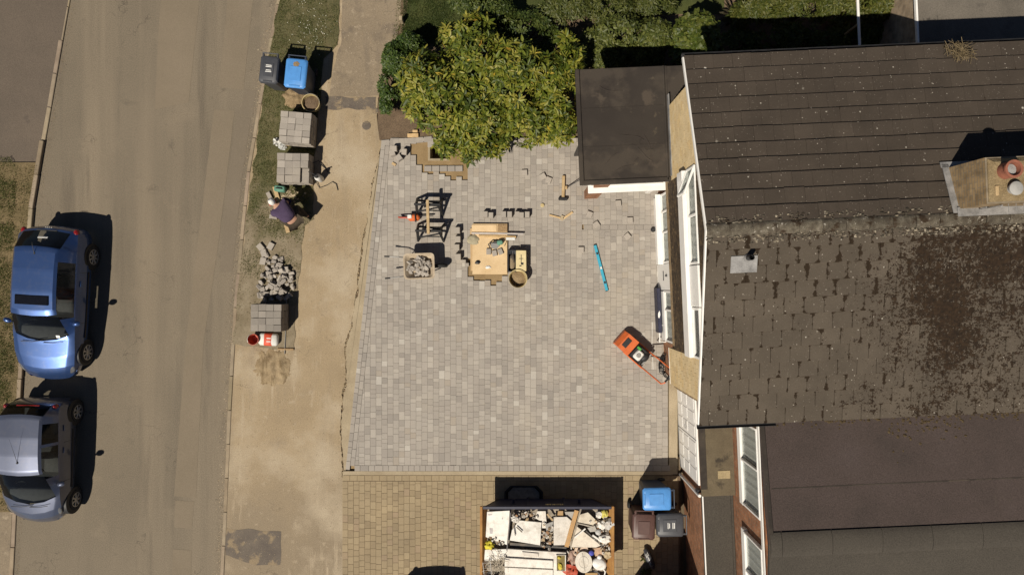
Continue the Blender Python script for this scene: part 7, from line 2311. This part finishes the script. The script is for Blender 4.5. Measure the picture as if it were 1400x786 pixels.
stick('metal_strip', 'dark rail between the door and the square white board', 'strip', (698, 700), (693, 752), .95, .03, (.12, .11, .11), .03)
stick('wood_strip', 'brown wood strip behind the grey board', 'strip', (748, 702), (756, 711), .93, .05, (.42, .30, .16), .03)
stick('white_trim', 'white trim strip near the right rim of the skip', 'trim', (810, 731), (820, 738), .98, .05, WHT, .03)
stick('brown_batten', 'brown batten at the foot of the toilet bowl', 'batten', (800, 784), (817, 784), .95, .07, (.38, .24, .10), .04)
stick('black_offcut', 'dark pipe offcut across the rubble near the rim', 'pipe', (702, 716), (704.5, 732), 1.0, .02, (.12, .1, .09), .02)
stick('black_offcut', 'short dark offcut right of the dark pipe', 'offcut', (706, 720), (714, 727), 1.0, .03, (.14, .12, .1), .02)
# toilet pan with seat
tl = thing('toilet_bowl', 'white toilet bowl with round seat at the lower right of the skip', 'toilet', (*P2(798, 768, .98), .84), R(8))
m = MB(col=WHT); m.lathe([(.10, -.1), (.19, .0), (.225, .09), (.235, .12), (.225, .13), (.18, .125), (.15, .05), (.001, .02)], 28); pan = m.build('pan', MT['anyc'], tl, smooth=50); pan.scale = (.95, 1.2, 1)
m = MB(col=(.62, .57, .49)); m.lathe([(.235, .128), (.24, .145), (.12, .15), (.001, .152)], 28); sd_ = m.build('seat_lid', MT['anyc'], tl, smooth=40); sd_.scale = (.95, 1.2, 1)
m = MB(col=(.5, .47, .42)); m.tube([(math.cos(a) * .13, math.sin(a) * .13 * 1.2, .152) for a in np.linspace(0, 6.28, 24)[:-1]], .006, 6, closed=True); m.build('seat_ring', MT['anyc'], tl)
m = MB(col=(.2, .18, .15)); m.box((.0, .0, .153), (.01, .5, .006)); m.build('seat_crack', MT['anyc'], tl)
ci_ = thing('cistern', 'rounded white cistern with bent pipe at the lower right of the skip', 'cistern', (*P2(820, 772, 1.0), .82), R(-20))
m = MB(col=(.80, .78, .74)); m.blob((0, 0, .08), (.20, .17, .13), 20, 12, .06, 1.2, 2.0); m.box((-.06, .17, .1), (.12, .12, .1), bev=.03); m.build('tank', MT['anyc'], ci_, smooth=60)
m = MB(col=(.74, .72, .68)); m.tube([(.12, -.08, .1), (.22, -.14, .1), (.24, -.26, .08), (.14, -.34, .06)], .02, 8); m.build('bend_pipe', MT['anyc'], ci_, smooth=60)
m = MB(col=(.16, .16, .17)); m.tube([(-.12, -.28, .06), (0, -.2, .14), (.1, -.26, .10), (.05, -.38, .05), (-.1, -.38, .05)], .018, 8, closed=True); m.build('bracket', MT['anyc'], ci_)
def lump(name, lab, cat, px, py, r_, z, col, amp=.5, seed=1.0, sc=(1, 1, .6)):
    m = MB(col=col); m.blob((0, 0, 0), (r_ * sc[0], r_ * sc[1], r_ * sc[2]), 16, 10, amp, 2.5, seed)
    o = m.build(name, MT['anyc'], None, smooth=50, loc=(*P2(px, py, z), z)); return tag(o, lab, cat)
lump('yellow_bag', 'crumpled yellow bag at the left of the skip', 'bag', 668.5, 744.5, .11, .95, (.55, .46, .03), .9, 2)
lump('blue_lid', 'small blue plastic ball above the toilet bowl', 'lid', 808.5, 755.5, .075, .96, (.06, .07, .36), .1, 1)
lump('red_bag', 'crumpled red bag at the bottom of the skip', 'bag', 779, 779, .20, .90, (.42, .07, .035), .8, 3)
lump('yellow_box', 'crushed yellow box at the top right corner of the skip', 'box', 826, 701.5, .11, .94, (.52, .46, .10), .5, 4)
lump('white_bag', 'white crumpled bag at the right rim of the skip', 'bag', 831, 716, .15, .93, (.50, .48, .45), .7, 5)
lump('white_bag', 'small white bag left of the crumpled one at the right rim', 'bag', 823, 717, .12, .95, WHT, .7, 6)
lump('white_bag', 'flat white sheet bundle below the bags on the right of the skip', 'bag', 826, 736, .16, .93, WHT, .6, 7, (1.2, .8, .5))
lump('white_bag', 'white scrap bundle at the top left of the skip rubble', 'bag', 705, 709, .10, .95, (.58, .55, .5), .8, 8)
lump('white_box', 'crushed white box beside the yellow box', 'box', 819, 703, .09, .95, WHT, .5, 9)
lump('grey_bowl', 'round grey fitting near the right of the skip', 'fitting', 818, 727, .08, .98, (.45, .44, .42), .2, 10)
lump('pink_sack', 'pinkish torn sack left of the toilet bowl', 'sack', 783, 765, .20, .86, (.40, .27, .21), .8, 11, (.7, 1.2, .5))
lump('brown_sack', 'brown dusty sack at the lower right rim of the skip', 'sack', 831, 757, .12, .92, (.42, .33, .2), .7, 12)
# sink bowl on the cabinet
sk = thing('sink_bowl', 'rectangular sink opening with yellow lining on the long cabinet', 'sink', (*P2(767, 769, 1.0), .985))
m = MB(col=(.16, .12, .03)); m.box((0, 0, .0), (.22, .40, .012), bev=.004); m.build('well', MT['anyc'], sk)
m = MB(col=(.68, .65, .58)); pts = [(-.12, -.21, .012), (.12, -.21, .012), (.12, .21, .012), (-.12, .21, .012)]; m.tube(pts, .018, 8, closed=True); m.build('rim', MT['anyc'], sk)
m = MB(col=(.52, .42, .05)); m.blob((-.02, -.1, .02), (.06, .09, .03), 12, 8, .6, 2, 1); m.blob((-.05, .14, .02), (.05, .04, .03), 12, 8, .6, 2, 3); m.build('lining', MT['anyc'], sk, smooth=50)
# cable tangle
m = MB(col=(.40, .35, .27)); c = P(683, 772, 1.0)
for k in range(34):
    a = random.uniform(0, 6.28); pts = []
    p = Vector((random.gauss(0, .12), random.gauss(0, .12), random.uniform(-.06, .06))); d = Vector((math.cos(a), math.sin(a), 0)); 
    for s_ in range(8):
        pts.append(p.copy()); d = (d + Vector((random.gauss(0, .55), random.gauss(0, .55), random.gauss(0, .2)))).normalized(); p += d * .06
        p.z = max(-.08, min(.10, p.z))
    t = random.uniform(.5, 1.5)
    m.tube(pts, .006, 5, col=(.40 * t, .35 * t, .27 * t))
o = m.build('cable_tangle', MT['anyc'], None, smooth=60, loc=(c.x, c.y, .98)); tag(o, 'tangle of stripped grey cables at the lower left of the skip', 'cables')
wc = thing('wire_basket', 'small white wire basket at the lower left corner of the skip', 'basket', (*P2(666, 776, 1.0), .92), R(6))
m = MB(col=(.6, .58, .55))
for z in (0, .09): m.tube([(-.1, -.15, z), (.1, -.15, z), (.1, .15, z), (-.1, .15, z)], .008, 6, closed=True)
for k in range(6): m.tube([(-.1, -.15 + k * .06, .09), (-.1, -.15 + k * .06, 0), (.1, -.15 + k * .06, 0), (.1, -.15 + k * .06, .09)], .005, 5)
m.build('wires', MT['anyc'], wc)
# small chunks
SC = []
for k in range(12):
    rnd = random.Random(k + 70); n = rnd.choice([4, 5]); sz = rnd.uniform(.03, .075)
    cl_ = [(.55, .50, .43), (.35, .32, .28), (.45, .33, .2), (.18, .15, .12), (.66, .62, .56), (.30, .17, .09)][k % 6]
    mb = MB(col=cl_); mb.prism([(math.cos(6.283 * q / n) * sz * rnd.uniform(.6, 1.3), math.sin(6.283 * q / n) * sz * rnd.uniform(.4, 1.1)) for q in range(n)], -.015, .015, .004)
    SC.append(mb.mesh('rubbish_chunk', MT['anyc']))
spots = [(706, 706, 12), (715, 702, 14), (725, 704, 10), (671, 742, 7), (684, 740, 8), (748, 733, 9), (750, 720, 8), (745, 742, 6), (822, 708, 8), (825, 727, 12), (828, 742, 10), (829, 752, 10), (790, 760, 9), (784, 752, 7), (810, 742, 6), (812, 712, 6)]
for (px, py, n) in spots:
    for k in range(int(n * 1.7)):
        z = random.uniform(.80, .98)
        p = P(px + random.gauss(0, 3.5), py + random.gauss(0, 3.2), z)
        if not (sx0 + .1 < p.x < sx1 - .1 and sy0 < p.y < sy1 - .08): continue
        o = link_mesh('rubbish_chunk', random.choice(SC), None, p, (random.gauss(0, .5), random.gauss(0, .5), random.uniform(0, 6)))
        tag(o, 'small broken chunk among the rubbish in the skip', 'rubble', 'rubbish chunks in the skip')
# black rubber mixing tray lying in the skip's shadow
mt_ = thing('mixing_tray', 'black eight sided mixing tray on the drive beside the skip', 'tray', (*P2(716, 678, .1), ZN))
def oct_(l, w, c, z): return [(-l + c, -w, z), (l - c, -w, z), (l, -w + c, z), (l, w - c, z), (l - c, w, z), (-l + c, w, z), (-l, w - c, z), (-l, -w + c, z)]
rings = [oct_(.46, .27, .15, .0), oct_(.54, .33, .17, .16), oct_(.515, .305, .16, .16), oct_(.45, .26, .15, .02)]
vs = sum(rings, []); fs = []
for i in range(3):
    for k in range(8): fs.append((i * 8 + k, i * 8 + (k + 1) % 8, i * 8 + 8 + (k + 1) % 8, i * 8 + 8 + k))
fs += [tuple(range(7, -1, -1)), tuple(range(24, 32))]
m = MB(); m.add(vs, fs); m.build('shell', MT['trim'], mt_)
m = MB(); m.prism(oct2 := [(x, y) for x, y, z in oct_(.44, .25, .15, 0)], .02, .05); m.build('mortar_residue', plain('mortar_residue', (.26, .23, .19), rough=.95, var=.3), mt_)
